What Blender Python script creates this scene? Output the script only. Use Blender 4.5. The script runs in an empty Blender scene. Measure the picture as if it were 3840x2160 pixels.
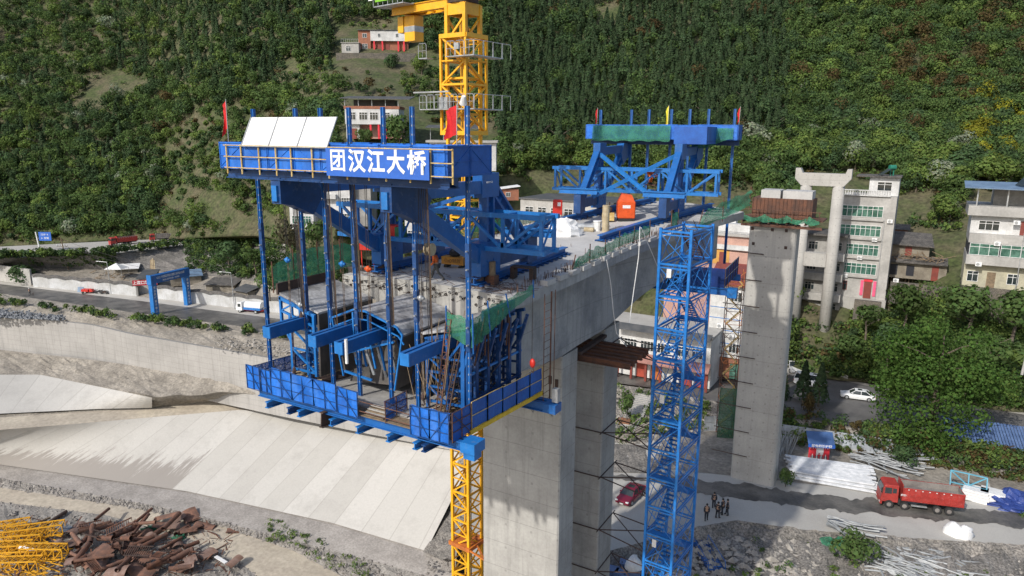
import bpy, math, random
import numpy as np
from mathutils import Vector, Matrix, noise
random.seed(7)
R=random.random
def U(a,b): return a+(b-a)*random.random()
SC=bpy.context.scene; COL=SC.collection
# ------------------------------------------------------------------ camera model (the real drone camera)
F_,PITCH,ROLL,YAW=2664.12,0.215954,0.0066322,0.525330
HC=41.0
_cp,_sp=math.cos(PITCH),math.sin(PITCH);_cr,_sr=math.cos(ROLL),math.sin(ROLL)
def _c2b(v):
    c,s=math.cos(YAW),math.sin(YAW); return np.array([v[0]*c-v[1]*s,v[0]*s+v[1]*c,v[2]])
_r=np.array([1,0,0.]);_f=np.array([0,_cp,-_sp]);_u=np.array([0,_sp,_cp])
CR=_c2b(_cr*_r+_sr*_u);CU=_c2b(-_sr*_r+_cr*_u);CF=_c2b(_f);CC=np.array([0,0,HC])
def P(px,py,x=None,y=None,z=None,d=None):
    """survey: world position of what is seen in direction (px,py), on plane x=, y=, z= or at depth d"""
    v=(px-1920)*CR/F_-(py-1080)*CU/F_+CF
    if d is not None: t=d
    elif z is not None: t=(z-HC)/v[2]
    elif x is not None: t=x/v[0]
    else: t=y/v[1]
    return Vector(CC+v*t)
def DEP(p): return float((np.array(p)-CC)@CF)
cam=bpy.data.cameras.new('camera'); camo=bpy.data.objects.new('camera',cam); COL.objects.link(camo)
camo.matrix_world=Matrix(((CR[0],CU[0],-CF[0],0),(CR[1],CU[1],-CF[1],0),(CR[2],CU[2],-CF[2],HC),(0,0,0,1)))
cam.sensor_width=36; cam.lens=F_/3840*36; cam.clip_start=.5; cam.clip_end=3000
SC.camera=camo
# ------------------------------------------------------------------ light
SUN=Vector((0.17,1.0,-0.76)).normalized()
sl=bpy.data.lights.new('sun','SUN'); sl.energy=3.5; sl.angle=math.radians(1.0); sl.color=(1,.955,.88)
so=bpy.data.objects.new('sun',sl); COL.objects.link(so); so.rotation_euler=SUN.to_track_quat('-Z','Y').to_euler(); so.location=(0,0,200)
W=bpy.data.worlds.new('World'); SC.world=W; W.use_nodes=True
nt=W.node_tree; bg=nt.nodes['Background']; sky=nt.nodes.new('ShaderNodeTexSky'); sky.sky_type='NISHITA'; sky.sun_disc=False
sky.sun_elevation=math.asin(-SUN.z); sky.sun_rotation=math.atan2(-SUN.x,-SUN.y); sky.dust_density=2.0
nt.links.new(sky.outputs[0],bg.inputs[0]); bg.inputs[1].default_value=.15
SC.view_settings.view_transform='Standard'; SC.view_settings.look='None'; SC.view_settings.exposure=0.1
# ------------------------------------------------------------------ materials
def newmat(name):
    m=bpy.data.materials.new(name); m.use_nodes=True; n=m.node_tree.nodes; l=m.node_tree.links
    return m,n,l,n['Principled BSDF']
def nz(n,l,scale,detail=4,rough=.6,stretch=None,dist=0,off=0):
    g=n.new('ShaderNodeNewGeometry'); t=n.new('ShaderNodeTexNoise'); t.inputs['Scale'].default_value=scale
    t.inputs['Detail'].default_value=detail; t.inputs['Roughness'].default_value=rough; t.inputs['Distortion'].default_value=dist
    mp=n.new('ShaderNodeMapping'); l.new(g.outputs['Position'],mp.inputs['Vector']); mp.inputs['Location'].default_value=(off,off*.7,off*.3)
    if stretch: mp.inputs['Scale'].default_value=stretch
    l.new(mp.outputs[0],t.inputs['Vector']); return t.outputs['Fac']
def ramp(n,l,src,stops):
    r=n.new('ShaderNodeValToRGB'); l.new(src,r.inputs[0]); e=r.color_ramp.elements
    while len(e)<len(stops): e.new(.5)
    for i,(p,c) in enumerate(stops):
        e[i].position=p; e[i].color=(c[0],c[1],c[2],1) if hasattr(c,'__len__') else (c,c,c,1)
    return r.outputs[0]
def mix(n,l,a,b,fac,mode='MIX'):
    m=n.new('ShaderNodeMix'); m.data_type='RGBA'; m.blend_type=mode
    for k,v in ((0,fac),(6,a),(7,b)):
        if hasattr(v,'is_linked') or hasattr(v,'links'): l.new(v,m.inputs[k])
        elif k==0: m.inputs[0].default_value=v
        else: m.inputs[k].default_value=(v[0],v[1],v[2],1)
    return m.outputs[2]
def M(name,c,c2=None,scale=1.,rough=.8,lo=.38,hi=.62,streak=0,streakc=None,bump=0,bscale=8,metal=0,fine=.12,spec=None):
    m,n,l,b=newmat(name)
    c2=c2 or tuple(v*.8 for v in c)
    col=mix(n,l,c,c2,ramp(n,l,nz(n,l,scale),[(lo,0),(hi,1)]))
    if fine: col=mix(n,l,col,ramp(n,l,nz(n,l,scale*9,3),[(.3,1-fine*1.6),(.7,1+0*fine)]),1.0,'MULTIPLY')
    if streak: col=mix(n,l,col,streakc or tuple(v*.45 for v in c),_mul(n,l,ramp(n,l,nz(n,l,1.0,5,.7,(1.6,1.6,.09)),[(.5,0),(.72,1)]),streak))
    l.new(col,b.inputs['Base Color']); b.inputs['Roughness'].default_value=rough; b.inputs['Metallic'].default_value=metal
    if spec is not None: b.inputs['Specular IOR Level'].default_value=spec
    if bump:
        bp=n.new('ShaderNodeBump'); bp.inputs['Strength'].default_value=bump; bp.inputs['Distance'].default_value=.1
        l.new(nz(n,l,bscale,5),bp.inputs['Height']); l.new(bp.outputs[0],b.inputs['Normal'])
    return m
def _mul(n,l,s,k):
    m=n.new('ShaderNodeMath'); m.operation='MULTIPLY'; l.new(s,m.inputs[0]); m.inputs[1].default_value=k; return m.outputs[0]
def concrete(name,c,dark,joint_z=2.2,zoff=0,joint_h=0,streak=.5,patch=.5,pscale=.35,holes=0):
    """cast concrete: pour joints every joint_z units, form-panel joints, stains"""
    m,n,l,b=newmat(name)
    col=mix(n,l,c,dark,_mul(n,l,ramp(n,l,nz(n,l,pscale,6,.65),[(.42,0),(.68,1)]),patch))
    col=mix(n,l,col,tuple(v*.55 for v in c),_mul(n,l,ramp(n,l,nz(n,l,1.3,5,.7,(1.5,1.5,.07)),[(.5,0),(.75,1)]),streak))
    col=mix(n,l,col,ramp(n,l,nz(n,l,5,4),[(.3,.86),(.7,1.0)]),1.0,'MULTIPLY')
    g=n.new('ShaderNodeNewGeometry'); s=n.new('ShaderNodeSeparateXYZ'); l.new(g.outputs['Position'],s.inputs[0])
    def lines(out,step,off,wd):
        a=n.new('ShaderNodeMath');a.operation='ADD';a.inputs[1].default_value=off+1000*step;l.new(out,a.inputs[0])
        d=n.new('ShaderNodeMath');d.operation='PINGPONG';d.inputs[1].default_value=step/2;l.new(a.outputs[0],d.inputs[0])
        c_=n.new('ShaderNodeMath');c_.operation='LESS_THAN';c_.inputs[1].default_value=wd;l.new(d.outputs[0],c_.inputs[0]);return c_.outputs[0]
    if joint_z: col=mix(n,l,col,tuple(v*.42 for v in c),_mul(n,l,lines(s.outputs[2],joint_z,zoff,.03),.5))
    if joint_h:
        ad=n.new('ShaderNodeMath');ad.operation='ADD';l.new(s.outputs[0],ad.inputs[0]);l.new(s.outputs[1],ad.inputs[1])
        col=mix(n,l,col,tuple(v*.5 for v in c),_mul(n,l,lines(ad.outputs[0],joint_h,0,.022),.35))
    if holes:
        ad2=n.new('ShaderNodeMath');ad2.operation='ADD';l.new(s.outputs[0],ad2.inputs[0]);l.new(s.outputs[1],ad2.inputs[1])
        q=n.new('ShaderNodeMath');q.operation='MULTIPLY';l.new(lines(ad2.outputs[0],holes,.3,.11),q.inputs[0]);l.new(lines(s.outputs[2],holes*.9,.5,.11),q.inputs[1]);col=mix(n,l,col,tuple(v*.5 for v in c),_mul(n,l,q.outputs[0],.55))
    l.new(col,b.inputs['Base Color']); b.inputs['Roughness'].default_value=.85
    bp=n.new('ShaderNodeBump'); bp.inputs['Strength'].default_value=.25; l.new(nz(n,l,6,5),bp.inputs['Height']); l.new(bp.outputs[0],b.inputs['Normal'])
    return m
def paint(name,c,rough=.45,rust=.35,dirt=.3,scale=.9):
    m,n,l,b=newmat(name)
    col=mix(n,l,c,tuple(v*.62 for v in c),_mul(n,l,ramp(n,l,nz(n,l,scale,6,.7),[(.42,0),(.65,1)]),dirt*1.6))
    col=mix(n,l,col,(.085,.05,.035),_mul(n,l,ramp(n,l,nz(n,l,2.3,7,.75,off=5),[(.6,0),(.7,1)]),rust))
    col=mix(n,l,col,tuple(min(1,v*.5+.2) for v in c),_mul(n,l,ramp(n,l,nz(n,l,2.2,6,.75,off=11),[(.55,0),(.66,1)]),dirt*.6))
    l.new(col,b.inputs['Base Color']); b.inputs['Roughness'].default_value=rough
    bp=n.new('ShaderNodeBump'); bp.inputs['Strength'].default_value=.12; l.new(nz(n,l,3,3),bp.inputs['Height']); l.new(bp.outputs[0],b.inputs['Normal'])
    return m
def net(name,c,dens=.75,scale=30):
    m,n,l,b=newmat(name); l.new(mix(n,l,c,tuple(v*.6 for v in c),ramp(n,l,nz(n,l,1.2),[(.4,0),(.6,1)])),b.inputs['Base Color'])
    b.inputs['Roughness'].default_value=.8
    t=n.new('ShaderNodeBsdfTransparent'); tl=n.new('ShaderNodeBsdfTranslucent'); tl.inputs[0].default_value=(c[0],c[1],c[2],1)
    ms=n.new('ShaderNodeMixShader'); ms.inputs[0].default_value=.35; l.new(b.outputs[0],ms.inputs[1]); l.new(tl.outputs[0],ms.inputs[2])
    m2=n.new('ShaderNodeMixShader'); l.new(ramp(n,l,nz(n,l,scale,2),[(.5-dens*.35,0),(.62-dens*.3,1)]),m2.inputs[0])
    l.new(t.outputs[0],m2.inputs[1]); l.new(ms.outputs[0],m2.inputs[2])
    l.new(m2.outputs[0],n['Material Output'].inputs['Surface']); return m
MT={}
MT['blue']=paint('blue_steel_paint',(.012,.112,.37),.42,.25,.35)
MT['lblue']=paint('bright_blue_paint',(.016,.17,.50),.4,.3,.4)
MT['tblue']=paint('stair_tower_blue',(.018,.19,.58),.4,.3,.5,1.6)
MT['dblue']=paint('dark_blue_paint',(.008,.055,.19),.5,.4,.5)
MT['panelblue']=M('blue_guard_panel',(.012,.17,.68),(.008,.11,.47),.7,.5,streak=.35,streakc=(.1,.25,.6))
MT['netblue']=net('blue_mesh',(.02,.11,.42),.55)
MT['netgreen']=net('green_safety_net',(.07,.33,.19),.35,45)
MT['signblue']=M('sign_blue',(.03,.14,.56),(.025,.12,.5),.5,.6)
MT['white']=M('white_sheet',(.8,.8,.79),(.72,.72,.72),.5,.6)
MT['letter']=M('white_lettering',(.85,.85,.85),(.8,.8,.8),1,.6)
MT['railyel']=M('cream_handrail_tube',(.66,.50,.22),(.5,.33,.1),2.5,.5)
MT['yel']=paint('crane_yellow',(.82,.42,.015),.42,.45,.3)
MT['galv']=M('galvanised_steel',(.5,.52,.53),(.36,.37,.38),2,.4,metal=.4)
MT['rust']=M('rusty_steel',(.17,.075,.045),(.09,.05,.038),1.2,.85,bump=.4)
MT['rustdk']=M('dark_rusty_steel',(.085,.05,.04),(.05,.035,.03),1.5,.85)
MT['rebar']=M('rebar',(.12,.065,.045),(.07,.045,.035),3,.8)
MT['cable']=M('black_cable',(.02,.02,.022),(.04,.03,.03),3,.6)
MT['chain']=M('hoist_chain',(.13,.085,.05),(.08,.05,.035),4,.6)
MT['formply']=M('stained_form_face',(.17,.17,.175),(.50,.50,.51),.5,.5,lo=.33,hi=.55,fine=.3)
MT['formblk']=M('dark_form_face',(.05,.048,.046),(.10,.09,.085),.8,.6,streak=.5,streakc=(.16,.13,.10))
MT['floor']=M('platform_floor_concrete',(.42,.41,.39),(.3,.29,.28),.6,.8)
MT['wood']=M('old_timber',(.26,.19,.12),(.16,.12,.08),3,.9)
MT['pale']=M('pale_timber',(.5,.42,.28),(.4,.32,.2),3,.9)
MT['red']=paint('red_paint',(.55,.025,.015),.45,.1,.2)
MT['orange']=M('orange_cover',(.75,.10,.015),(.6,.08,.01),2,.5)
MT['flag']=M('red_flag_cloth',(.65,.015,.02),(.5,.01,.015),1,.8)
MT['flagy']=M('yellow_flag_cloth',(.8,.75,.05),(.7,.6,.05),1,.8)
MT['black']=M('black_rubber',(.02,.02,.02),(.03,.03,.03),1,.7)
MT['glass']=M('dark_glass',(.02,.03,.035),(.04,.05,.05),.5,.1,spec=.8)
MT['gglass']=M('green_tinted_glass',(.03,.10,.075),(.10,.22,.17),.9,.15,spec=.8)
MT['deck']=concrete('deck_concrete',(.50,.49,.475),(.33,.32,.31),0,0,0,0,.6,.3)
MT['girder']=concrete('girder_web_concrete',(.38,.38,.375),(.17,.18,.195),2.7,.3,2.4,.85,1.0,.24)
MT['pier']=concrete('pier_concrete',(.42,.41,.385),(.26,.25,.235),2.5,.45,0,.75,.75,.22,2.6)
MT['pier2']=concrete('far_pier_concrete',(.45,.435,.405),(.30,.29,.27),3.6,0,0,.4,.7,.16,1.5)
MT['conc']=concrete('old_concrete',(.42,.41,.385),(.28,.27,.25),0,0,0,.3,.6,.3)
MT['skin']=M('skin',(.45,.27,.18),(.4,.24,.16),5,.6)
MT['cloth_or']=M('orange_workwear',(.8,.17,.03),(.65,.12,.02),4,.8)
MT['cloth_dk']=M('dark_clothing',(.018,.02,.028),(.03,.032,.04),4,.8)
MT['cloth_gr']=M('grey_trousers',(.07,.075,.075),(.1,.1,.1),4,.8)
MT['hair']=M('black_hair',(.012,.011,.01),(.02,.02,.02),5,.5)
MT['helmblue']=M('blue_helmet',(.02,.12,.6),(.02,.1,.5),5,.3)
MT['yelp']=M('yellow_toe_board',(.75,.5,.02),(.6,.38,.02),2,.5)
MT['yelp2']=M('orange_trolley',(.55,.26,.03),(.4,.18,.03),2,.6)
MT['netgreen2']=M('green_paint',(.03,.2,.08),(.02,.12,.05),2,.5)
MT['netfine']=net('fine_blue_mesh',(.03,.14,.45),-.15,60)
MT['netfine2']=net('dense_blue_mesh',(.015,.06,.28),.75,60)
MT['netgreen3']=net('faded_green_net',(.07,.2,.12),.35,30)
MT['orange2']=M('orange_paint_steel',(.62,.19,.03),(.4,.12,.03),1.5,.6)
MT['limeb']=M('lime_green_board',(.22,.55,.03),(.2,.5,.03),1,.6)
MT['pinktile']=M('pink_ribbed_tiles',(.45,.22,.18),(.35,.17,.14),1.5,.7,fine=.35)
MT['pink2']=M('salmon_wall',(.68,.32,.2),(.6,.28,.18),1,.7)
MT['shut']=M('red_shutter',(.42,.07,.04),(.3,.05,.03),1,.6)
MT['helmgreen']=M('green_tank_paint',(.03,.22,.15),(.02,.15,.1),2,.4)
MT['oldwall']=M('weathered_mud_wall',(.29,.26,.21),(.19,.165,.13),.5,.95,bump=.5,streak=.4)
MT['paleyel']=M('pale_yellow_wall',(.48,.45,.33),(.36,.34,.26),.5,.8)
MT['rockpale']=M('pale_rock',(.40,.37,.33),(.27,.25,.22),1.5,.95,bump=.4)
MT['rockgrey']=M('grey_rock',(.27,.25,.23),(.18,.165,.15),1.5,.95)
MT['slate']=M('slate_rock',(.13,.14,.155),(.22,.23,.24),1.5,.8)
MT['pipew']=M('bright_galvanised_pipe',(.68,.69,.71),(.52,.54,.56),1.2,.4)
MT['galvp']=M('dull_galvanised_pipe',(.33,.35,.36),(.2,.21,.22),1.2,.45)
MT['fencew']=M('white_blue_sheet_fence',(.46,.5,.55),(.33,.36,.4),.4,.6,streak=.4)
MT['redsign']=M('red_sign_board',(.45,.02,.04),(.4,.02,.03),1,.6)
MT['roofblue2']=M('kiosk_blue_roof',(.07,.14,.32),(.05,.11,.26),1,.5)
MT['roofblue3']=M('blue_sheet',(.13,.21,.40),(.09,.15,.3),1,.5)
MT['tarp']=M('blue_tarpaulin',(.022,.045,.20),(.035,.07,.27),.8,.5)
MT['cyanp']=paint('cyan_paint',(.12,.36,.48),.5,.2,.3)
MT['brownsheet']=M('brown_sheet',(.28,.13,.07),(.2,.1,.06),1,.8)
MT['pale2']=M('weathered_board',(.33,.29,.25),(.22,.19,.16),1.5,.9)
MT['rust2']=M('brown_rust',(.23,.115,.075),(.14,.08,.06),.9,.85,bump=.3)
MT['plate']=M('greyish_rust_plate',(.25,.17,.14),(.19,.11,.08),.8,.8)
MT['yel2']=paint('scrap_yellow',(.70,.36,.02),.5,.4,.4)
MT['slateb']=M('blue_grey_plate',(.1,.13,.17),(.14,.15,.17),1,.6)
# ------------------------------------------------------------------ mesh building
class MB:
    def __init__(s,o=(0,0,0)): s.v=[];s.f=[];s.o=Vector(o);s.fm=[];s.mats=[];s.cur=0
    def use(s,mat):
        if mat not in s.mats: s.mats.append(mat)
        s.cur=s.mats.index(mat)+1; return s
    def add(s,vs,fs):
        k=len(s.v); s.fm+=[s.cur]*len(fs); s.v+= [tuple(Vector(v)-s.o) for v in vs]; s.f+=[tuple(i+k for i in f) for f in fs]; return s
    def bx(s,x0,x1,y0,y1,z0,z1):
        return s.add([(x0,y0,z0),(x1,y0,z0),(x1,y1,z0),(x0,y1,z0),(x0,y0,z1),(x1,y0,z1),(x1,y1,z1),(x0,y1,z1)],
          [(0,3,2,1),(4,5,6,7),(0,1,5,4),(1,2,6,5),(2,3,7,6),(3,0,4,7)])
    def bar(s,p,q,w,h=None,up=(0,0,1)):
        p=Vector(p);q=Vector(q);h=h or w;d=(q-p).normalized();u=Vector(up)
        if abs(d.dot(u))>.97: u=Vector((0,1,0)) if abs(d.y)<.9 else Vector((1,0,0))
        a=d.cross(u).normalized();b=a.cross(d).normalized();a=a*(w/2);b=b*(h/2)
        return s.add([p-a-b,p+a-b,p+a+b,p-a+b,q-a-b,q+a-b,q+a+b,q-a+b],[(0,3,2,1),(4,5,6,7),(0,1,5,4),(1,2,6,5),(2,3,7,6),(3,0,4,7)])
    def ibeam(s,p,q,w,h,t=.06,up=(0,0,1)):
        p=Vector(p);q=Vector(q);d=(q-p).normalized();u=Vector(up)
        if abs(d.dot(u))>.97: u=Vector((0,1,0))
        b=(u-d*u.dot(d)).normalized()
        s.bar(p+b*(h/2-t/2),q+b*(h/2-t/2),w,t,up); s.bar(p-b*(h/2-t/2),q-b*(h/2-t/2),w,t,up); s.bar(p,q,t,h-2*t,up); return s
    def tube(s,p,q,r,n=6,r2=None,caps=True):
        p=Vector(p);q=Vector(q);d=(q-p)
        if d.length<1e-6: return s
        d.normalize();u=Vector((0,0,1)) if abs(d.z)<.9 else Vector((1,0,0));a=d.cross(u).normalized();b=a.cross(d);r2=r if r2 is None else r2
        vs=[p+(a*math.cos(6.2832*i/n)+b*math.sin(6.2832*i/n))*r for i in range(n)]+[q+(a*math.cos(6.2832*i/n)+b*math.sin(6.2832*i/n))*r2 for i in range(n)]
        fs=[(i,(i+1)%n,n+(i+1)%n,n+i) for i in range(n)]
        if caps: fs+=[tuple(range(n-1,-1,-1)),tuple(range(n,2*n))]
        return s.add(vs,fs)
    def pipe(s,p,q,r,n=10,t=.12):   # hollow
        s.tube(p,q,r,n,caps=False); s.tube(p,q,r*(1-t),n,caps=False)
        return s
    def path(s,pts,r,n=5):
        pts=[Vector(p) for p in pts]; vs=[];L=len(pts)
        for i,p in enumerate(pts):
            d=(pts[min(i+1,L-1)]-pts[max(i-1,0)]).normalized();u=Vector((0,0,1)) if abs(d.z)<.9 else Vector((1,0,0))
            a=d.cross(u).normalized();b=a.cross(d); rr=r[i] if hasattr(r,'__len__') else r
            vs+=[p+(a*math.cos(6.2832*k/n)+b*math.sin(6.2832*k/n))*rr for k in range(n)]
        fs=[(i*n+k,i*n+(k+1)%n,(i+1)*n+(k+1)%n,(i+1)*n+k) for i in range(L-1) for k in range(n)]
        return s.add(vs,fs+[tuple(range(n-1,-1,-1)),tuple(range((L-1)*n,L*n))])
    def prism(s,pts,vec):
        pts=[Vector(p) for p in pts];v=Vector(vec);n=len(pts)
        return s.add(pts+[p+v for p in pts],[tuple(range(n-1,-1,-1)),tuple(range(n,2*n))]+[(i,(i+1)%n,n+(i+1)%n,n+i) for i in range(n)])
    def quad(s,a,b,c,d): return s.add([a,b,c,d],[(0,1,2,3)])
    def grid(s,rows):
        n=len(rows[0]);vs=[p for r in rows for p in r]
        return s.add(vs,[(i*n+j,i*n+j+1,(i+1)*n+j+1,(i+1)*n+j) for i in range(len(rows)-1) for j in range(n-1)])
    def ball(s,c,rx,ry=None,rz=None,n=8,m=5):
        ry=ry or rx;rz=rz or rx;c=Vector(c);vs=[c+Vector((0,0,-rz))]
        for j in range(1,m):
            t=-math.pi/2+math.pi*j/m
            vs+=[c+Vector((rx*math.cos(t)*math.cos(6.2832*i/n),ry*math.cos(t)*math.sin(6.2832*i/n),rz*math.sin(t))) for i in range(n)]
        vs.append(c+Vector((0,0,rz)));fs=[(0,1+(i+1)%n,1+i) for i in range(n)]
        for j in range(m-2): fs+=[(1+j*n+i,1+j*n+(i+1)%n,1+(j+1)*n+(i+1)%n,1+(j+1)*n+i) for i in range(n)]
        k=len(vs)-1;fs+=[(k,1+(m-2)*n+i,1+(m-2)*n+(i+1)%n) for i in range(n)]
        return s.add(vs,fs)
    def build(s,name,mat,parent=None,smooth=False,loc=None,bevel=0,rz=0):
        me=bpy.data.meshes.new(name); me.from_pydata(s.v,[],s.f); me.update()
        me.materials.append(MT[mat] if isinstance(mat,str) else mat)
        if s.mats:
            for q in s.mats: me.materials.append(MT[q])
            me.polygons.foreach_set('material_index',s.fm)
        if smooth: me.polygons.foreach_set('use_smooth',[True]*len(me.polygons))
        o=bpy.data.objects.new(name,me); COL.objects.link(o)
        if parent: o.parent=parent
        if loc is not None: o.location=loc
        elif parent is None: o.location=s.o
        if rz: o.rotation_euler[2]=rz
        if bevel:
            b=o.modifiers.new('bevel','BEVEL'); b.width=bevel; b.segments=1; b.limit_method='ANGLE'
        return o
def tag(o,label=None,cat=None,group=None,kind=None):
    if label:o['label']=label
    if cat:o['category']=cat
    if group:o['group']=group
    if kind:o['kind']=kind
    return o
def thing(name,label,cat,loc=(0,0,0),rz=0,group=None):
    o=bpy.data.objects.new(name,None); COL.objects.link(o); o.location=loc; o.rotation_euler=(0,0,rz); o.empty_display_size=.3
    return tag(o,label,cat,group)
KIDS={}
def kids(o): return [c for c in bpy.data.objects if c.parent==o]
def dup(root,loc,rz=0,label=None,scale=None,group=None):
    cl=root.get('_k')
    ch=KIDS.setdefault(root.name,kids(root)); gch={c.name:KIDS.setdefault(c.name,kids(c)) for c in ch}
    r=root.copy(); COL.objects.link(r); r.location=loc; r.rotation_euler=(0,0,rz)
    if scale: r.scale=scale if hasattr(scale,'__len__') else (scale,)*3
    if label:r['label']=label
    if group:r['group']=group
    for c in ch:
        c2=c.copy(); COL.objects.link(c2); c2.parent=r
        for g in gch[c.name]:
            g2=g.copy(); COL.objects.link(g2); g2.parent=c2
    return r
def text(body,size,mat,name='lettering',parent=None,loc=(0,0,0),rot=(math.pi/2,0,0),bold=0,align='CENTER',sx=1,spacing=1):
    c=bpy.data.curves.new(name,'FONT'); c.body=body; c.size=size; c.align_x=align; c.align_y='CENTER'; c.extrude=.004; c.offset=bold; c.space_character=spacing
    c.resolution_u=2
    t=bpy.data.objects.new('t',c); COL.objects.link(t); bpy.context.view_layer.update()
    me=bpy.data.meshes.new_from_object(t.evaluated_get(bpy.context.evaluated_depsgraph_get())); bpy.data.objects.remove(t)
    me.materials.clear(); me.materials.append(MT[mat]); me.name=name
    o=bpy.data.objects.new(name,me); COL.objects.link(o); o.parent=parent; o.location=loc; o.rotation_euler=rot; o.scale=(sx,1,1)
    return o
# ================================================================== TERRAIN (surveyed from the photograph)
def itp(line,x):
    if x<=line[0][0]: a,b=line[0],line[1]
    elif x>=line[-1][0]: a,b=line[-2],line[-1]
    else:
        for i in range(len(line)-1):
            if line[i][0]<=x<=line[i+1][0]: a,b=line[i],line[i+1];break
    t=(x-a[0])/(b[0]-a[0]); return [a[k]+(b[k]-a[k])*t for k in range(1,len(a))]
def nzv(p,s): return noise.noise(Vector(p)*s)
def loft(name,lines,mat,x0,x1,nx=80,sub=4,disp=0,ds=.5,shift=None,dz=0,uv=False,label=None):
    """ground sheet through survey lines; shift moves each line's sampling sideways"""
    rows=[]
    for li,ln in enumerate(lines):
        row=[]
        for i in range(nx+1):
            x=x0+(x1-x0)*i/nx; xs=x+(shift[li](x) if shift else 0)
            py,z=itp(ln,xs); row.append(P(xs,py,z=z+dz))
        rows.append(row)
    R_=[rows[0]]
    for a,b in zip(rows,rows[1:]):
        for k in range(1,sub+1): R_.append([p.lerp(q,k/sub) for p,q in zip(a,b)])
    if disp:
        for j,r in enumerate(R_):
            for i,p in enumerate(r):
                if 0<j<len(R_)-1: r[i]=p+Vector((0,0,disp*(nzv(p,ds)+.5*nzv(p,ds*3.1)+.25*nzv(p,ds*7))))
    mb=MB(); mb.grid(R_); o=mb.build(name,mat,smooth=not disp or disp<.3)
    if uv:
        me=o.data; ul=me.uv_layers.new(name='UVMap'); n=nx+1
        us=[];acc=0
        for i in range(n):
            if i: acc+=(rows[0][i]-rows[0][i-1]).length
            us.append(acc)
        for lp in me.loops:
            vi=lp.vertex_index; ul.data[lp.index].uv=(us[vi%n],(vi//n)/(len(R_)-1)*10)
    tag(o,kind='structure'); return o
MT['dirt']=M('pale_dirt',(.37,.335,.285),(.25,.225,.19),.22,.95,bump=.5,bscale=2.5,fine=.3)
MT['gravel']=M('grey_gravel',(.38,.355,.32),(.27,.25,.225),.3,.95,bump=.9,bscale=4,fine=.35)
MT['bench']=M('bench_dirt',(.41,.38,.35),(.32,.295,.27),.3,.95,bump=.4,bscale=3,fine=.22)
MT['haul']=M('haul_road_dirt',(.52,.46,.365),(.43,.375,.30),.15,.95,bump=.3,bscale=2,fine=.18)
MT['asph']=M('wet_asphalt',(.075,.072,.068),(.17,.16,.145),.3,.5,bump=.2,fine=.2)
MT['asph2']=M('asphalt',(.10,.098,.095),(.15,.145,.14),.2,.8,bump=.15)
MT['pave']=concrete('pale_pavement',(.44,.425,.39),(.33,.31,.285),0,0,0,0,.6,.15)
MT['rubble']=M('rubble_ground',(.36,.33,.295),(.22,.205,.185),.45,.95,bump=1.0,bscale=1.6,fine=.5)
MT['soil']=M('hill_soil',(.075,.10,.03),(.14,.125,.07),.12,.95,bump=.6,bscale=.8,fine=.4)
MT['wallconc']=concrete('river_wall_concrete',(.40,.385,.365),(.28,.27,.255),1.3,.5,13,.7,.75,.1)
MT['shot']=M('shotcrete',(.27,.25,.23),(.17,.16,.145),.25,.95,bump=.8,bscale=1.2,fine=.35)
def slabmat():
    m,n,l,b=newmat('embankment_slab'); uv=n.new('ShaderNodeUVMap'); s=n.new('ShaderNodeSeparateXYZ'); l.new(uv.outputs[0],s.inputs[0])
    def mth(op,a,v=None):
        q=n.new('ShaderNodeMath'); q.operation=op
        (l.new(a,q.inputs[0]) if hasattr(a,'is_linked') else setattr(q.inputs[0],'default_value',a))
        if v is not None: (l.new(v,q.inputs[1]) if hasattr(v,'is_linked') else setattr(q.inputs[1],'default_value',v))
        return q.outputs[0]
    W_=5.6
    pan=mth('FLOOR',mth('DIVIDE',s.outputs[0],W_)); wn=n.new('ShaderNodeTexWhiteNoise'); wn.noise_dimensions='1D'; l.new(pan,wn.inputs['W'])
    base=mix(n,l,(.49,.475,.445),(.42,.405,.375),wn.outputs['Value'])
    base=mix(n,l,base,(.36,.345,.32),ramp(n,l,nz(n,l,.16,6,.75),[(.48,0),(.72,.75)]))
    base=mix(n,l,base,(.34,.33,.31),ramp(n,l,nz(n,l,.9,5,.7),[(.62,0),(.75,.5)]))
    base=mix(n,l,base,ramp(n,l,nz(n,l,3,4),[(.3,.9),(.7,1.)]),1.0,'MULTIPLY')
    ln=mth('LESS_THAN',mth('PINGPONG',s.outputs[0],W_/2),.09)
    base=mix(n,l,base,(.25,.235,.21),_mul(n,l,ln,.45))
    # gravel washed down the slab
    cx=n.new('ShaderNodeCombineXYZ'); l.new(mth('MULTIPLY',s.outputs[0],.55),cx.inputs[0]); l.new(mth('MULTIPLY',s.outputs[1],.16),cx.inputs[1])
    tn=n.new('ShaderNodeTexNoise'); tn.inputs['Scale'].default_value=1.6; tn.inputs['Detail'].default_value=6; tn.inputs['Roughness'].default_value=.7; l.new(cx.outputs[0],tn.inputs[0])
    g=mth('ADD',tn.outputs[0],mth('MULTIPLY',mth('SUBTRACT',s.outputs[1],6.6),.085))
    m1=mth('MULTIPLY',ramp(n,l,g,[(.49,0),(.60,.9)]),mth('MULTIPLY',mth('GREATER_THAN',s.outputs[0],GR[0]),mth('LESS_THAN',s.outputs[0],GR[1])))
    base=mix(n,l,base,(.235,.215,.195),m1)
    l.new(base,b.inputs['Base Color']); b.inputs['Roughness'].default_value=.9; return m
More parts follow.
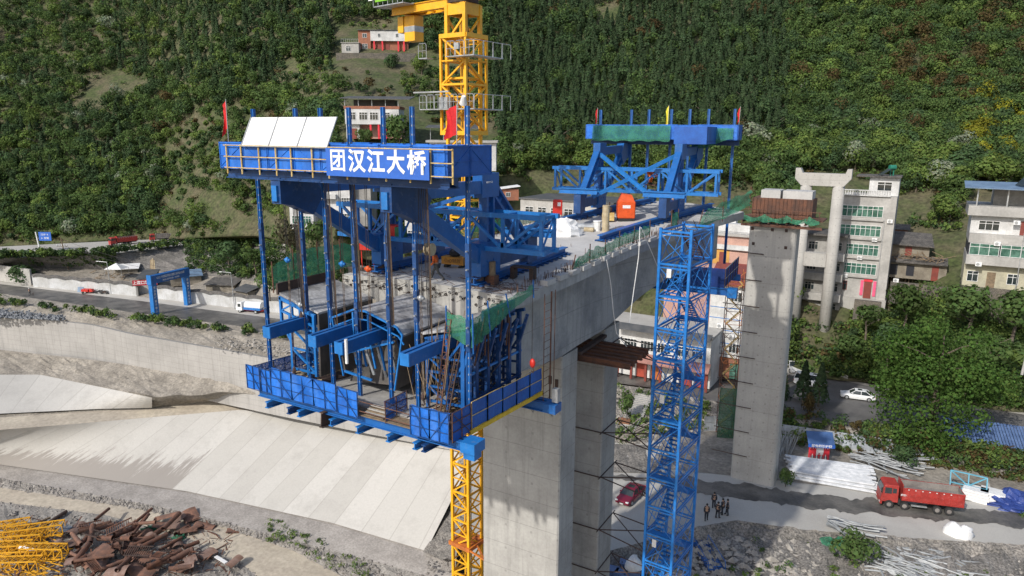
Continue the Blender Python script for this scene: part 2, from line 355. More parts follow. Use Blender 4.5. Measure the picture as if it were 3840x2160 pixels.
# ---- left / river side -------------------------------------------------
ROADL_F=[(-400,1020,-5),(0,1065,-5),(500,1125,-5),(1000,1190,-5),(1400,1238,-5),(1850,1290,-4.5),(2200,1350,-4),(2450,1385,-4)]
ROADL_N=[(-400,1060,-5),(0,1100,-5),(560,1180,-5),(1075,1245,-5),(1400,1290,-5),(1850,1360,-4.5),(2200,1420,-4),(2450,1455,-4)]
WBASE=[(-400,1000,-4.8),(0,1045,-4.8),(125,1075,-4.8),(515,1112,-4.8),(1000,1170,-4.8),(1400,1215,-4.8),(1850,1265,-4.4),(2450,1350,-3.9)]
YBACK=[(-400,980,-1),(0,1000,-1),(450,1012,-2),(690,1022,-2.3),(1000,1060,1),(1300,1110,2),(1850,1170,1.5),(2450,1280,-1)]
UPN=[(-400,960,3),(0,968,3),(400,955,3),(690,920,3),(950,905,5),(1300,985,10),(1850,1090,5),(2450,1250,0)]
UPF=[(-400,945,3),(0,925,3),(400,905,3),(700,892,3),(950,885,6),(1300,965,11),(1850,1085,5.5),(2450,1245,.5)]
SH_=[(-400,1085,-5.2),(0,1135,-5.4),(560,1205,-5.4),(1075,1270,-5.4),(1400,1325,-5.4),(1850,1400,-5)]
WTOP=[(-400,1140,-6.8),(0,1178,-7),(350,1215,-7),(500,1250,-7),(1050,1345,-7),(1400,1402,-7),(1900,1480,-7)]
WFOOT=[(-400,1275,-16.6),(0,1312,-16.4),(350,1350,-15.4),(700,1398,-14.5),(1000,1450,-13.8),(1400,1505,-13.8),(1900,1590,-13)]
LDIRT=[(-400,1380,-19),(0,1402,-18.5),(150,1402,-18.3),(570,1488,-17.8),(900,1470,-16),(1400,1540,-16),(1900,1640,-15)]
BERM0=[(-400,1590,-22),(0,1565,-22),(560,1530,-21.5),(900,1497,-20.5),(1150,1512,-20.5),(1400,1560,-20),(1900,1680,-19)]
CREST=[(-400,1640,-22.6),(0,1612,-22.3),(300,1588,-22.1),(600,1562,-22),(900,1537,-21.5),(1130,1548,-21.3),(1400,1610,-21),(1700,1692,-20.5),(1900,1740,-20)]
TOE=[(-800,1640,-32),(0,1742,-32),(700,1842,-32),(1250,1962,-31),(1585,2062,-30.5),(1800,2130,-30)]
BEN=[(-400,1745,-32.5),(0,1792,-32.3),(600,1900,-32.2),(1000,2000,-32),(1400,2105,-31.8),(1900,2240,-31)]
HA0=[(-400,1790,-33),(0,1828,-33),(500,1905,-33),(800,1965,-33),(1100,2065,-33),(1300,2170,-33),(1500,2300,-33),(1900,2600,-33)]
HA1=[(-400,1850,-33.2),(0,1882,-33.2),(400,1932,-33.2),(700,2015,-33.2),(900,2110,-33.2),(1050,2230,-33.2),(1300,2500,-33.2),(1900,2900,-33)]
SCR=[(-400,2600,-34),(400,2600,-34),(700,2650,-34),(900,2700,-34),(1900,3100,-34)]
loft('bank_slope',[UPN,YBACK],'shot',-600,2450,90,5,.5,.3)
loft('yard_ground',[YBACK,WBASE],'dirt',-600,2450,90,4,.25,.2)
loft('pavement',[WBASE,ROADL_F],'pave',-600,2450,60,1)
loft('road',[ROADL_F,ROADL_N],'asph',-600,2450,60,1)
loft('road_verge',[ROADL_N,SH_,WTOP],'dirt',-600,1900,90,5,.35,.3)
loft('upper_road',[UPF,UPN],'pave',-600,1100,50,1)
# river wall: a thing
mb=MB(); o0=P(500,1250,z=-7); mb=MB(o0)
ws=[];n_=60
for i in range(n_+1):
    x=-600+i*(2400/n_); py,z=itp(WTOP,x); ws.append(P(x,py,z=z))
wd=0.7
for a,b in zip(ws,ws[1:]):
    d=(b-a); nrm=Vector((d.y,-d.x,0)).normalized()*wd   # towards the river
    if nrm.dot(Vector((0,0,0))-a)<0: nrm=-nrm
    mb.add([a,b,b+nrm,a+nrm,a-Vector((0,0,13)),b-Vector((0,0,13)),b+nrm*1.0-Vector((0,0,13)),a+nrm-Vector((0,0,13))],[(0,1,2,3),(3,2,6,7)])
tag(mb.build('river_wall','wallconc'),'long pale concrete river wall below the wet road','retaining wall')
loft('river_bank',[WFOOT,LDIRT,BERM0],'dirt',-600,1900,110,7,.5,.25,dz=0)
def _u(px):
    a=0;q=None
    for i in range(141):
        x=-400+2175*i/140; py,z=itp(CREST,x); p=P(x,py,z=z)
        if q is not None and x<=px: a+=(p-q).length
        q=p
    return a
GR=(_u(150),_u(960))
_s=lambda x:-310 if x<1300 else -310+ (x-1300)*.28
slab=loft('embankment',[CREST,TOE],slabmat(),-400,1775,140,8,0,shift=[lambda x:0,_s],dz=.25,uv=True)
loft('berm_road',[BERM0,CREST],'haul',-600,1900,80,3,.15,.3)
loft('slope_gravel',[CREST,TOE],'gravel',-900,1950,120,8,.4,.35,dz=-1.0)
loft('slope_foot',[TOE,BEN],'bench',-600,1900,130,4,.12,.3)
loft('slope_foot',[BEN,HA0],'gravel',-600,1900,150,6,.35,.6)
loft('haul_road',[HA0,HA1],'haul',-600,1900,90,3,.12,.3)
loft('scrap_yard_ground',[HA1,SCR],'gravel',-600,1900,130,12,.6,.3)
def rag():
    L0=[(1716,1690,-20.2),(1706,1800,-24.0),(1682,1900,-27.0),(1640,1995,-29.0),(1583,2070,-30.3)];L1=[(1900,1735,-19.2),(1905,1850,-22),(1905,1950,-24),(1900,2050,-25.5),(1880,2160,-26.5)]
    rows=[]
    for j in range(25):
        t=j/24*4;i=min(3,int(t));s=t-i; a=[L0[i][k]+(L0[i+1][k]-L0[i][k])*s for k in range(3)];b=[L1[i][k]+(L1[i+1][k]-L1[i][k])*s for k in range(3)]
        a[0]+=14*noise.noise(Vector((j*.6,0,0)))
        A_=P(a[0],a[1],z=a[2]+.3);B_=P(b[0],b[1],z=b[2]+.3); rows.append([A_.lerp(B_,k/12)+Vector((0,0,.9*noise.noise(A_.lerp(B_,k/12)*.6) if k else 0)) for k in range(13)])
    tag(MB().grid(rows).build('rubble_bank','rubble'),kind='structure')
rag()
# upper small concrete slope
a=[(-300,1405,-18.2),(150,1405,-18.0),(575,1492,-17.4),(576,1492,-17.4)]
b=[(-300,1575,-21.8),(0,1555,-21.7),(560,1528,-21.2),(561,1528,-21.2)]
GR=(-50,400)
def up_slope():
    mb=MB(); rows=[]
    for k in range(7):
        t=k/6; rows.append([P(x-(110*t if x<480 else 110*t*(570-x)/90),itp(a,x)[0]+(itp(b,x-30*t)[0]-itp(a,x)[0])*t,z=itp(a,x)[1]*(1-t)+itp(b,x)[1]*t+.25) for x in [ -300+i*(870/50) for i in range(51)]])
    mb.grid(rows); o=mb.build('upper_embankment',slab.data.materials[0]); ul=o.data.uv_layers.new(name='UVMap')
    for lp in o.data.loops: ul.data[lp.index].uv=((lp.vertex_index%51)*1.1+GR[0]-12,(lp.vertex_index//51)/6*5+4.2)
    tag(o,kind='structure')
up_slope()
# ---- right / town side ---------------------------------------------------
HB_=[(1850,1170,1.5),(2450,1285,-2),(2900,1345,-3.3),(3150,1418,-4),(3400,1468,-4),(3840,1545,-4),(4500,1640,-4)]
RU_F=[(1850,1290,-4.5),(2200,1340,-4),(2450,1372,-4),(2900,1400,-4),(3150,1425,-4),(3400,1478,-4),(3840,1555,-4),(4500,1650,-4)]
RU_N=[(1850,1362,-4.5),(2200,1425,-4),(2450,1460,-4),(2900,1548,-4),(3400,1640,-4),(3840,1715,-4),(4500,1820,-4)]
RFN=[(1850,1640,-7),(2400,1665,-7),(2660,1612,-7),(2887,1640,-7),(3404,1715,-7),(3840,1790,-7),(4500,1890,-7)]
REDGE=[(1700,2235,-7),(1850,2190,-7),(2110,2112,-7),(2400,2035,-7),(2580,1982,-7),(2760,1950,-7),(3000,1985,-7),(3300,2010,-7),(3840,2045,-7),(4500,2090,-7)]
REDG2=[(1700,2330,-8.6),(1850,2290,-8.6),(2110,2190,-8.4),(2400,2100,-8.2),(2580,2045,-8.2),(2760,2010,-8.0),(3000,2030,-7.8),(3300,2050,-7.6),(3840,2090,-7.6),(4500,2140,-7.6)]
RBOT=[(1700,3300,-10),(2500,3200,-10),(3200,3100,-10),(4500,3000,-10)]
loft('pavement',[HB_,RU_F],'pave',2440,4500,60,1)
loft('road',[RU_F,RU_N],'asph2',2440,4500,60,1)
loft('garden_ground',[RU_N,RFN],'rubble',1850,4500,130,8,.7,.3)
loft('yard_ground',[RFN,REDGE],'pave',1750,4500,130,6,0)
loft('rubble_ground',[REDGE,REDG2,RBOT],'rubble',1700,4500,200,14,.55,.5,dz=0)
V0=[(1900,1715,-6.99),(2550,1762,-6.99),(2700,1778,-6.99),(3840,1900,-6.99),(4500,1985,-6.99)]
VF=[(1900,1650,-6.99),(2400,1668,-6.99),(2660,1616,-6.99),(2887,1645,-6.99),(3404,1720,-6.99),(3840,1795,-6.99),(4500,1895,-6.99)]
loft('verge',[VF,V0],'dirt',2480,4500,140,6,.12,.5,dz=.06)
loft('yard_verge',[[(1850,1645,-6.9),(2480,1672,-6.9)],[(1850,1755,-6.9),(2480,1775,-6.9)]],'rubble',1850,2480,60,5,.3,.7,dz=.0)
A0=[(2150,1742,-6.98),(2400,1765,-6.98),(2620,1795,-6.98),(3100,1858,-6.98),(3840,1925,-6.98),(4500,2000,-6.98)]
A1=[(2150,1765,-6.98),(2400,1800,-6.98),(2620,1850,-6.98),(3100,1912,-6.98),(3840,1978,-6.98),(4500,2060,-6.98)]
def ragged(name,L0,L1,mat,x0,x1,n,amp,dz):
    rows=[[],[]]
    for i in range(n+1):
        x=x0+(x1-x0)*i/n
        for k,Ln in enumerate((L0,L1)):
            py,z=itp(Ln,x); rows[k].append(P(x,py+amp*(noise.noise(Vector((x*.013,k*7,0)))+.6*noise.noise(Vector((x*.05,k*9,3)))),z=z+dz))
    tag(MB().grid(rows).build(name,mat),kind='structure')
ragged('road',A0,A1,'asph',2480,4500,220,14,.012)
ragged('wet_stain',[(2100,1760,-6.98),(2480,1800,-6.98)],[(2100,1775,-6.98),(2480,1812,-6.98)],'asph',2150,2480,50,10,.012)
# cliff skirts so the upper ground has a body
mb=MB()
col=[P(1750,itp(RFN,1750)[0],z=-7),P(1700,2235,z=-7),P(1700,3300,z=-10)]
for p,q in zip(col,col[1:]): mb.quad(p,q,q-Vector((3,0,26)),p-Vector((3,0,26)))
tag(mb.build('river_bank','gravel'),kind='structure')
mb=MB(); mb.quad((-500,-250,-36),(400,-250,-36),(400,600,-36),(-500,600,-36)); tag(mb.build('ground','gravel'),kind='structure')
# ---- mountain ------------------------------------------------------------
HILL=[(-600,[(945,285),(700,300),(400,335),(100,380),(-350,440)]),
(0,[(925,265),(700,285),(400,320),(100,360),(-350,420)]),
(500,[(900,255),(700,272),(400,305),(100,345),(-350,400)]),
(950,[(885,222),(700,232),(500,240),(300,258),(100,290),(-350,350)]),
(1300,[(965,178),(800,181),(500,190),(300,225),(195,250),(0,285),(-350,340)]),
(1700,[(1045,172),(800,182),(500,198),(300,232),(100,262),(-350,330)]),
(2200,[(1200,158),(900,170),(700,182),(500,203),(300,235),(100,270),(-350,330)]),
(2700,[(1320,143),(1000,156),(800,168),(600,190),(400,215),(200,245),(0,280),(-350,330)]),
(3200,[(1430,132),(1100,150),(900,160),(700,180),(400,218),(100,258),(-350,320)]),
(3840,[(1545,118),(1150,131),(950,141),(700,165),(400,205),(100,245),(-350,310)]),
(4600,[(1650,103),(1100,122),(700,155),(400,195),(100,235),(-350,300)])]
def col_(c,t):
    y0=c[0][0];y=y0+( -350-y0)*t
    for a,b in zip(c,c[1:]):
        if b[0]<=y<=a[0]: return y,a[1]+(b[1]-a[1])*(a[0]-y)/(a[0]-b[0])
    return y,c[-1][1]
def hill(px,t):
    for (xa,ca),(xb,cb) in zip(HILL,HILL[1:]):
        if xa<=px<=xb or (px>xb and xb==4600):
            s=(px-xa)/(xb-xa); s2=s*s*(3-2*s); ya,da=col_(ca,t);yb,db=col_(cb,t); y=ya+(yb-ya)*s2;d=da+(db-da)*s2
            break
    p=P(px,y,d=d); k=min(1,t*6)
    d+=k*(5*noise.noise(p*.02)+2.2*noise.noise(p*.06)+.8*noise.noise(p*.2))
    return P(px,y,d=d),y,d
def hill_at(px,py):
    lo,hi=0,1
    for _ in range(18):
        m=(lo+hi)/2
        if hill(px,m)[1]>py: lo=m
        else: hi=m
    return hill(px,lo)[0]
mb=MB(); mb.grid([[hill(-600+i*(5200/260),(j/110))[0]-(Vector((0,0,6)) if j<0 else Vector((0,0,0))) for i in range(261)] for j in range(-1,111)])
tag(mb.build('hillside','soil',smooth=True),kind='structure')
# ================================================================== BRIDGE
KC,KZ,Y0,Z0=.009,.00156,50,38
def BR(s,t,h=0):
    d=max(0,s-Y0); th=math.atan(2*KC*d); e=max(0,s-Z0)
    return Vector((-28+KC*d*d+t*math.cos(th), s-t*math.sin(th), 31.4+KZ*e*e+h))
SOF=[(36.5,-6.4),(41,-7.2),(46,-7.9),(49,-8.3),(57.5,-8.2),(60,-7.7),(64.5,-6.5),(68,-5.9),(76,-5.4)]
def sof(s): return itp(SOF,s)[0]
og=Vector((-28,52,22)); S_=[36.5+i*(76-36.5)/40 for i in range(41)]
girder=thing('box_girder','half built concrete box girder cantilevered over two tall pier legs','bridge',og)
mb=MB(og); n_=0
def sec(s): return [BR(s,7,-.28),BR(s,7,-1.0),BR(s,3.95,-1.75),BR(s,3.95,sof(s)),BR(s,-3.95,sof(s)),BR(s,-3.95,-1.75),BR(s,-7,-1.0),BR(s,-7,-.28)]
rows=[sec(s) for s in S_]; mb.grid([r for r in rows]); 
mb.build('web_and_wings','girder',girder,loc=(0,0,0))
mb=MB(og); mb.grid([[BR(s,7,-.279),BR(s,3.5,-.1),BR(s,0,0),BR(s,-3.5,-.1),BR(s,-7,-.279)] for s in S_]); mb.build('deck_slab','deck',girder,loc=(0,0,0))
mb=MB(og); k=sec(36.5); top=[BR(36.5,t,h) for t,h in ((-7,-.28),(-3.5,-.1),(0,0),(3.5,-.1),(7,-.28))]
mb.prism([top[4],k[1],k[2],k[5],k[6],top[0],top[1],top[2],top[3]],(0,-.02,0)); mb.prism([k[2],k[3],k[4],k[5]],(0,-.018,0)); mb.build('bulkhead_face','conc',girder,loc=(0,0,0))
for i in range(46):     # tendon duct openings in the cut face
    t=-6.5+13*(i/45)+U(-.12,.12); h=-.35-.14*abs(t)/3.5-(.28 if i%3==1 else 0)-(.2 if abs(t)<4.5 and i%2 else 0)+U(-.04,.04)
    c=BR(36.5,t,h); m2=MB(og); m2.pipe(c+Vector((0,.05,0)),c-Vector((0,.12,0)),.085,8); m2.build('duct_opening','rustdk' if i%3 else 'galv',girder,loc=(0,0,0))
for s0 in [40.6+1.9*i for i in range(11)]:   # cast curb blocks on the edge
    m2=MB(og)
    a,b=BR(s0,6.62,-.29),BR(s0+1.25,6.62,-.29); a2,b2=BR(s0,7.16,-.29),BR(s0+1.25,7.16,-.29)
    z_=Vector((0,0,.32+U(-.04,.05))); dn=Vector((0,0,-.5))
    m2.add([a,b,b2,a2,a+z_,b+z_,b2+z_,a2+z_],[(4,5,6,7),(0,1,5,4),(1,2,6,5),(2,3,7,6),(3,0,4,7)])
    m2.build('curb_block','deck',girder,loc=(0,0,0))
# stub rebar along both edges and the leading edge (uncountable)
mb=MB()
for sd in (1,-1):
    s=37.0
    while s<66:
        s+=U(.1,.28)
        for q in (6.2,6.75):
            if R()<.8:
                p=BR(s,sd*(q+U(-.05,.05)),-.25); mb.tube(p,p+Vector((U(-.07,.07),U(-.07,.07),U(.3,.75))),.022,3)
for i in range(170):
    p=BR(U(36.8,39.5),U(-6.8,6.8),-.15); a=U(0,6.28); L_=U(.3,1.8); mb.tube(p,p+Vector((math.cos(a)*L_,math.sin(a)*L_*.6-.3,U(.02,.35))),.018,3)
for i in range(60):
    p=BR(36.5,U(-6.8,6.8),U(-.9,-.15)); mb.tube(p,p+Vector((U(-.3,.3),-U(.3,1.3),U(-.1,.2))),.018,3)
for i in range(60):
    p=BR(U(39,66),U(-6,6),-.08); L_=U(.15,.5); mb.tube(p,p+Vector((U(-.03,.03),0,L_)),.025,3)
tag(mb.build('rebar_stubs','rebar'),'rusty rebar stubs sticking out along the deck edges','rebar',kind='stuff')
# piers
def pier(name,label,x0,x1,y0,y1,z0,z1,mat,ch=.12):
    o=Vector(((x0+x1)/2,(y0+y1)/2,z0)); r=thing(name,label,'bridge pier',o)
    pts=[(x0+ch,y0),(x1-ch,y0),(x1,y0+ch),(x1,y1-ch),(x1-ch,y1),(x0+ch,y1),(x0,y1-ch),(x0,y0+ch)]
    MB(o).prism([(a,b,z0) for a,b in pts],(0,0,z1-z0)).build('shaft',mat,r,loc=(0,0,0)); return r,o
p1,o1=pier('pier_leg','near concrete pier leg, broad face half shaded below the blue platform',-31.85,-24.15,49.9,52.95,-34,23.15,'pier')
p2,o2=pier('pier_leg','second concrete pier leg behind the near one, darker and streaked',-31.85,-24.15,58.9,62.45,-34,23.3,'pier')
mb=MB(o1)   # work ledge on the near leg
mb.bx(-31.2,-24.6,48.6,49.9,18.95,19.05)
for x in (-31,-28.9,-26.8,-25): mb.bar((x,49.9,17.8),(x,48.7,18.95),.1); mb.bar((x,48.7,18.95),(x,49.9,18.9),.1)
mb.build('work_ledge','conc',p1,loc=(0,0,0))
for i,(x,z) in enumerate(((-25.2,21.0),(-24.6,20.8))): MB(o1).bx(x-.13,x+.13,49.82,49.9,z-.35,z+.35).build('recess','rustdk',p1,loc=(0,0,0))
# rusty beams between the pier legs
for i in range(6):
    y=53.6+i*.95; e=-19.75+U(-.1,.12)
    m2=MB((e-3,y,22.05)); m2.ibeam((-26.5,y,22.05),(e,y,22.05),.34,.52,.07)
    tag(m2.build('steel_beam','rust'),['rusty steel beam nearest the near pier leg, shortest looking of the six','second rusty steel beam from the near pier leg','third rusty steel beam from the near pier leg','fourth rusty steel beam from the near pier leg','fifth rusty steel beam from the near pier leg','rusty steel beam farthest from the near pier leg'][i],'beam','rusty steel beams laid between the two pier legs')
m2=MB((-24.3,56,22.5)); m2.bar((-24.2,53.1,22.6),(-24.2,58.8,22.75),.5,.25); tag(m2.build('timber_packing','rustdk'),'dark timber packing under the girder soffit between pier legs','timber')
def spanx(a,px):
    r=P(px,1080,d=1)-Vector(CC); r2=P(px,1500,d=1)-Vector(CC)
    # step along +x from a until the point is seen at column px
    lo,hi=0,60
    for _ in range(40):
        m=(lo+hi)/2; q=np.array((a.x+m,a.y,a.z))-CC; x=1920+F_*(q@CR)/(q@CF)
        if x<px: lo=m
        else: hi=m
    return lo
# far pier
yb=P(2728,1790,z=-7); wR=P(2885,1830,z=-7)
ph=spanx(yb,2893); hd=0.0
pb=Vector((yb.x+.2,yb.y+.2,-7.2))
fp=thing('far_pier','tall pale concrete pier with rounded corners under rusty cap formwork','bridge pier',pb,hd)
pz=float(P(2778,838,d=DEP((pb.x,pb.y,20))*1.0)[2])
def rrect(x0,x1,y0,y1,r,n=4):
    pts=[]
    for cx,cy,a in ((x1-r,y0+r,-90),(x1-r,y1-r,0),(x0+r,y1-r,90),(x0+r,y0+r,180)):
        pts+=[(cx+r*math.cos(math.radians(a+90*k/n)),cy+r*math.sin(math.radians(a+90*k/n))) for k in range(n+1)]
    return pts
FPH=36.5
MB().prism([(a,b,0) for a,b in rrect(0,ph,0,3.4,.75)],(0,0,FPH)).build('shaft','pier2',fp,smooth=False)
for x,z in ((.75,FPH-2.5),(ph-1.2,FPH-2.7),(.5,FPH-.5),(3,FPH-.5),(ph-1.3,FPH-.5)): MB().bx(x-.18,x+.18,-.02,.05,z-.2,z+.2).build('recess','rustdk',fp)
m2=MB()
m2.bx(-.9,ph+3,-.7,-.5,FPH-.1,FPH+.25); m2.bx(-.9,ph+3,-.5,3.9,FPH+.9,FPH+1.05)
for i in range(9): m2.ibeam((-.7+i*1.1,-1.0,FPH+.6),(-.7+i*1.1,4.4,FPH+.6),.25,.45)
m2.build('support_beams','rust',fp)
m2=MB(); m2.bx(.3,ph+1.6,-.3,3.6,FPH+1.06,FPH+3.6)
for i in range(16): m2.bx(.3+i*.47,.38+i*.47,-.42,-.3,FPH+1.06,FPH+3.6)
m2.build('cap_formwork','rust',fp); 
m2=MB(); m2.bx(1.2,3.6,.1,3,FPH+3.6,FPH+4.6); m2.bx(3.9,ph+1.4,.1,3,FPH+3.6,FPH+4.6); m2.build('cap_concrete','deck',fp)
m2=MB(); m2.grid([[Vector((-.6+i*.3,-1.0+.1*math.sin(i*2),FPH+1.6-.55*abs(math.sin(i*.35))-.0)) for i in range(32)],[Vector((-.6+i*.3,-1.15+.15*math.sin(i*1.3),FPH+.75-.25*abs(math.sin(i*.5))))for i in range(32)]])
m2.build('green_netting','netgreen',fp)
m2=MB()
for x in (-.8,1.2,3.2,5.4,7.2,8.6): m2.tube((x,-.95,FPH+.6),(x,-.95,FPH+2.2),.05,5)
m2.tube((-.9,-.95,FPH+2.1),(8.8,-.95,FPH+2.1),.05,5); m2.tube((-.9,-.95,FPH+1.4),(8.8,-.95,FPH+1.4),.05,5)
m2.build('guard_rail','rust',fp)
# scattered tubes bolted to far pier side
for k in range(9):
    z=4+k*3.6; m2=MB(); m2.tube((-2.6,-.3,z),(2.2,-.12,z-.1),.06,5); m2.build('tie_tube','rustdk',fp)
# portal bent
bb=P(2965,1325,z=-3.2); bd=DEP(bb); sc=bd/F_
bent=thing('portal_bent','pale twin column portal bent with crossbeam and flared cap beam','bridge pier',bb,0.0)
HB=float((P(2990,690,d=bd-4.5)-bb)[2]); sp=spanx(bb,3079)
for x in (0,sp): MB().tube((x,0,.2),(x,0,HB),1.12,20,1.08).build('column','pier2',bent,smooth=True)
xb=float((P(2950,965,d=bd-3)-bb)[2])
MB().bx(.9,sp-.9,-.8,.8,xb-1.2,xb+1.5).build('crossbeam','pier2',bent)
MB().prism([(-2.1,-.95,HB+3.3),(-1.2,-.95,HB+3.3),(-.8,-.95,HB+2.4),(sp+1.0,-.95,HB+2.4),(sp+1.3,-.95,HB+3.3),(sp+2.1,-.95,HB+3.3),(sp+2.1,-.95,HB+1.5),(sp+.9,-.95,HB+.0),(-.9,-.95,HB),(-2.1,-.95,HB+1.3)],(0,1.9,0)).build('cap_beam','pier2',bent)
MB().bx(-2.5,sp+2.3,-2.2,1.6,-3.5,.25).build('footing','conc',bent)
# ================================================================== FORM TRAVELLERS
def laced(mb,p,q,w,h,n=5,up=(0,0,1)):
    p=Vector(p);q=Vector(q);d=(q-p).normalized();u=Vector(up)
    if abs(d.dot(u))>.97:u=Vector((0,1,0))
    a=d.cross(u).normalized(); b=a.cross(d)
    for s in (-1,1): mb.bar(p+b*s*(h/2-h*.1),q+b*s*(h/2-h*.1),w,h*.2,up)
    for i in range(n+1):
        c=p.lerp(q,(i+.0)/n); mb.bar(c-d*.11,c+d*.11,w*.3,h*.62,up)
def trav(label,O,rz,front):
    T=thing('form_traveller',label,'form traveller',O,rz)
    A=4.1
    for s in (-1,1):
        x=s*A; F=(x,-.5,1.7);Tn=(x,-.2,6.2);G=(x,-9.2,6.35);Rn=(x,5.2,1.6)
        m=MB(); laced(m,(x,-.2,1.5),Tn,.62,.95,4,(0,1,0)); m.build('column','blue',T)
        m=MB(); m.bar(Tn,G,.6,.8); m.bx(x-.36,x+.36,-1.3,.7,5.55,7.05); m.build('top_chord','blue',T)
        m=MB()
        if front: m.bar((x,-.9,1.5),(x,-8.9,6.1),.6,.85)
        else: laced(m,(x,-.9,1.5),(x,-8.9,6.1),.6,.9,6)
        m.build('front_brace','blue',T)
        m=MB(); m.prism([(x-.38,-10.1,5.45),(x-.38,-10.1,6.95),(x-.38,-7.6,6.95),(x-.38,-6.6,5.9),(x-.38,-7.6,4.6),(x-.38,-9.2,5.3)],(.76,0,0))
        m.build('front_gusset','dblue' if front else 'blue',T)
        m=MB(); m.bx(x-.2,x+.2,-10.25,-10.1,5.6,6.5); m.build('bearing_box','lblue',T)
        m=MB(); laced(m,(x,.4,6.0),(x,4.9,1.9),.6,.85,5); m.build('rear_brace','blue',T)
        m=MB(); m.bx(x-.42,x+.42,-1.6,.8,.55,2.7)
        for q in range(5): m.tube((x-.46,-1.2+.4*q,1.2+.3*(q%2)),(x+.46,-1.2+.4*q,1.2+.3*(q%2)),.09,6)
        m.build('foot_plate','blue',T)
        m=MB(); m.bar((x,.7,1.35),(x,5.3,1.35),.55,.85); m.build('bottom_chord','dblue',T)
        m=MB(); m.bx(x-.35,x+.35,4.7,6.1,.5,2.3); m.tube((x,5.4,.3),(x,5.4,1.2),.3,10); m.build('rear_trolley','dblue',T)
        m=MB(); m.ibeam((x-1.9,5.3,2.6),(x+1.9,5.3,2.6),.35,.5); m.ibeam((x-1.9,5.9,2.6),(x+1.9,5.9,2.6),.35,.5); m.build('anchor_beam','lblue',T)
        m=MB(); m.tube((x,-1.2,.25),(x,-1.2,.75),.34,10); m.build('jack','rustdk',T)
    # transverse truss
    for k,b in enumerate((-1.0,.75)):
        m=MB(); x0,x1=-7.8,8.5; n=6; w=(x1-x0)/n; zt,zb=4.5,2.35
        m.bar((x0-.3,b,zt),(x1+.3,b,zt),.26,.3); m.bar((x0-.3,b,zb),(x1+.3,b,zb),.26,.3)
        for i in range(n+1): m.bar((x0+i*w,b,zb),(x0+i*w,b,zt),.2)
        for i in range(n):
            a_=(x0+i*w,b,zt if i%2==0 else zb);c_=(x0+(i+1)*w,b,zb if i%2==0 else zt); m.bar(a_,c_,.17)
        for i in range(1,n,2): m.add([(x0+i*w-.35,b-.1,zb),(x0+i*w+.35,b-.1,zb),(x0+i*w+.2,b-.1,zb+.45),(x0+i*w-.2,b-.1,zb+.45)],[(0,1,2,3)])
        m.build('transverse_truss','lblue',T)
    for i in range(7):
        x=-7.8+i*16.3/6; m=MB()
        for z in (4.5,2.35): m.bar((x,-1,z),(x,.75,z),.18)
        m.bar((x,-1,2.35),(x,.75,4.5),.1)
        m.build('truss_tie','lblue',T)
    m=MB(); yb=.6 if front else .9
    if front:
        m.bar((-A,-.2,6.0),(0,-.9,4.7),.22,.26); m.bar((A,-.2,6.0),(0,-.9,4.7),.22,.26)
    else:
        m.bar((-A,.3,6.1),(A*.75,4.6,2.0),.28,.34); m.bar((A,.3,6.1),(-A*.75,4.75,2.0),.28,.34)
    m.build('cross_brace','lblue' if not front else 'blue',T)
    # front beam pair + platform
    m=MB()
    for y in (-10.0,-9.3): MB().ibeam((-8.2,y,7.12),(8.1,y,7.12),.34,.62).build('front_beam','dblue',T)
    for i in range(13):
        x=-8.0+i*1.34; MB().prism([(x,-10.55,7.42),(x,-9.3,7.42),(x,-9.3,6.85)],(.06,0,0)).build('platform_bracket','dblue',T)
    m=MB(); m.bx(-8.3,8.2,-10.4,-6.35 if front else -7.65,7.44,7.5); m.build('platform_floor','dblue',T)
    pm='panelblue' 
    rb=-6.3 if front else -7.6
    pan=[((-8.3,-10.42),(8.2,-10.42)),((8.2,-10.42),(8.2,rb)),((8.2,rb),(-8.3,rb)),((-8.3,rb),(-8.3,-10.42))]
    for k,(a,c) in enumerate(pan):
        L=math.hypot(c[0]-a[0],c[1]-a[1]); n=max(1,round(L/2.07)); 
        for i in range(n):
            p=Vector((a[0]+(c[0]-a[0])*i/n,a[1]+(c[1]-a[1])*i/n,7.38)); q=Vector((a[0]+(c[0]-a[0])*(i+1)/n,a[1]+(c[1]-a[1])*(i+1)/n,7.38)); d=(q-p).normalized()*.02
            nn=Vector((d.y,-d.x,0)).normalized()*.03; h=Vector((0,0,1.55+U(-.02,.03)))
            m=MB(); j=U(-.03,.03); m.prism([p+d,q-d,q-d+h,p+d+h],nn)
            for e in (p+d*3,q-d*3): m.bar(e+nn*1.5,e+h+nn*1.5,.05)
            for zz in (.1,.78,1.5): m.bar(p+d+nn*1.5+Vector((0,0,zz)),q-d+nn*1.5+Vector((0,0,zz)),.05)
            if i%2==0: m.bar(p+nn*1.6+Vector((0,0,.1)),q+nn*1.6+Vector((0,0,1.45)),.035)
            else: m.bar(q+nn*1.6+Vector((0,0,.1)),p+nn*1.6+Vector((0,0,1.45)),.035)
            m.build('guard_panel',pm if k in (0,2) else 'panelshade',T)
    return T
MT['panelshade']=M('shaded_blue_panel',(.016,.12,.47),(.012,.085,.36),.8,.6)  # darker copy of the guard panel blue, side-face shade put into the colour
O1=(-28.5,39,31.4)
T1=trav('near blue form traveller carrying the big blue sign board',O1,0,True)
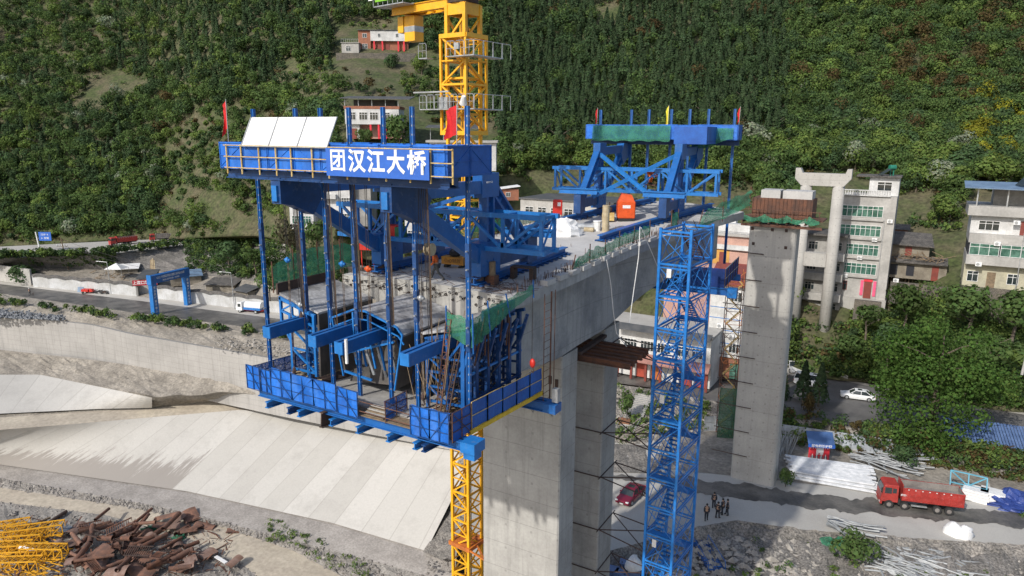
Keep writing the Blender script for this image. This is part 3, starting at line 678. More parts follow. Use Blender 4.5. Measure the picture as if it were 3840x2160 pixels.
# cream tube railing in front of the sign
px=[854,908,974,1038,1094,1173,1235,1303,1384,1449,1540,1617,1700]
xs=[P(v,590,y=28.5).x-O1[0] for v in px]
for i,x in enumerate(xs): MB().tube((x,-10.56,7.1),(x,-10.56,8.8),.05,7).build('railing_post','railyel',T1)
for z in (8.75,8.1,7.46): MB().tube((xs[0]-.15,-10.64,z),(xs[-1]+.05,-10.64,z),.032,6).build('railing_tube','railyel',T1)
sb0=P(1228,650,y=28.28);sb1=P(1612,660,y=28.28)
mx=(sb0.x+sb1.x)/2-O1[0]; hw=(sb1.x-sb0.x)/2
m=MB(); m.bx(mx-hw,mx+hw,-10.78,-10.74,7.27,8.72); sgn=m.build('sign_board','signblue',T1)
cx=[P(v,610,y=28.2).x-O1[0] for v in (1266,1337,1409,1483,1561)]
for ch,x in zip('团汉江大桥',cx):
    text(ch,1.22,'letter','sign_character',sgn,(x,-10.79,8.02),bold=.02 if ch=='团' else .036,sx=.96)
# traveller small panel lettering on gussets
text('103M17-02',.17,'letter','stencil_mark',T1,(A_:=4.55,-.6,6.5),(math.pi/2,0,math.pi/2),bold=.004)
# white sheets
w0=P(905,549,y=28.35);w1=P(1226,545,y=28.35)
wh=thing('white_roof_sheet','three white sheets leaning in a row on the sign platform','sheet',((w0.x+w1.x)/2,28.35,40.12))
for i in range(3):
    a=-(w1.x-w0.x)/2+i*(w1.x-w0.x)/3; b=a+(w1.x-w0.x)/3
    m=MB(); m.prism([(a+.01,0,0),(b-.01,0,0),(b-.01+.12,.75,1.62),(a+.01+.12,.75,1.62)],(0,.03,0)); m.build('sheet','white',wh)
m=MB()
for i in range(4):
    a=-(w1.x-w0.x)/2+i*(w1.x-w0.x)/3; m.bar((a,-.02,0),(a+.12,.73,1.62),.07,.04)
m.bar((-(w1.x-w0.x)/2,-.02,0),((w1.x-w0.x)/2,-.02,0),.07,.05); m.build('frame','galv',wh)
# flags
def flag(loc,h,w,fh,mat,label,droop=.5,rz=0,group=None):
    t=thing('flag',label,'flag',loc,rz,group); MB().tube((0,0,0),(.05,0,h),.025,5).build('pole','galv',t)
    m=MB(); rows=[]
    for j in range(8):
        z=h-.05-fh*j/7; rows.append([Vector((.05-w*(i/8)*(1-droop*.35*math.sin(j*.5)),.12*math.sin(i*1.1+j*.4)*(i/8),z-droop*(i/8)**1.3*.5)) for i in range(9)])
    m.grid(rows); m.build('cloth',mat,t,smooth=True); return t
g_='flags on the travellers'
flag((P(1712,560,y=31.5).x,31.5,38.9),3.5,.75,1.5,'flag','large red flag hanging on the sign platform in front of the yellow crane',.6)
flag((P(857,540,y=29).x,29,39.2),3.6,.4,1.6,'flag','narrow red flag at the left end of the sign platform',1.2)
# hangers
HX=[-34.64,-31.2,-29.28,-27.2,-24.85,-22.95,-19.6]
names=['blue hanger at the far left end of the sign platform','second blue hanger from the left, passing the white sheets','third blue hanger from the left beside the left front brace','middle blue hanger under the first sign character','blue hanger under the middle of the sign board','blue hanger under the right end of the sign board','blue hanger at the right end beside the corner box']
for i,x in enumerate(HX):
    t=thing('hanger',names[i],'hanger',(x*31.2/29.4,31.2,24.9),0,'blue hangers between sign platform and lower platform')
    m=MB(); m.bx(-.11,-.07,-.09,.09,0,17.4); m.bx(.07,.11,-.09,.09,0,17.4); m.bx(-.07,.07,-.03,.03,0,17.4); 
    m.use('galv')
    for k in range(34): m.bx(-.025,.025,-.05,.0,1+k*.48,1.1+k*.48); m.bx(.1,.115,-.025,.025,1+k*.48,1.1+k*.48)
    m.build('bar','blue',t)
    for k,z in enumerate((5.2+.6*(i%3),9.4-.3*(i%2))):
        m=MB(); m.bx(-.13,.13,-.115,.115,z-.9,z+.9); m.use('galv'); m.tube((.05,-.3,z+.5),(.05,.2,z+.5),.045,6); m.tube((.05,-.3,z-.5),(.05,.2,z-.5),.045,6); m.build('splice_collar','dblue',t)
# sliding beams
fb=[(1000,1247),(1171,1280),(1270,1306),(1517,1349)]; nm=['blue cantilever beam end at the far left hanger','blue cantilever beam between second and third hangers','blue cantilever beam with the white tube on its end','blue cantilever beam below the right wing form']
for i,(a,b) in enumerate(fb):
    p=P(a,b,y=28.2); t=thing('sliding_beam',nm[i],'beam',p,0,'blue sliding beams poking out of the formwork')
    for s,mm in ((-1,'blue'),(1,'blue')):
        m=MB(); m.bx(s*.2-.12,s*.2+.12,0,8.0,.28,.36); m.bx(s*.2-.12,s*.2+.12,0,8.0,-.36,-.28); m.bx(s*.3-.02,s*.3+.02,0,8.0,-.28,.28); m.build('channel',mm,t)
    m=MB(); m.bx(-.3,.3,-.03,0,-.34,.34); m.build('end_plate','lblue',t)
p=P(1303,1300,y=28.1); m=MB(p); m.tube(p+Vector((0,-.1,.45)),p+Vector((0,-.1,-.95)),.09,8);
tag(m.build('plastic_pipe','white'),'white plastic pipe hanging on a blue cantilever beam end','pipe')
# rails (sliding tracks) on deck
def rail(s0,s1,t,label):
    c=BR((s0+s1)/2,t,0); o=thing('slide_rail',label,'rail',c,0,'blue slide rails on the deck')
    m=MB(c); n=int((s1-s0)/2.5)+1
    for i in range(n):
        a=BR(s0+(s1-s0)*i/n,t,.26);b=BR(s0+(s1-s0)*(i+1)/n,t,.26); m.ibeam(a,b,.55,.46)
    m.build('track','blue',o,loc=(0,0,0))
    m=MB(c); s=s0+.3
    while s<s1: m.bx(*[v for v in (lambda p:(p.x-.55,p.x+.55,p.y-.13,p.y+.13,p.z-.1,p.z+.02))(BR(s,t,-.0))]); s+=.75
    m.build('sleeper','dblue',o,loc=(0,0,0))
for t,w in ((-4.6,'left'),(3.6,'right')):
    rail(37.2,50.5,t,'blue slide rail under the near traveller, %s side'%w)
    rail(56.5,75,t+.2,'blue slide rail under the far traveller, %s side'%w)
# rear traveller
th2=math.radians(180+5)
T2=trav('far blue form traveller draped with green netting at its top',(-25.2,68.3,32.95),th2,False)
m=MB(); m.grid([[Vector((x,-7.42+.05*math.sin(x*3)+.12*j*.4,8.85-j*.32-(.12*math.sin(x*1.7)**2 if j==5 else 0))) for x in [-1.4+i*.25 for i in range(36)]] for j in range(6)]); m.build('green_netting','netgreen',T2)
m=MB(); m.grid([[Vector((x,-7.4+.06*math.sin(x*4)+.1*j*.4,8.6-j*.4*(1+.3*math.sin(x)))) for x in [-7.9+i*.25 for i in range(17)]] for j in range(5)]); m.build('green_netting','netgreen',T2)
m=MB()   # small work platform box on right truss
m.bx(-6.2,-3.0,-7.5,-2.2,7.2,7.3)
for a,b in (((-6.2,-2.2),(-3.0,-2.2)),((-6.2,-7.5),(-6.2,-2.2)),((-3.0,-7.5),(-3.0,-2.2))): m.prism([(a[0],a[1],7.0),(b[0],b[1],7.0),(b[0],b[1],8.7),(a[0],a[1],8.7)],(.03,.03,0))
m.build('side_platform','panelshade',T2)
M2=T2.matrix_basis.copy(); 
from mathutils import Matrix as Mx
MW=Mx.Translation(Vector(T2.location))@Mx.Rotation(th2,4,'Z')
for i,x in enumerate((-7.6,-4.9,-2.9,-.9,1.6,3.6,7.2)):
    w_=MW@Vector((x,-9.7,-6)); t=thing('hanger','thin blue hanger of the far traveller, number %s from its right end'%['one','two','three','four','five','six','seven'][i],'hanger',w_,th2,'thin blue hangers of the far traveller')
    t['label']=['far traveller hanger at its right end, nearest the far pier','far traveller hanger second from its right end','far traveller hanger third from its right end, by the side platform','middle hanger of the far traveller, beside the yellow flag','far traveller hanger third from its left end','far traveller hanger second from its left end','far traveller hanger at its left end by the small red flag'][i]
    m=MB(); m.bx(-.13,-.08,-.14,.14,0,16.6); m.bx(.08,.13,-.14,.14,0,16.6); m.bx(-.1,.1,-.03,.03,0,16.6); m.build('bar','blue',t)
flag(tuple(MW@Vector((7.1,-8,7.5))),3.3,.3,1.5,'flag','small red flag at the left end of the far traveller',1.3)
flag(tuple(MW@Vector((-.9,-8,7.5))),3.5,.35,1.9,'flagy','slim yellow flag standing on the far traveller',1.2)
flag(tuple(MW@Vector((-8.2,-8.6,7.5))),3.3,.3,1.4,'flag','small red flag at the right end of the far traveller',1.3)
# ================================================================== FORMWORK, LOWER PLATFORM, DECK GEAR
def DK(px,py,h=0):
    z=32
    for _ in range(12):
        p=P(px,py,z=z+h); e=max(0,p.y-Z0); z=31.4+KZ*e*e-.1
    return P(px,py,z=z+h)
YF,YB=31.3,36.35
# --- left wing form
fo=Vector((-34,34,30)); fl=thing('wing_form','left wing form, stained grey panel sloping down to the dark web form','formwork',fo)
def ext(m,prof,y0=YF,y1=YB): m.prism([(x,y0,z) for x,z in prof],(0,y1-y0,0)); return m
m=ext(MB(fo),[(-35.6,30.75),(-32.15,29.85),(-32.15,29.72),(-35.6,30.62)]); m.build('form_face','formply',fl,loc=(0,0,0))
m=ext(MB(fo),[(-35.75,30.6),(-35.6,30.6),(-35.6,31.35),(-35.75,31.35)],YF-.1); m.build('edge_form','rustdk',fl,loc=(0,0,0))
m=ext(MB(fo),[(-32.3,29.7),(-32.15,29.85),(-32.25,25.6),(-32.4,25.6)],YF,YB); m.build('web_form','formblk',fl,loc=(0,0,0))
for k in range(4):
    y=YF-.1+k*1.6; m=MB(fo)
    m.bar((-35.5,y,30.45),(-32.4,y,29.6),.16,.2); m.bar((-35.4,y,29.6),(-32.45,y,28.9),.14,.14); m.bar((-35.4,y,30.5),(-35.4,y,28.6),.16); m.bar((-34.4,y,30.2),(-34.4,y,29.3),.12);m.bar((-35.4,y,29.6),(-34.4,y,30.1),.1)
    m.bar((-34.6,y,29.4),(-34.6,y,25.6),.18); m.bar((-33.2,y,29.2),(-33.2,y,25.6),.16); m.bar((-32.5,y,29.6),(-32.5,y,25.6),.18)
    for z in (25.8,27.2,28.6): m.bar((-34.6,y,z),(-32.5,y,z),.12)
    m.bar((-34.6,y,28.6),(-32.5,y,27.2),.12); m.bar((-34.6,y,27.2),(-32.5,y,25.8),.12); m.bar((-35.4,y,28.9),(-34.6,y,27.6),.14)
    m.build('support_frame','lblue',fl,loc=(0,0,0))
# --- inner form
fo=Vector((-28.4,34,28)); fi=thing('inner_form','middle inner form box with peaked grey top and open blue ribbed front','formwork',fo)
top=[(-30.95,29.75),(-29.15,30.5),(-28.2,30.5),(-25.85,29.85),(-25.45,29.4)]
m=MB(fo)
for (a,b) in zip(top,top[1:]): ext(m,[a,b,(b[0]-.02,b[1]-.12),(a[0]+.02,a[1]-.12)])
m.build('top_form','formply',fi,loc=(0,0,0))
m=ext(MB(fo),[(-25.45,29.4),(-26.15,25.9),(-26.27,25.9),(-25.6,29.35)]); m.build('right_side_form','formblk',fi,loc=(0,0,0))
m=ext(MB(fo),[(-30.95,29.75),(-30.2,26.3),(-30.08,26.3),(-30.8,29.65)]); m.build('left_side_form','formblk',fi,loc=(0,0,0))
for k in range(4):
    y=YF-.08+k*1.65; m=MB(fo)
    pr=[(-30.2,26.1)]+top+[(-26.15,25.9)]
    dz_=.02 if k==0 else .2
    for a,b in zip(pr,pr[1:]): m.bar((a[0],y,a[1]-dz_),(b[0],y,b[1]-dz_),.09,.11)
    for a,b in zip(top,top[1:]): m.bar((a[0]+.1,y,a[1]-.55),(b[0]+.1,y,b[1]-.55),.07,.07)
    m.bar((-30.5,y,27.4),(-26.1,y,28.9),.12); m.bar((-29.2,y,30.3),(-29.2,y,28.2),.12); m.bar((-28,y,30.3),(-28,y,29),.12)
    m.bar((-30.1,y,26.4),(-27.9,y,26.2+.15*k),.12)
    for q in range(5): m.bar((-29.8+q*.75,y+.3,29.2-q*.1),(-29.5+q*.75,y+.5,26.8),.11)
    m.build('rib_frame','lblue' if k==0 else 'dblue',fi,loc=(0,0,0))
for q in range(4):
    m=MB(fo); x=-29.8+q*1.0; m.tube((x,YF+.2,28.9-.1*q),(x+.45,YF+.5,26.6),.08,6); m.tube((x+.2,YF+.3,27.8),(x+.5,YF+.6,26.3),.11,6); m.build('adjust_prop','galv',fi,loc=(0,0,0))
MB(fo).bx(-30.9,-25.5,36.32,36.37,24.9,29.6).build('cell_shade_sheet','formblk',fi,loc=(0,0,0)); MB(fo).prism([(-30.9,YF+1.2,25.2),(-27.2,YF+1.2,25.6),(-26.6,YF+2.2,28.6),(-30.9,YF+2.2,28.9)],(0,.1,0)).build('inner_panel','formblk',fi,loc=(0,0,0))  # thin dark sheet at the bulkhead stands for shade inside the box cell
# --- right wing form and its tall support frames
fo=Vector((-22.5,34,28)); fr=thing('wing_form','right wing form, narrow pale panel above dense dark blue support frames','formwork',fo)
m=ext(MB(fo),[(-24.2,29.75),(-20.95,30.55),(-20.95,30.42),(-24.2,29.6)]); m.build('form_face','formply',fr,loc=(0,0,0))
m=ext(MB(fo),[(-24.2,29.75),(-24.1,25.7),(-23.95,25.7),(-24.02,29.65)]); m.build('web_form','formblk',fr,loc=(0,0,0))
m=ext(MB(fo),[(-21.0,30.4),(-20.85,30.4),(-20.85,31.1),(-21.0,31.1)],YF+1.5); m.build('edge_form','dblue',fr,loc=(0,0,0))
for k in range(6):
    y=YF+.1+k*1.25; m=MB(fo)
    m.bar((-20.9,y,30.2),(-23.9,y,29.4),.18,.2); m.bar((-21.3,y,30.0),(-21.3,y,25.3),.24); m.bar((-22.4,y,29.7),(-22.4,y,25.3),.16); m.bar((-23.8,y,29.4),(-23.8,y,25.3),.18)
    for z in (25.7,26.6,27.5,28.4): m.bar((-23.8,y,z),(-21.3,y,z+.1),.12)
    for z in (25.7,26.6,27.5,28.4): m.bar((-23.8,y,z+.9),(-22.4,y,z),.1)
    m.bar((-20.7,y,29.9),(-21.4,y,27.6),.17); m.bar((-21.3,y,28.3),(-22.4,y,26.6),.13); m.bar((-21.3,y,29.7),(-22.4,y,28.3),.13)
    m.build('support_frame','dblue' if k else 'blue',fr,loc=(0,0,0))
for k,(z,x) in enumerate(((29.2,-21.2),(27.5,-21.3),(25.9,-21.3),(29.3,-23))): MB(fo).bar((x,YF,z),(x,YB+1.6,z-.1),.12).build('wale','lblue' if k<2 else 'dblue',fr,loc=(0,0,0))
for k in range(9):
    m=MB(fo); y=YF+.2+k*.55; m.bar((-20.7+U(-.5,.1),y,30.9),(-21.1,y+U(-.4,.4),29.2-U(0,2)),.07); m.build('loose_tube','rust',fr,loc=(0,0,0))
# leaning rusty ladder cages
for i,(xa,ya,za,xb_,yb_,zb,w,lab) in enumerate(((-22.3,31.3,31.2,-22.5,30.3,25.3,.32,'brown rusty ladder frame leaning between right front hangers'),(-21.7,31.8,30.5,-22.1,30.6,25.4,.28,'second slimmer rusty ladder frame behind the leaning one'))):
    t=thing('ladder_frame',lab,'ladder',(xb_,yb_,zb)); a=Vector((xb_,yb_,zb)); b=Vector((xa,ya,za)); m=MB(a)
    for s in (0,w): m.bar(a+Vector((s,0,0)),b+Vector((s,0,0)),.06)
    for k in range(16):
        c=a.lerp(b,k/16); m.bar(c,c+Vector((w,0,.0)),.035); 
        if k%2: m.bar(c,a.lerp(b,(k+1)/16)+Vector((w,0,0)),.03)
    m.build('frame','rust' if not i else 'rustdk',t,loc=(0,0,0))
# loose rebar/cable clutter in front of right form
mb=MB()
for i in range(70):
    x=U(-24.0,-21.9);y=U(30.2,35);p=Vector((x,y,U(25.2,27))); mb.tube(p,p+Vector((U(-1.2,1.2),U(-.4,.8),U(.8,4.2))),.022,3)
for i in range(80):
    p=Vector((U(-24,-22.3),U(30,37),U(24.9,25.6))); a=U(-.5,.5); mb.bar(p,p+Vector((math.cos(a)*U(.3,1.6),math.sin(a)+U(0,1.5),U(0,.4))),.07,.05)
tag(mb.build('loose_bars','wood'),'tangle of loose bars and timber under the right wing form','bars',kind='stuff')
mb=MB()
for i in range(60):
    p=Vector((U(-35.8,-33),U(30,38),U(25,25.3))); a=U(-.4,.4)+1.2; mb.bar(p,p+Vector((math.cos(a)*U(.6,2.),math.sin(a)*U(.6,2),U(0,.2))),.09,.05)
tag(mb.build('timber_scraps','pale'),'loose timber scraps on the left end of the lower platform','timber',kind='stuff')
# --- lower platform
lo=Vector((-28,34,24.6)); LP=thing('lower_platform','lower hanging work platform with blue guard panels under the formwork','work platform',lo)
K=lambda m,n,mat:m.build(n,mat,LP,loc=(0,0,0))
for y in (29.2,29.75): K(MB(lo).ibeam((-35.6,y,24.62),(-19.4,y,24.62),.3,.5),'front_beam','blue')
for y in (38.6,39.2): K(MB(lo).ibeam((-36.5,y,23.6),(-19.2,y,23.6),.34,.62),'rear_beam','blue')
K(MB(lo).bx(-19.9,-19.0,28.95,30.0,24.35,24.95),'beam_end_box','lblue'); K(MB(lo).bx(-19.8,-19.1,29.1,29.8,23.95,24.28),'beam_end_box','lblue')
K(MB(lo).bx(-19.9,-19.0,38.4,39.3,23.3,23.9),'beam_end_box','blue'); K(MB(lo).bx(-19.4,-19.0,38.7,39.1,24.0,24.9),'beam_end_box','galv')
for x,mt in ((-34.5,'lblue'),(-31.7,'lblue'),(-29.82,'rustdk'),(-29.05,'lblue'),(-26.96,'lblue'),(-24.7,'lblue'),(-22.8,'lblue'),(-22.2,'dblue'),(-32.6,'dblue')):
    K(MB(lo).ibeam((x,28.75,24.08),(x,39.4,23.4 if mt!='rustdk' else 23.1),.3,.42 if mt!='rustdk' else .95),'stringer',mt)
K(MB(lo).prism([(-32.2,29.9,25.02),(-24.2,29.9,25.02),(-24.2,39.5,24.35),(-32.2,39.5,24.35)],(0,0,.1)),'soffit_form','floor')
K(MB(lo).prism([(-36.1,28.9,24.95),(-20.5,28.9,24.95),(-20.5,29.9,24.95),(-36.1,29.9,24.95)],(0,0,.05)),'walkway','wood')
K(MB(lo).prism([(-36.3,29.9,24.9),(-32.3,29.9,24.9),(-32.3,39,24.3),(-36.3,39,24.3)],(0,0,.06)),'walkway','rustdk'); K(MB(lo).prism([(-24.1,29.9,24.9),(-20.5,29.9,24.9),(-20.5,39,24.3),(-24.1,39,24.3)],(0,0,.06)),'walkway','rustdk')
def gp(a,b,z0,z1,h,mat,n,frame='rust',bulge=.03,lean=0,yellow=False):
    a=Vector(a+(0,));b=Vector(b+(0,));nn=(b-a).normalized();nn=Vector((nn.y,-nn.x,0))
    for i in range(n):
        p=a.lerp(b,i/n)+Vector((0,0,z0+(z1-z0)*i/n));q=a.lerp(b,(i+1)/n)+Vector((0,0,z0+(z1-z0)*(i+1)/n)); j=nn*U(-.05,.05)
        hp=Vector((0,0,h+U(-.04,.04)))+nn*lean
        rows=[[ (p.lerp(q,u/6)+hp*(v/4)+nn*(bulge*math.sin(u*1.1+v)+.02)+j*(v/4)) for u in range(7)] for v in range(5)]
        m=MB(lo); m.grid(rows); K(m,'guard_panel',mat)
        m=MB(lo); e=nn*.07
        for s in ((0,.5,1) if not yellow else (0,1)): m.bar(p.lerp(q,s)+e,p.lerp(q,s)+hp+e,.045)
        for s in ((0,.33,.66,1) if not yellow else (.5,1)): m.bar(p+hp*s+e,q+hp*s+e,.035)
        if not yellow: m.bar(p+e,q+hp+e,.03) if i%2 else m.bar(q+e,p+hp+e,.03)
        K(m,'panel_frame',frame)
gp((-36.15,28.8),(-34.9,28.75),24.95,24.95,1.55,'panelblue',1,'dblue')
gp((-34.85,28.8),(-33.9,28.8),24.95,24.95,1.45,'panelblue',1,'dblue')
gp((-33.85,28.7),(-28.4,28.7),24.95,24.95,1.75,'panelblue',3,'dblue',.05)
gp((-28.35,28.75),(-26.8,28.75),24.9,24.85,1.6,'panelblue',1,'dblue',.05)
gp((-22.95,28.7),(-20.4,28.7),24.8,24.8,1.72,'panelblue',2,'dblue',.05)
gp((-20.35,28.8),(-20.35,30.6),24.85,24.8,1.65,'panelshade',1,'rust')
gp((-20.35,30.65),(-20.35,39.0),24.9,24.5,1.62,'panelshade',5,'railyel',.02,0,True)
gp((-36.2,29.0),(-36.2,38.5),24.95,24.4,1.3,'netblue',5,'dblue')
gp((-25.0,28.9),(-25.05,30.9),24.9,24.9,1.3,'netblue',1,'rust')
K(MB(lo).bar((-20.28,30.5,24.8),(-20.28,39.0,24.35),.12,.26),'toe_board','yelp')
for z in (25.3,25.9): K(MB(lo).tube((-26.8,28.8,z),(-23.0,28.8,z-.05),.03,5),'rail_tube','rust')
for i in range(6):
    K(MB(lo).bar((-26.7+U(0,.2),29.1+i*.12,25.05+i*.07),(-25.2,29.1+i*.12,25.05+i*.07),.2,.05),'plank','conc' if i%2 else 'wood')
# nets
def netsheet(name,label,pts_top,pts_bot,mat='netgreen',n=30,m_=6,posts=True,amp=.12):
    o=(Vector(pts_bot[0])+Vector(pts_bot[-1]))*.5; t=thing(name,label,'safety net',o)
    def at(pl,s):
        s*=len(pl)-1;i=min(int(s),len(pl)-2);return Vector(pl[i]).lerp(Vector(pl[i+1]),s-i)
    mb=MB(o);rows=[]
    for j in range(m_+1):
        v=j/m_; rows.append([at(pts_top,i/n).lerp(at(pts_bot,i/n),v)+Vector((amp*noise.noise(Vector((i*.5,j*.6,len(label))))*1.6,amp*noise.noise(Vector((i*.4,j*.8,5+len(label)))),-amp*1.2*abs(math.sin(i*.55+len(label)))*(1-v))) for i in range(n+1)])
    mb.grid(rows); mb.build('net',mat,t,loc=(0,0,0),smooth=True)
    if posts:
        for i in range(len(pts_top)):
            MB(o).tube(Vector(pts_bot[i])-Vector((0,0,.3)),Vector(pts_top[i])+Vector((0,0,.25)),.045,5).build('post','rust' if not label.startswith('green net wrapped') else 'blue',t,loc=(0,0,0))
    return t
netsheet('safety_net','green net wrapped round the right front corner of the wing form',[(-22.3,31.2,31.35),(-20.55,31.2,31.1),(-20.4,32.5,31.6),(-20.4,34.5,31.6),(-20.3,37.6,31.9)],[(-22.3,31.25,29.9),(-20.5,31.2,29.4),(-20.4,32.8,30.0),(-20.35,34.9,30.7),(-20.3,37.7,31.3)],n=40)
netsheet('safety_net','dark green net fence standing along the left wing form edge',[(-36.0,31.2,32.5),(-36.0,33,33.1),(-36.0,35.2,33.3),(-36,37.4,33.2),(-36,39.4,32.9)],[(-36,31.2,31.0),(-36,33,31.1),(-36,35.2,31.2),(-36,37.4,31.3),(-36,39.4,31.4)],n=30)
E=lambda s,h:tuple(BR(s,6.85,h))
netsheet('safety_net','long crumpled green net along the right deck edge',[E(45.5,.75),E(48,1.15),E(51,1.0),E(54,1.25),E(57,1.2),E(60,1.3)],[E(44.8,-.1),E(48,.1),E(51,.05),E(54,.2),E(57,.2),E(60,.25)],n=46,amp=.22)
netsheet('safety_net','green net bundle beside the top of the stair tower',[E(64.0,1.6),E(65.2,1.5)],[E(64.0,.1),E(65.2,.1)],n=8)
netsheet('safety_net','green net hung past the far traveller towards the far pier',[tuple(BR(69,7.2,.9)),tuple(BR(72,7.4,1.6)),tuple(BR(76,7.6,2.0))],[tuple(BR(68,7.2,-.6)),tuple(BR(72,7.4,-.2)),tuple(BR(76,7.6,.4))],n=20,amp=.25)
netsheet('safety_net','green net strip on the left deck edge behind the near traveller',[tuple(BR(50,-6.9,1.0)),tuple(BR(56,-6.9,1.2)),tuple(BR(62,-6.9,.9))],[tuple(BR(50,-6.9,0)),tuple(BR(56,-6.9,0)),tuple(BR(62,-6.9,0))],n=24)
# --- hoists
def hoist(x,y,zh,zb,label,body='lblue',hook=True):
    t=thing('chain_hoist',label,'hoist',(x,y,zb),0,'chain hoists hanging from the sign platform')
    for s in (-.09,.09): MB().tube((s,0,zh-zb),(s*.6,.05,38.3-zb),.022,4).build('cable','cable',t)
    m=MB(); m.ball((0,0,zh-zb),.15,.18,.2); m.tube((-.22,0,zh-zb),(.22,0,zh-zb),.09,8); m.build('body',body,t,smooth=True)
    for s in (-.05,.05):
        m=MB(); n=int((zh-zb)/.22)
        m.path([(s+.03*(-1)**k,.03*(k%2),.2+k*.22) for k in range(n)],.022,4); m.build('chain','chain',t)
    if hook: m=MB(); m.ball((0,0,.15),.16,.12,.25,6,4); m.path([(0,0,0),(.05,0,-.15),(.12,0,-.28),(.02,0,-.38),(-.1,0,-.3)],.04,5); m.build('hook','rustdk',t)
    return t
hoist(-34.1,30.8,33.1,25.7,'chain hoist with red and blue head beside the left green net','lblue')
hoist(-29.5,30.8,33.3,28.9,'chain hoist with round blue motor over the left wing form','lblue')
hoist(-27.5,30.8,33.2,29.0,'chain hoist with orange head above the middle form','orange')
hoist(-23.8,30.9,31.9,25.9,'heavy hook block hoist in front of the right wing form','galv')
hoist(-33.3,30.9,30.3,29.4,'small hook block beside the second blue hanger','galv')
mb0=[( -32.9,30.5,'bundle of dark hanging cables right of the left hanger'),(-28.1,30.4,'rusty red hanging cable pair in front of the red cabinet'),(-23.1,30.5,'brown hanging cable bundle right of the hook block'),(-30.2,30.5,'thin black cables hanging left of the middle hanger'),(-25.8,30.5,'thin black cables hanging near the sign right part')]
for x,y,l in mb0:
    t=thing('hanging_cable',l,'cable',(x,y,29),0)
    for k in range(4): MB((x,y,29)).path([(x+.12*k-.2,y,38.2),(x+.1*k-.1,y+.1,34),(x+.06*k,y+.2,U(28.6,30.5))],.028 if k<3 else .05,4).build('strand','chain' if k==3 else 'cable',t,loc=(0,0,0))
t=thing('wooden_reel','small wooden cable reel hung from the sign platform','reel',(-23.95,32,34.5)); m=MB(); m.tube((-.2,0,0),(-.12,0,0),.36,14); m.tube((.12,0,0),(.2,0,0),.36,14); m.build('flange','pale',t); MB().tube((-.12,0,0),(.12,0,0),.2,12).build('core','pale',t)
# fine hanging rebar grid beside girder (right rear of platform)
t=thing('rebar_ladder','thin rusty hanging rebar ladder beside the girder web','ladder',(-20.2,39.6,25)); m=MB((-20.2,39.6,25))
for s in (0,.9,1.0,1.5): m.tube((-20.2,39.0+s,31),(-20.2,39+s,23.6),.03,4)
for k in range(14): m.tube((-20.2,39,23.8+k*.5),(-20.2,40.0,23.8+k*.5),.02,3)
m.build('frame','rust',t,loc=(0,0,0)); 
t=thing('crane_hook','red hook block on thin cables beside the girder','hook',(-19.4,36,26.9)); MB().ball((0,0,.5),.2,.15,.3).build('block','red',t,smooth=True); MB().tube((-.05,0,.7),(-.05,0,5),.02,4).build('cable','cable',t);MB().path([(0,0,.3),(.1,0,.05),(.05,0,-.1),(-.1,0,0)],.04,5).build('hook','rustdk',t)
# --- gear on deck
def gear(name,label,cat,px,py,rz=.5):
    p=DK(px,py); return thing(name,label,cat,p,rz)
t=gear('generator','orange covered generator box between the far slide rails','generator',2345,830,.5)
m=MB(); m.bx(-.85,.85,-.7,.7,.35,2.0); m.build('housing','orange',t,bevel=.08); m=MB(); m.prism([(-.8,-.6,2.0),(.75,-.6,2.0),(.5,-.3,2.6),(-.45,-.3,2.75)],(0,.9,0)); m.build('hood','orange',t); m=MB(); m.bx(-.75,.75,-.6,.6,.05,.35); m.build('base_frame','black',t); MB().bx(-.4,.35,-.72,-.7,1.35,1.65).build('label_plate','white',t)
t=gear('electric_cabinet','red electric cabinet on legs at the left deck edge, far half','cabinet',2090,830,.4); t.scale=(.62,)*3
m=MB(); m.bx(-.75,.75,-.4,.4,1.1,3.3); m.prism([(-.8,-.5,3.3),(.8,-.5,3.3),(.6,-.2,3.5),(-.6,-.2,3.5)],(0,.5,0)); m.build('box','red',t); MB().bx(0,.5,-.43,-.4,2.5,3.1).build('notice','white',t)
for x in (-.65,.65): MB().bar((x,0,0),(x,0,1.1),.08).build('leg','red',t)
p=P(1378,935,y=41); t=thing('electric_cabinet','red electric cabinet with white notice by the left front brace','cabinet',p,.3); p.z
m=MB(); m.bx(-.6,.6,-.4,.4,.0,1.5); m.build('box','red',t); MB().bx(-.35,.15,-.43,-.4,.5,1.1).build('notice','white',t); 
for x in (-.5,.5): MB().bar((x,0,-2.0),(x,0,0),.07).build('leg','red',t)
t=gear('sand_bag','crumpled white bulk bag on the deck','bag',2112,885,.3)
def crumple(m,rx,ry,rz,seed,n=18,k=10,amp=.35,base=0):
    vs=[];fs=[]
    for j in range(k+1):
        th=math.pi/2*(1-j/k)
        for i in range(n):
            a=6.2832*i/n; d=Vector((math.cos(a)*math.cos(th),math.sin(a)*math.cos(th),math.sin(th))); f=1+amp*noise.noise(d*2.2+Vector((seed,0,0)))+amp*.5*noise.noise(d*6+Vector((0,seed,0)))
            vs.append((rx*d.x*f,ry*d.y*f,base+rz*max(0,d.z)*f))
    for j in range(k): fs+=[(j*n+i,j*n+(i+1)%n,(j+1)*n+(i+1)%n,(j+1)*n+i) for i in range(n)]
    return m.add(vs,fs)
crumple(MB(),1.6,1.1,1.5,3).build('sack','white',t)
t=gear('rolled_sheet','grey rolled sheet lying on the deck','roll',2185,862,.3); MB().tube((-1.6,0,.3),(1.6,.3,.3),.3,12).build('roll','galv',t)
t=gear('concrete_post','short pale standing post on the deck','post',2270,872,0); MB().tube((0,0,0),(0,0,2.5),.33,14).build('post','pale',t)
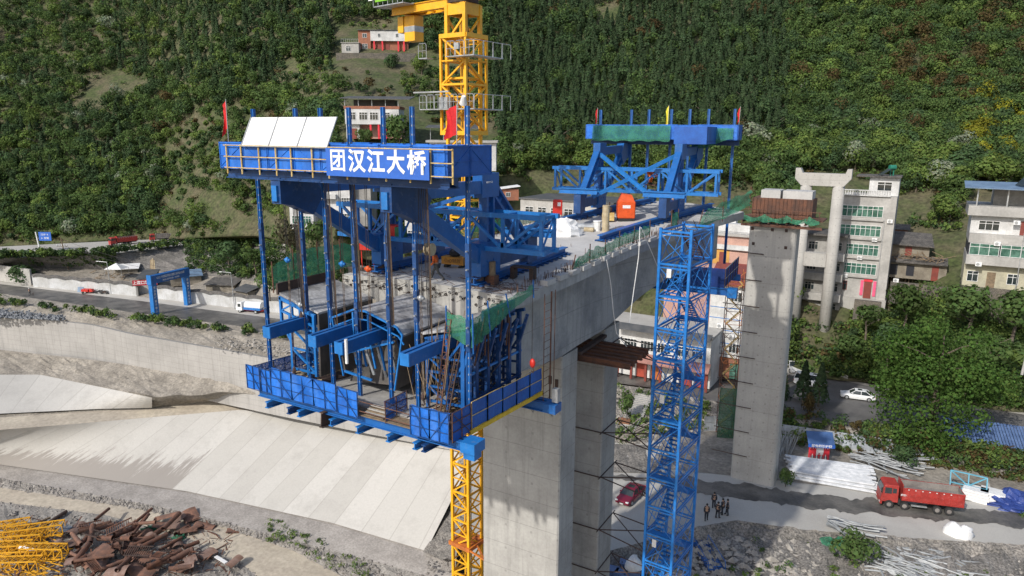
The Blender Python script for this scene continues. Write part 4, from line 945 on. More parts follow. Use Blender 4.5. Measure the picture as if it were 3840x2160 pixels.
t=gear('bucket','white plastic bucket on the deck','bucket',2240,868,0); m=MB(); m.tube((0,0,0),(0,0,.9),.3,12,.38); m.tube((0,0,.9),(0,0,1.0),.42,12); m.build('body','white',t)
t=gear('small_roll','small cream roll lying on the deck','roll',2210,872,0); MB().tube((-.5,0,.25),(.4,.1,.25),.22,10).build('roll','pale',t)
t=gear('pump','small yellow pump on the deck behind the pale post','pump',2280,835,.4); m=MB(); m.bx(-.6,.6,-.4,.4,.2,1.0); m.build('body','railyel',t,bevel=.05); m=MB(); m.ball((0,0,1.3),.4,.3,.35); m.tube((0,0,.9),(.1,0,2.0),.08); m.build('engine','rustdk',t)
t=gear('trolley','orange lettered trolley on the deck behind the walking worker','cart',1705,1005,.1); m=MB(); m.bx(-.9,.9,-.35,.35,.3,.85); m.build('box','yelp2',t); 
for x in (-.6,.6): MB().tube((x,-.3,.15),(x,.3,.15),.15,8).build('wheel','black',t)
m=MB(); m.ball((0,.1,1.1),.5,.4,.35,8,5); m.build('hose_coil','cloth_dk',t)
text('小心轻放',.34,'rustdk','lettering',t,(0,-.36,.57))
t=gear('welding_bench','rusty steel bench on the right front deck','bench',1962,1045,.1); m=MB(); m.bx(-.8,.8,-.35,.35,.75,.85); m.build('top','rustdk',t)
for x in (-.7,.7): m=MB(); m.prism([(x-.15,-.3,0),(x+.15,-.3,0),(x+.15,-.3,.75),(x-.15,-.3,.75)],(0,.6,0)); m.build('leg','rustdk',t)
t=gear('steel_drum','brown steel jack on a wooden block at the deck front','jack',1845,1065,0); MB().bx(-.35,.35,-.3,.3,0,.6).build('block','rust',t); MB().tube((0,0,.6),(0,0,1.5),.24,12).build('cylinder','wood',t)
t=gear('generator','small red and green generator on the transverse truss','generator',1530,905,.1); t.location=(-31.9,38.5,33.85); m=MB(); m.bx(-.5,.5,-.35,.35,0,.8); m.build('engine','red',t,bevel=.05); m=MB(); m.bx(-.75,.9,-.45,.45,-.1,.0); m.bx(.35,.85,-.4,.4,0,.7); m.build('frame','netgreen2',t)
for i,(a,b,l) in enumerate(((2230,800,'dark steel box beside the far traveller left foot'),(2560,985,'blue steel box on the deck edge by the stair tower'))):
    pass
# white hoses dangling down the web
for i,(pts,l) in enumerate((([(2275,975),(2290,1060),(2300,1170),(2312,1250),(2350,1300)],'thin white hose dangling down the girder web, left one'),([(2400,850),(2395,960),(2375,1100),(2360,1210)],'thin white hose dangling down the girder web, right one'),([(2405,855),(2450,960),(2490,1060)],'thin white hose slanting to the stair tower'))):
    q=[P(a,b,x=-20.6+(0.9 if i else 0)) for a,b in pts]; m=MB(q[0]); m.path(q,.035,5); tag(m.build('hose','white'),l,'hose')
# --- people
def person(name_label,loc,rz,J,cl_top,cl_leg,hat=None,scale=1.0,extra=None,group=None):
    """J: joints dict in metres; body one skinned mesh"""
    t=thing('person',name_label,'person',loc,rz,group); t.scale=(scale,)*3
    def skin(name,chains,mat,sub=1):
        vs=[];es=[];rad=[]
        idx={}
        for ch in chains:
            prev=None
            for (p,r) in ch:
                key=tuple(round(c,3) for c in p)
                if key not in idx: idx[key]=len(vs); vs.append(p); rad.append(r)
                k=idx[key]
                if prev is not None and prev!=k: es.append((prev,k))
                prev=k
        me=bpy.data.meshes.new(name); me.from_pydata(vs,es,[]); o=bpy.data.objects.new(name,me); COL.objects.link(o)
        sm=o.modifiers.new('s','SKIN'); o.modifiers.new('u','SUBSURF').levels=sub; o.modifiers['u'].render_levels=sub
        for v,r in zip(me.skin_vertices[0].data,rad): v.radius=(r,r) if not hasattr(r,'__len__') else r
        me.skin_vertices[0].data[0].use_root=True
        dg=bpy.context.evaluated_depsgraph_get(); dg.update(); m2=bpy.data.meshes.new_from_object(o.evaluated_get(dg)); bpy.data.objects.remove(o)
        m2.materials.clear(); m2.materials.append(MT[mat]); o=bpy.data.objects.new(name,m2); COL.objects.link(o); o.parent=t
        m2.polygons.foreach_set('use_smooth',[True]*len(m2.polygons)); return o
    pl,ch,nk,hd=J['pelvis'],J['chest'],J['neck'],J['head']
    body=[[(pl,.14),(ch,.16),(nk,.07),(hd,.1)]]
    for s in 'LR':
        body.append([(ch,.16),(J['sh'+s],.075),(J['el'+s],.05),(J['wr'+s],.038),(J['ha'+s],.045)])
        body.append([(pl,.14),(J['hi'+s],.1),(J['kn'+s],.07),(J['an'+s],.05),(J['to'+s],.05)])
    skin('body',body,'skin')
    jk=[[(pl,.17),(ch,.185),(nk,.08)]]
    for s in 'LR': jk.append([(ch,.185),(J['sh'+s],.09),(J['el'+s],.068),(J['wr'+s],.055)])
    skin('jacket',jk,cl_top)
    tr=[]
    for s in 'LR': tr.append([(pl,.16),(J['hi'+s],.115),(J['kn'+s],.085),(J['an'+s],.07)])
    skin('trousers',tr,cl_leg)
    h=Vector(hd)
    m=MB(); m.ball(h+Vector((0,0.01,.05)),.115,.125,.12,10,6); m.build('helmet' if hat else 'hair',hat or 'hair',t,smooth=True)
    for s in 'LR':
        m=MB(); a=Vector(J['an'+s]);b=Vector(J['to'+s]); m.bar(a-(b-a)*.2,b,.1,.09); m.build('shoe','black',t)
    return t
def JJ(pose='stand',ph=0):
    J=dict(pelvis=(0,0,.95),chest=(0,0,1.3),neck=(0,0,1.48),head=(0,-.02,1.62))
    for s,q in (('L',-1),('R',1)):
        w=.0; st=.06*q*(1 if ph else 0)
        J['sh'+s]=(.19*q,0,1.4);J['el'+s]=(.24*q,.03,1.12);J['wr'+s]=(.23*q,-.06,.88);J['ha'+s]=(.22*q,-.09,.8)
        J['hi'+s]=(.09*q,0,.9);J['kn'+s]=(.11*q,-.02+st,.5);J['an'+s]=(.11*q,st*2,.1);J['to'+s]=(.12*q,-.16+st*2,.05)
    if pose=='walk':
        J.update(chest=(0,-.12,1.28),neck=(0,-.2,1.44),head=(0,-.28,1.55),shL=(-.19,-.14,1.38),shR=(.19,-.14,1.38),elL=(-.24,-.25,1.1),wrL=(-.2,-.42,.95),haL=(-.19,-.5,.92),elR=(.24,-.1,1.1),wrR=(.22,-.3,.92),haR=(.2,-.38,.9),
        knL=(-.1,-.3,.55),anL=(-.1,-.42,.12),toL=(-.1,-.6,.07),knR=(.1,.12,.5),anR=(.1,.48,.14),toR=(.1,.36,.05))
    if pose=='bend':
        J.update(pelvis=(0,.2,.9),chest=(0,-.15,1.1),neck=(0,-.32,1.1),head=(0,-.46,1.05),shL=(-.19,-.2,1.08),shR=(.19,-.2,1.08),elL=(-.22,-.3,.8),wrL=(-.12,-.5,.62),haL=(-.1,-.56,.56),elR=(.22,-.3,.8),wrR=(.12,-.5,.62),haR=(.1,-.56,.56),hiL=(-.09,.2,.86),hiR=(.09,.2,.86),knL=(-.12,.02,.48),knR=(.12,.02,.48),anL=(-.12,.15,.1),anR=(.12,.15,.1),toL=(-.12,-.02,.05),toR=(.12,-.02,.05))
    return J
p=DK(1640,1052); person('person in an orange vest and dark trousers walking across the front of the deck',p,math.radians(-80),JJ('walk'),'cloth_or','cloth_gr','orange',1.15)
MW2=MW
p=MW@Vector((-1.5,.2,3.1)); t=thing('step_platform','small rusty standing platform on the far transverse truss','platform',p,th2); MB().bx(-.5,.5,-.4,.4,-.1,0).build('plate','rust',t); 
for x in (-.4,.4): MB().bar((x,0,-.8),(x,0,-.1),.07).build('leg','rust',t)
person('person in orange workwear and blue helmet bending over on the far transverse truss',p,math.radians(75),JJ('bend'),'cloth_or','cloth_or','helmblue',1.25)
p=MW@Vector((-4.0,1.5,0.1)); person('person in dark clothes and blue helmet by the far traveller right foot',p,math.radians(60),JJ('stand'),'cloth_dk','cloth_dk','helmblue',1.17)
# ================================================================== STAIR TOWER
TZ=-7.2; t0=Vector((-18.75,56.95,TZ)); ST=thing('stair_tower','tall bright blue steel stair tower standing beside the girder','stair tower',t0,math.radians(-4.5))
TW,TD=2.65,5.1; zt=33.1-TZ; lv=[zt]
while lv[-1]>3: lv.append(lv[-1]-2.775)
lv=[v for v in lv if v>0][::-1]
ks=lambda m,n,mat:m.build(n,mat,ST)
for x in (0,TW):
    for y in (0,TD): ks(MB().bx(x-.11,x+.11,y-.11,y+.11,0,zt+.25),'post','tblue')
for i,z in enumerate(lv):
    m=MB()
    for y in (0,TD): m.bar((0,y,z),(TW,y,z),.1,.16); m.bar((0,y,z-.3),(TW,y,z-.3),.08,.1)
    for x in (0,TW): m.bar((x,0,z),(x,TD,z),.1,.16); m.bar((x,0,z-.3),(x,TD,z-.3),.08,.1)
    ks(m,'ring_frame','tblue')
    if i:
        z0=lv[i-1]; m=MB()
        for y in (0,TD): m.bar((0,y,z0),(TW,y,z-.3),.05);m.bar((TW,y,z0),(0,y,z-.3),.05)
        for x in (0,TW): m.bar((x,0,z0),(x,TD/2,z-.3),.05);m.bar((x,TD,z0),(x,TD/2,z-.3),.05);m.bar((x,TD/2,z0),(x,0,z-.3),.04);m.bar((x,TD/2,z0),(x,TD,z-.3),.04)
        ks(m,'cross_brace','tblue')
        # stair flights: front landing at each ring
        f=i%2; a=(1.0,z0) ; m=MB(); xa=.35 if f else 1.45; y0_,y1_=(.9,TD-1.0) if f else (TD-1.0,.9)
        for s in (0,.95): m.bar((xa+s,y0_,z0),(xa+s,y1_,z-.05),.05,.22); m.bar((xa+s,y0_,z0+1),(xa+s,y1_,z+.95),.04,.04)
        for k in range(10): t=(k+.5)/10; m.bx(xa,xa+.95,y0_+(y1_-y0_)*t-.16,y0_+(y1_-y0_)*t+.16,z0+(z-z0)*t-.02,z0+(z-z0)*t+.02)
        ks(m,'stair_flight','tblue' if i<len(lv)-1 else 'rust')
    if i<len(lv)-1:
        m=MB(); m.bx(.12,TW-.12,.1,.9,z-.05,z) if i%2==0 else m.bx(.12,TW-.12,TD-1,TD-.1,z-.05,z); ks(m,'landing','tblue')
for i in range(len(lv)-1):
    a,b=lv[i],lv[i+1]
    for q in (((TW+.02,0),(TW+.02,TD)),((0,TD+.02),(TW,TD+.02))): 
        if i>=len(lv)-4 or q[0][0]>1: ks(MB().quad((q[0][0],q[0][1],a),(q[1][0],q[1][1],a),(q[1][0],q[1][1],b-.3),(q[0][0],q[0][1],b-.3)),'mesh_panel','netfine')
for k in (len(lv)-2,len(lv)-6,len(lv)-11):
    if k>0: ks(MB().bx(.75,1.15,-.14,-.1,lv[k]-1.1,lv[k]-.35),'notice_plate','white')
# tie tubes from second pier leg to the tower
for i,z in enumerate((21.6,13.2,8.6,3.0,-1.6)):
    t=thing('tie_frame',['topmost rusty tube tie between rear pier leg and stair tower, under the steel beams','second rusty tube tie from the top, pier leg to stair tower','rusty tube tie above the dark red car roof line','rusty tube tie level with the concrete yard beside the dark red car','lowest rusty tube tie by the blue blocks'][i],'tie frame',(-24,60,z),0,'rusty tube ties from pier leg to stair tower')
    for a,b in (((-.35-7.9,-1.3,0),(-.1,-1.3,0)),((-.1,-1.7,0),(-.1,3.0,0)),((-.1,-1.2,0),(5.3,-2.6,0)),((-.1,-1.2,0),(5.2,1.6,0)),((-.1,2.5,0),(5.2,-2.5,0)),((-.1,2.5,0),(5.2,1.7,0))): MB().tube(a,b,.055,6).build('tube','rustdk',t)
# bottom platform of far traveller seen past the tower
lo=Vector((-15,72,26.5)); t=thing('lower_platform','lower hanging platform of the far traveller showing right of the stair tower','work platform',(-22.3,70.0,25.6),math.radians(4))
for y in (0,8): MB().ibeam((-9,y,0),(6.3,y,0),.4,.7).build('beam','blue',t)
MB().bx(-9,5.9,0,8.2,.36,.42).build('floor','dblue',t)
MB().bx(6.3,7.2,-.4,.5,-.5,.4).build('beam_end_box','lblue',t)
m=MB(); m.quad((5.9,0,.4),(5.9,8.2,.4),(5.9,8.2,2.3),(5.9,0,2.3)); m.quad((2,0,.4),(5.9,0,.4),(5.9,0,2.3),(2,0,2.3)); m.build('mesh_panel','netfine2',t)
for q in range(6): MB().bar((5.95,q*1.6,.4),(5.95,q*1.6,2.3),.06).build('panel_post','rustdk',t)
MB().bar((5.95,0,2.3),(5.95,8.2,2.3),.06).build('hand_rail','galv',t); MB().bar((5.95,0,1.3),(5.95,8.2,1.3),.05).build('hand_rail','galv',t)
t['label']='lower hanging platform of the far traveller showing right of the stair tower'
# ================================================================== TOWER CRANE
cb=Vector((-36.2,53.8,-33)); CRN=thing('tower_crane','yellow lattice tower crane rising behind the near traveller','tower crane',cb,math.radians(-6))
kc=lambda m,n,mat:m.build(n,mat,CRN)
def mast(w,z0,z1,step,pw,bw,name,skip=False):
    h=w/2; n=round((z1-z0)/step); st=(z1-z0)/n
    for i in range(n):
        a=z0+i*st;b=a+st; m=MB()
        for x,y in ((-h,-h),(h,-h),(h,h),(-h,h)): m.bx(x-pw/2,x+pw/2,y-pw/2,y+pw/2,a,b)
        c=[(-h,-h),(h,-h),(h,h),(-h,h)]
        for k in range(4):
            p,q=c[k],c[(k+1)%4]
            m.bar((*p,a+.05),(*q,a+.05),bw*1.2)
            for z_ in (0,1):
                za,zb=a+z_*st/2,a+(z_+1)*st/2
                if (z_+k)%2: p_,q_=q,p
                else: p_,q_=p,q
                m.bar((*p_,za),(*q_,zb),bw)
                m.bar((*p,zb),(*q,zb),bw*.8)
        kc(m,name,'yel')
        if not skip:
            m=MB(); 
            for s in (-.2,.2): m.tube((s,.3,a),(s+.25*(-1)**i,.3,b),.03,4)
            for r_ in range(8): m.tube((-.2+.03*r_*(-1)**i,.3,a+st*r_/8),(.2+.03*r_*(-1)**i,.3,a+st*r_/8),.02,4)
            kc(m,'ladder','railyel')
mast(2.05,0,81.5,3.05,.26,.13,'mast_section')
mast(2.8,73.9,82.0,4.05,.2,.14,'climbing_cage',True)
m=MB(); 
for z in (73.9,82.0):
    for a,b in (((-1.45,-1.45),(1.45,-1.45)),((1.45,-1.45),(1.45,1.45)),((1.45,1.45),(-1.45,1.45)),((-1.45,1.45),(-1.45,-1.45))): m.bar((*a,z),(*b,z),.22,.36)
kc(m,'cage_ring','yel')
# legs above cage
m=MB()
for x,y in ((-1.0,-1.0),(1.0,-1.0),(1.0,1.0),(-1.0,1.0)): m.bx(x-.16,x+.16,y-.16,y+.16,81.5,84.6)
for a,b in (((-1,-1),(1,-1)),((1,-1),(1,1)),((1,1),(-1,1)),((-1,1),(-1,-1))): m.bar((*a,81.6),(*b,83.6),.16); m.bar((*a,84.2),(*b,84.2),.2,.95)
kc(m,'top_section','yel')
kc(MB().tube((0,0,84.7),(0,0,85.1),1.3,20),'slewing_ring','rustdk'); kc(MB().bx(-1.3,1.3,-1.3,1.3,85.1,86.0),'slewing_table','yel'); kc(MB().bx(1.3,2.7,-1.9,-.5,84.9,87.1),'operator_cab','white')
m=MB(); m.bx(-.5,.5,-.5,.5,86,92); kc(m,'tower_head','yel')
for zp,k in ((80.2,0),(75.9,1)):   # grey service platforms
    for sx,(x0,x1,y0,y1) in enumerate(((-3.1,3.1,-2.4,-1.5),(2.0,3.1,-1.5,1.6))):
        if k==0 and sx==0: x0=-1.0+1.0
        m=MB(); m.bx(x0,x1,y0,y1,zp-.05,zp+.03); kc(m,'service_platform','galv')
    m=MB()
    def cage(ax,bx_,y):
        n=max(1,round(abs(bx_-ax)/.9))
        for i in range(n):
            a=ax+(bx_-ax)*i/n;b=ax+(bx_-ax)*(i+1)/n-.08
            m.path([(a,y,zp),(a,y,zp+1.05),(a+.1,y,zp+1.2),(b-.1,y,zp+1.2),(b,y,zp+1.05),(b,y,zp)],.035,4); m.tube((a,y,zp+.6),(b,y,zp+.6),.025,4); m.tube(((a+b)/2,y,zp),((a+b)/2,y,zp+1.2),.02,4)
    cage(-3.1 if k else 0.1,3.1,-2.4)
    if k==0: cage(-3.1,-2.1,-2.4); m.bx(-3.1,-2.1,-2.4,-1.6,zp-.05,zp+.02)
    for i in range(4): y=-2.4+i*1.3; m.path([(3.1,y,zp),(3.1,y,zp+1.2),(3.1,y+1.2,zp+1.2),(3.1,y+1.2,zp)],.035,4)
    kc(m,'platform_railing','galv')
kc(MB().bx(-3.9,.2,-2.3,-2.1,77.3,77.42),'monorail_beam','galv')
kc(MB().tube((2.0,-2.5,76.3),(2.3,-2.8,76.9),.34,12,.16),'floodlight','white'); kc(MB().bx(1.2,1.7,-2.7,-2.5,80.7,81.2),'floodlight','galv')
kc(MB().bx(-1.0,.0,-2.2,-1.6,75.95,76.9),'hydraulic_box','galv')
MB().tube((.5,0,0),(.5,0,84),.05,5).build('power_cable','cable',CRN)
# counter jib with counterweight
ja=P(1745,28,d=61.3);jb=P(1503,80,d=66.8); dz=float(ja.z); D_=Vector((jb.x-ja.x,jb.y-ja.y,0)); L_=D_.length; rj=math.atan2(D_.y,D_.x)
J=lambda m,n,mat: (lambda o:(setattr(o,'location',(0,0,dz-cb.z)),setattr(o,'rotation_euler',(0,0,rj-math.radians(-6)))))(kc(m,n,mat))
for s in (-.75,.75): J(MB().ibeam((0,s,.35),(L_,s,.35),.3,.75),'counter_jib_beam','yel')
m=MB()
for i in range(6): m.bar((i*L_/6,-.75,.15),((i+1)*L_/6,.75,.15),.12); m.bar((i*L_/6,.75,.15),(i*L_/6,-.75,.15),.12)
J(m,'jib_bracing','yel')
m=MB(); m.bx(L_-2.3,L_-.9,-1.0,.1,-2.3,-.1); m.bx(L_-.85,L_-.1,-1.0,.2,-1.5,-.1); J(m,'counterweight','yel')
J(MB().bx(L_-2.31,L_-.89,-1.01,.11,-1.5,-1.0),'counterweight_band','galv')
m=MB(); m.bx(L_-3.2,L_+.9,.9,2.2,.6,.68); m.bx(L_-3.2,L_+.9,-1.2,.9,.7,.78)
J(m,'jib_walkway','galv')
m=MB()
for i in range(7): m.tube((L_+.9-i*.68,2.2,.7),(L_+.9-i*.68,2.2,1.9),.035,4)
m.tube((L_+.9,2.2,1.9),(L_-3.2,2.2,1.9),.035,4); m.tube((L_+.9,2.2,1.3),(L_-3.2,2.2,1.3),.03,4); J(m,'jib_railing','galv')
m=MB(); m.bx(L_-2.5,L_+.5,2.25,2.3,1.0,2.0); J(m,'name_board','limeb')
t_=text('ZOOMLION',.9,'letter','board_lettering',CRN,(0,0,0),bold=.03)
vv=Vector((math.cos(rj),math.sin(rj),0)); nn_=Vector((-vv.y,vv.x,0))
wp=Vector((cb.x,cb.y,dz+1.5))+vv*(L_-1.0)+nn_*2.32
loc=Matrix.Rotation(math.radians(6),3,'Z')@(wp-cb); t_.location=loc; t_.rotation_euler=(math.pi/2,0,rj+math.pi-math.radians(-6))
# mast ties to the pier
for z in (0.6,26.0-.0):
    kc(MB().bx(-1.35,1.35,-1.35,1.35,z+33-.2,z+33+.2),'tie_collar','orange2')
    m=MB(); 
    for a,b in (((1.2,-1.2),(4.9,-1.8)),((1.2,1.2),(5.0,-.4)),((1.2,0),(4.9,-2.6))): m.bar((*a,z+33),(*b,z+33),.14)
    kc(m,'tie_bar','orange2')
# brown scaffold stair behind the tower
o=P(2690,1640,z=-7); t=thing('scaffold_stair','slender yellow brown scaffold stair shaft behind the blue stair tower','scaffold',o,math.radians(20))
for x in (0,2.4):
    for y in (0,2.4): MB().tube((x,y,0),(x,y,27),.06,5).build('post','rustdk',t)
for i in range(13):
    z=i*2.1; m=MB()
    for a,b in (((0,0),(2.4,0)),((2.4,0),(2.4,2.4)),((2.4,2.4),(0,2.4)),((0,2.4),(0,0))): m.tube((*a,z),(*b,z),.045,4); m.tube((*a,z),(*b,z+2.1),.035,4)
    m.build('ledger','rust' if i%3 else 'orange2',t)
    m=MB(); xa,xb_=(.2,2.2) if i%2 else (2.2,.2)
    for s in (.5,1.1): m.bar((xa,s,z),(xb_,s,z+2.1),.05,.12)
    for k in range(7): q=(k+.5)/7; m.bx(xa+(xb_-xa)*q-.12,xa+(xb_-xa)*q+.12,.5,1.1,z+2.1*q-.02,z+2.1*q+.02)
    m.build('stair_flight','railyel',t)
for k in range(7):
    m=MB(); z=2+k*3.6; m.tube((2.4,0,z),(7.5,-1.5,z-.3),.045,4); m.tube((2.4,2,z+.4),(7.4,-1.5,z-.3),.045,4); m.build('tie_tube','rust',t)
m=MB(); m.quad((-.1,-.1,0),(2.5,-.1,0),(2.5,-.1,8.5),(-.1,-.1,8.5)); m.quad((2.5,-.1,0),(2.5,2.5,0),(2.5,2.5,8.5),(2.5,-.1,8.5)); m.build('green_netting','netgreen3',t)
# ================================================================== BUILDINGS
MT['wwhite']=M('white_tile_wall',(.66,.66,.65),(.5,.5,.49),.4,.7,streak=.35)
MT['wgrey']=M('cement_render',(.36,.35,.33),(.25,.24,.225),.35,.85,streak=.4,bump=.2)
MT['wlgrey']=M('pale_cement_wall',(.47,.455,.43),(.35,.34,.32),.3,.85,streak=.3)
MT['brick']=M('brick_wall',(.42,.17,.095),(.32,.14,.09),1.2,.85,fine=.3)
MT['pink']=M('pink_wall',(.55,.33,.26),(.45,.27,.22),.5,.8)
MT['yellow']=M('yellow_wall',(.62,.33,.07),(.5,.27,.07),.5,.8)
MT['roofdk']=M('dark_roof_sheet',(.07,.075,.08),(.11,.11,.11),.5,.6)
MT['roofred']=M('red_roof_tiles',(.30,.065,.045),(.22,.06,.05),.8,.7,fine=.4)
MT['roofblue']=M('blue_grey_roof_sheet',(.17,.26,.38),(.12,.18,.27),.5,.5)
MT['tile']=M('old_grey_tiles',(.11,.105,.10),(.19,.175,.16),.9,.9,fine=.5,bump=.6)
MT['redpap']=M('red_paper',(.75,.04,.06),(.65,.03,.05),1,.7)
MT['pinkpap']=M('pink_paper',(.85,.12,.25),(.7,.1,.2),1,.7)
MT['door']=M('red_brown_door',(.24,.05,.035),(.18,.04,.03),1,.6)
MT['stone']=M('stone_wall',(.24,.21,.17),(.15,.14,.12),.8,.95,bump=.9,bscale=2,fine=.5)
def win(par,x,y,z,w,h,n=2,gl='glass',fr='white',face='f',t=.09):
    """window: frame part with glass pane sub-part; on the local -y face"""
    m=MB(); s=.07
    m.bx(x,x+w,y-t,y+.02,z,z+s);m.bx(x,x+w,y-t,y+.02,z+h-s,z+h);m.bx(x,x+s,y-t,y+.02,z+s,z+h-s);m.bx(x+w-s,x+w,y-t,y+.02,z+s,z+h-s)
    for k in range(1,n): m.bx(x+w*k/n-s/2,x+w*k/n+s/2,y-t,y+.02,z+s,z+h-s)
    if h>1.5: m.bx(x+s,x+w-s,y-t*.9,y+.02,z+h*.68,z+h*.68+s)
    f=m.build('window',fr,par); MB().bx(x+s,x+w-s,y-.03,y-.015,z+s,z+h-s).build('pane',gl,f); return f
def winx(par,x,y,z,w,h,n=2,gl='glass',fr='white'):   # on a +x face
    m=MB(); s=.07;t=.09
    m.bx(x-.02,x+t,y,y+w,z,z+s);m.bx(x-.02,x+t,y,y+w,z+h-s,z+h);m.bx(x-.02,x+t,y,y+s,z,z+h);m.bx(x-.02,x+t,y+w-s,y+w,z,z+h)
    for k in range(1,n): m.bx(x-.02,x+t,y+w*k/n-s/2,y+w*k/n+s/2,z+s,z+h-s)
    f=m.build('window',fr,par); MB().bx(x+.015,x+.03,y+s,y+w-s,z+s,z+h-s).build('pane',gl,f)
def bld(name,label,px0,px1,pyb,d,rot=0,cat='building'):
    a=P(px0,pyb,d=d); rz=YAW+math.radians(rot); u=np.array((math.cos(rz),math.sin(rz),0)); lo,hi=0,80
    for _ in range(40):
        m=(lo+hi)/2; q=np.array(a)+u*m-CC
        if 1920+F_*(q@CR)/(q@CF)<px1: lo=m
        else: hi=m
    return thing(name,label,cat,a,rz),lo
box=lambda t,n,mat,*a: MB().bx(*a).build(n,mat,t)
# hill brick house
t,w=bld('house','brick and white two storey house high on the hill left of the crane',1345,1530,192,252)
wb=w*.25; box(t,'wall','brick',0,wb,0,7,0,7.0); box(t,'upper_wall','wwhite',wb+.01,w,-.35,7,3.5,6.9); box(t,'lower_wall','brick',wb+.02,w,.8,7,0,3.48)
MB().prism([(-.3,-.7,7.02),(w+.3,-.7,7.0),(w+.3,7.2,7.5),(-.3,7.2,7.5)],(0,0,.18)).build('roof','roofdk',t)
win(t,wb*.35,0,4.6,1.5,1.4); win(t,wb*.3,0,.8,1.9,1.7); 
for x in (wb+2.6,w-4.2): win(t,x,-.35,4.7,1.0,1.3)
for x in (wb+2.2,wb+5.2): box(t,'door','door',x,x+1.3,.7,.8,0,2.6)
for x in (wb+1.0,wb+3.9,w-3.6,w-1.6): box(t,'red_pillar','redpap',x,x+.5,-.3,.1,0,3.4)
t2,w2=bld('shed','small grey flat roofed annex left of the brick hill house',1282,1346,205,249,0,'shed')
box(t2,'wall','wlgrey',0,w2,0,4,0,3.9); box(t2,'roof','conc',-.3,w2+.3,-.3,4.2,3.91,4.1); win(t2,w2*.25,0,1.2,1.7,1.7,2); 
m=MB(); 
for i in range(9): m.bar((i*w2/8,-.2,4.1),(i*w2/8,-.2,5.2),.06)
m.bar((0,-.2,5.2),(w2,-.2,5.2),.07); m.build('railing','galv',t2)
t3,w3=bld('terrace_wall','rough stone terrace wall below the brick hill house',1262,1560,250,246,0,'wall'); box(t3,'stonework','stone',0,w3,0,1.2,-2,4.6)
# three storey house
t,w=bld('house','white three storey house with dark canopy roof behind the sign platform',1300,1500,520,182)
box(t,'ground_floor_wall','wwhite',0,w*.25,.0,8,0,3.6); box(t,'ground_floor_wall','pink',w*.25,w,2.4,8,0,3.58); box(t,'middle_floor_wall','wwhite',0,w,-.9,8,3.62,7.4); box(t,'parapet','brick',-.2,w+.2,-1.0,8.1,7.42,8.1)
for x in (.6,3.6,6.3,9.3): win(t,x,-.9,4.7,2.1,1.9,3)
for x in (w*.45,w*.6,w*.75,w*.95): box(t,'red_pillar','redpap',x,x+.45,-.8,-.35,0,3.6)
box(t,'door','door',w*.1,w*.1+1.4,-.06,0,0,2.6)
for x in (0,w*.25,w*.5,w*.75,w-.2): box(t,'roof_post','galv',x,x+.15,-.8,-.65,8.1,9.9)
MB().prism([(-.9,-1.9,9.9),(w+3,-1.9,9.7),(w+3,8.5,10.8),(-.9,8.5,10.8)],(0,0,.15)).build('roof','roofdk',t)
box(t,'roof_room','roofdk',1.5,w-1.5,3,7,8.12,9.8)
# house right behind crane
t,w=bld('house','low white house with flat ledge roof behind the yellow crane mast',1612,1860,640,170)
box(t,'wall','wwhite',0,w,0,9,0,6.6); box(t,'roof','conc',-.8,w+.4,-.8,9,6.62,7.15); 
for x in (1.4,3.5,6.5,9.5): win(t,x,0,4.3,1.5,1.4)
for x in (.2,3.3,9.8): box(t,'canopy_post','galv',x,x+.12,.2,.32,7.16,9.9)
MB().prism([(-.8,-1,10),(12.5,-1,9.8),(12.5,6,10.6),(-.8,6,10.6)],(0,0,.14)).build('canopy','roofdk',t)
# white buildings behind the sign platform legs
t,w=bld('apartment_building','white four storey building with green panes seen under the sign platform',1090,1178,862,165,-4)
box(t,'wall','wwhite',0,w,0,9,0,12.6)
for i in range(3):
    for x in (.5,3.1): win(t,x,0,1.4+i*3.9,1.9,1.9,3,'gglass')
t,w=bld('apartment_building','white building with rounded balcony beside the first, under the sign',1222,1335,850,167,0)
box(t,'wall','wwhite',0,w,0,9,0,12.0)
for i in range(3): win(t,3.9,0,1.2+i*3.7,2.4,1.9,4); box(t,'balcony','wwhite',-.9,2.9,-1.3,0,2.9+i*3.7,3.9+i*3.7)
box(t,'grey_side_wall','wgrey',w+.01,w+3.5,1.0,9,0,13)
t,w=bld('house','small white house glimpsed below the near traveller truss',1520,1600,912,160,0); box(t,'wall','wwhite',0,w,0,6,0,8.2)
for z in (1.2,4.8): win(t,.6,0,z,1.5,1.7); win(t,2.8,0,z,1.3,1.7)
box(t,'roof','roofdk',-.3,w+.3,-.4,6.2,8.22,8.4)
t,w=bld('house','brick hut with pale roof right of the near traveller top',1880,1945,752,158,8,'hut'); box(t,'wall','brick',0,w,0,4,0,2.5); MB().prism([(-.3,-.5,2.5),(w+.3,-.5,3.1),(w+.3,4.2,3.1),(-.3,4.2,2.5)],(0,0,.12)).build('roof','white',t); win(t,1,0,.8,1,1)
t,w=bld('warehouse','long low building with grey flat roof behind the travellers',1950,2290,960,156,-30); box(t,'wall','wlgrey',0,w,0,13,0,12.5); box(t,'roof','roofdk',-.3,w+.3,-.3,13.3,12.52,12.8)
for i in range(6): win(t,1.2+i*3.1,0,9.2,2,1.8)
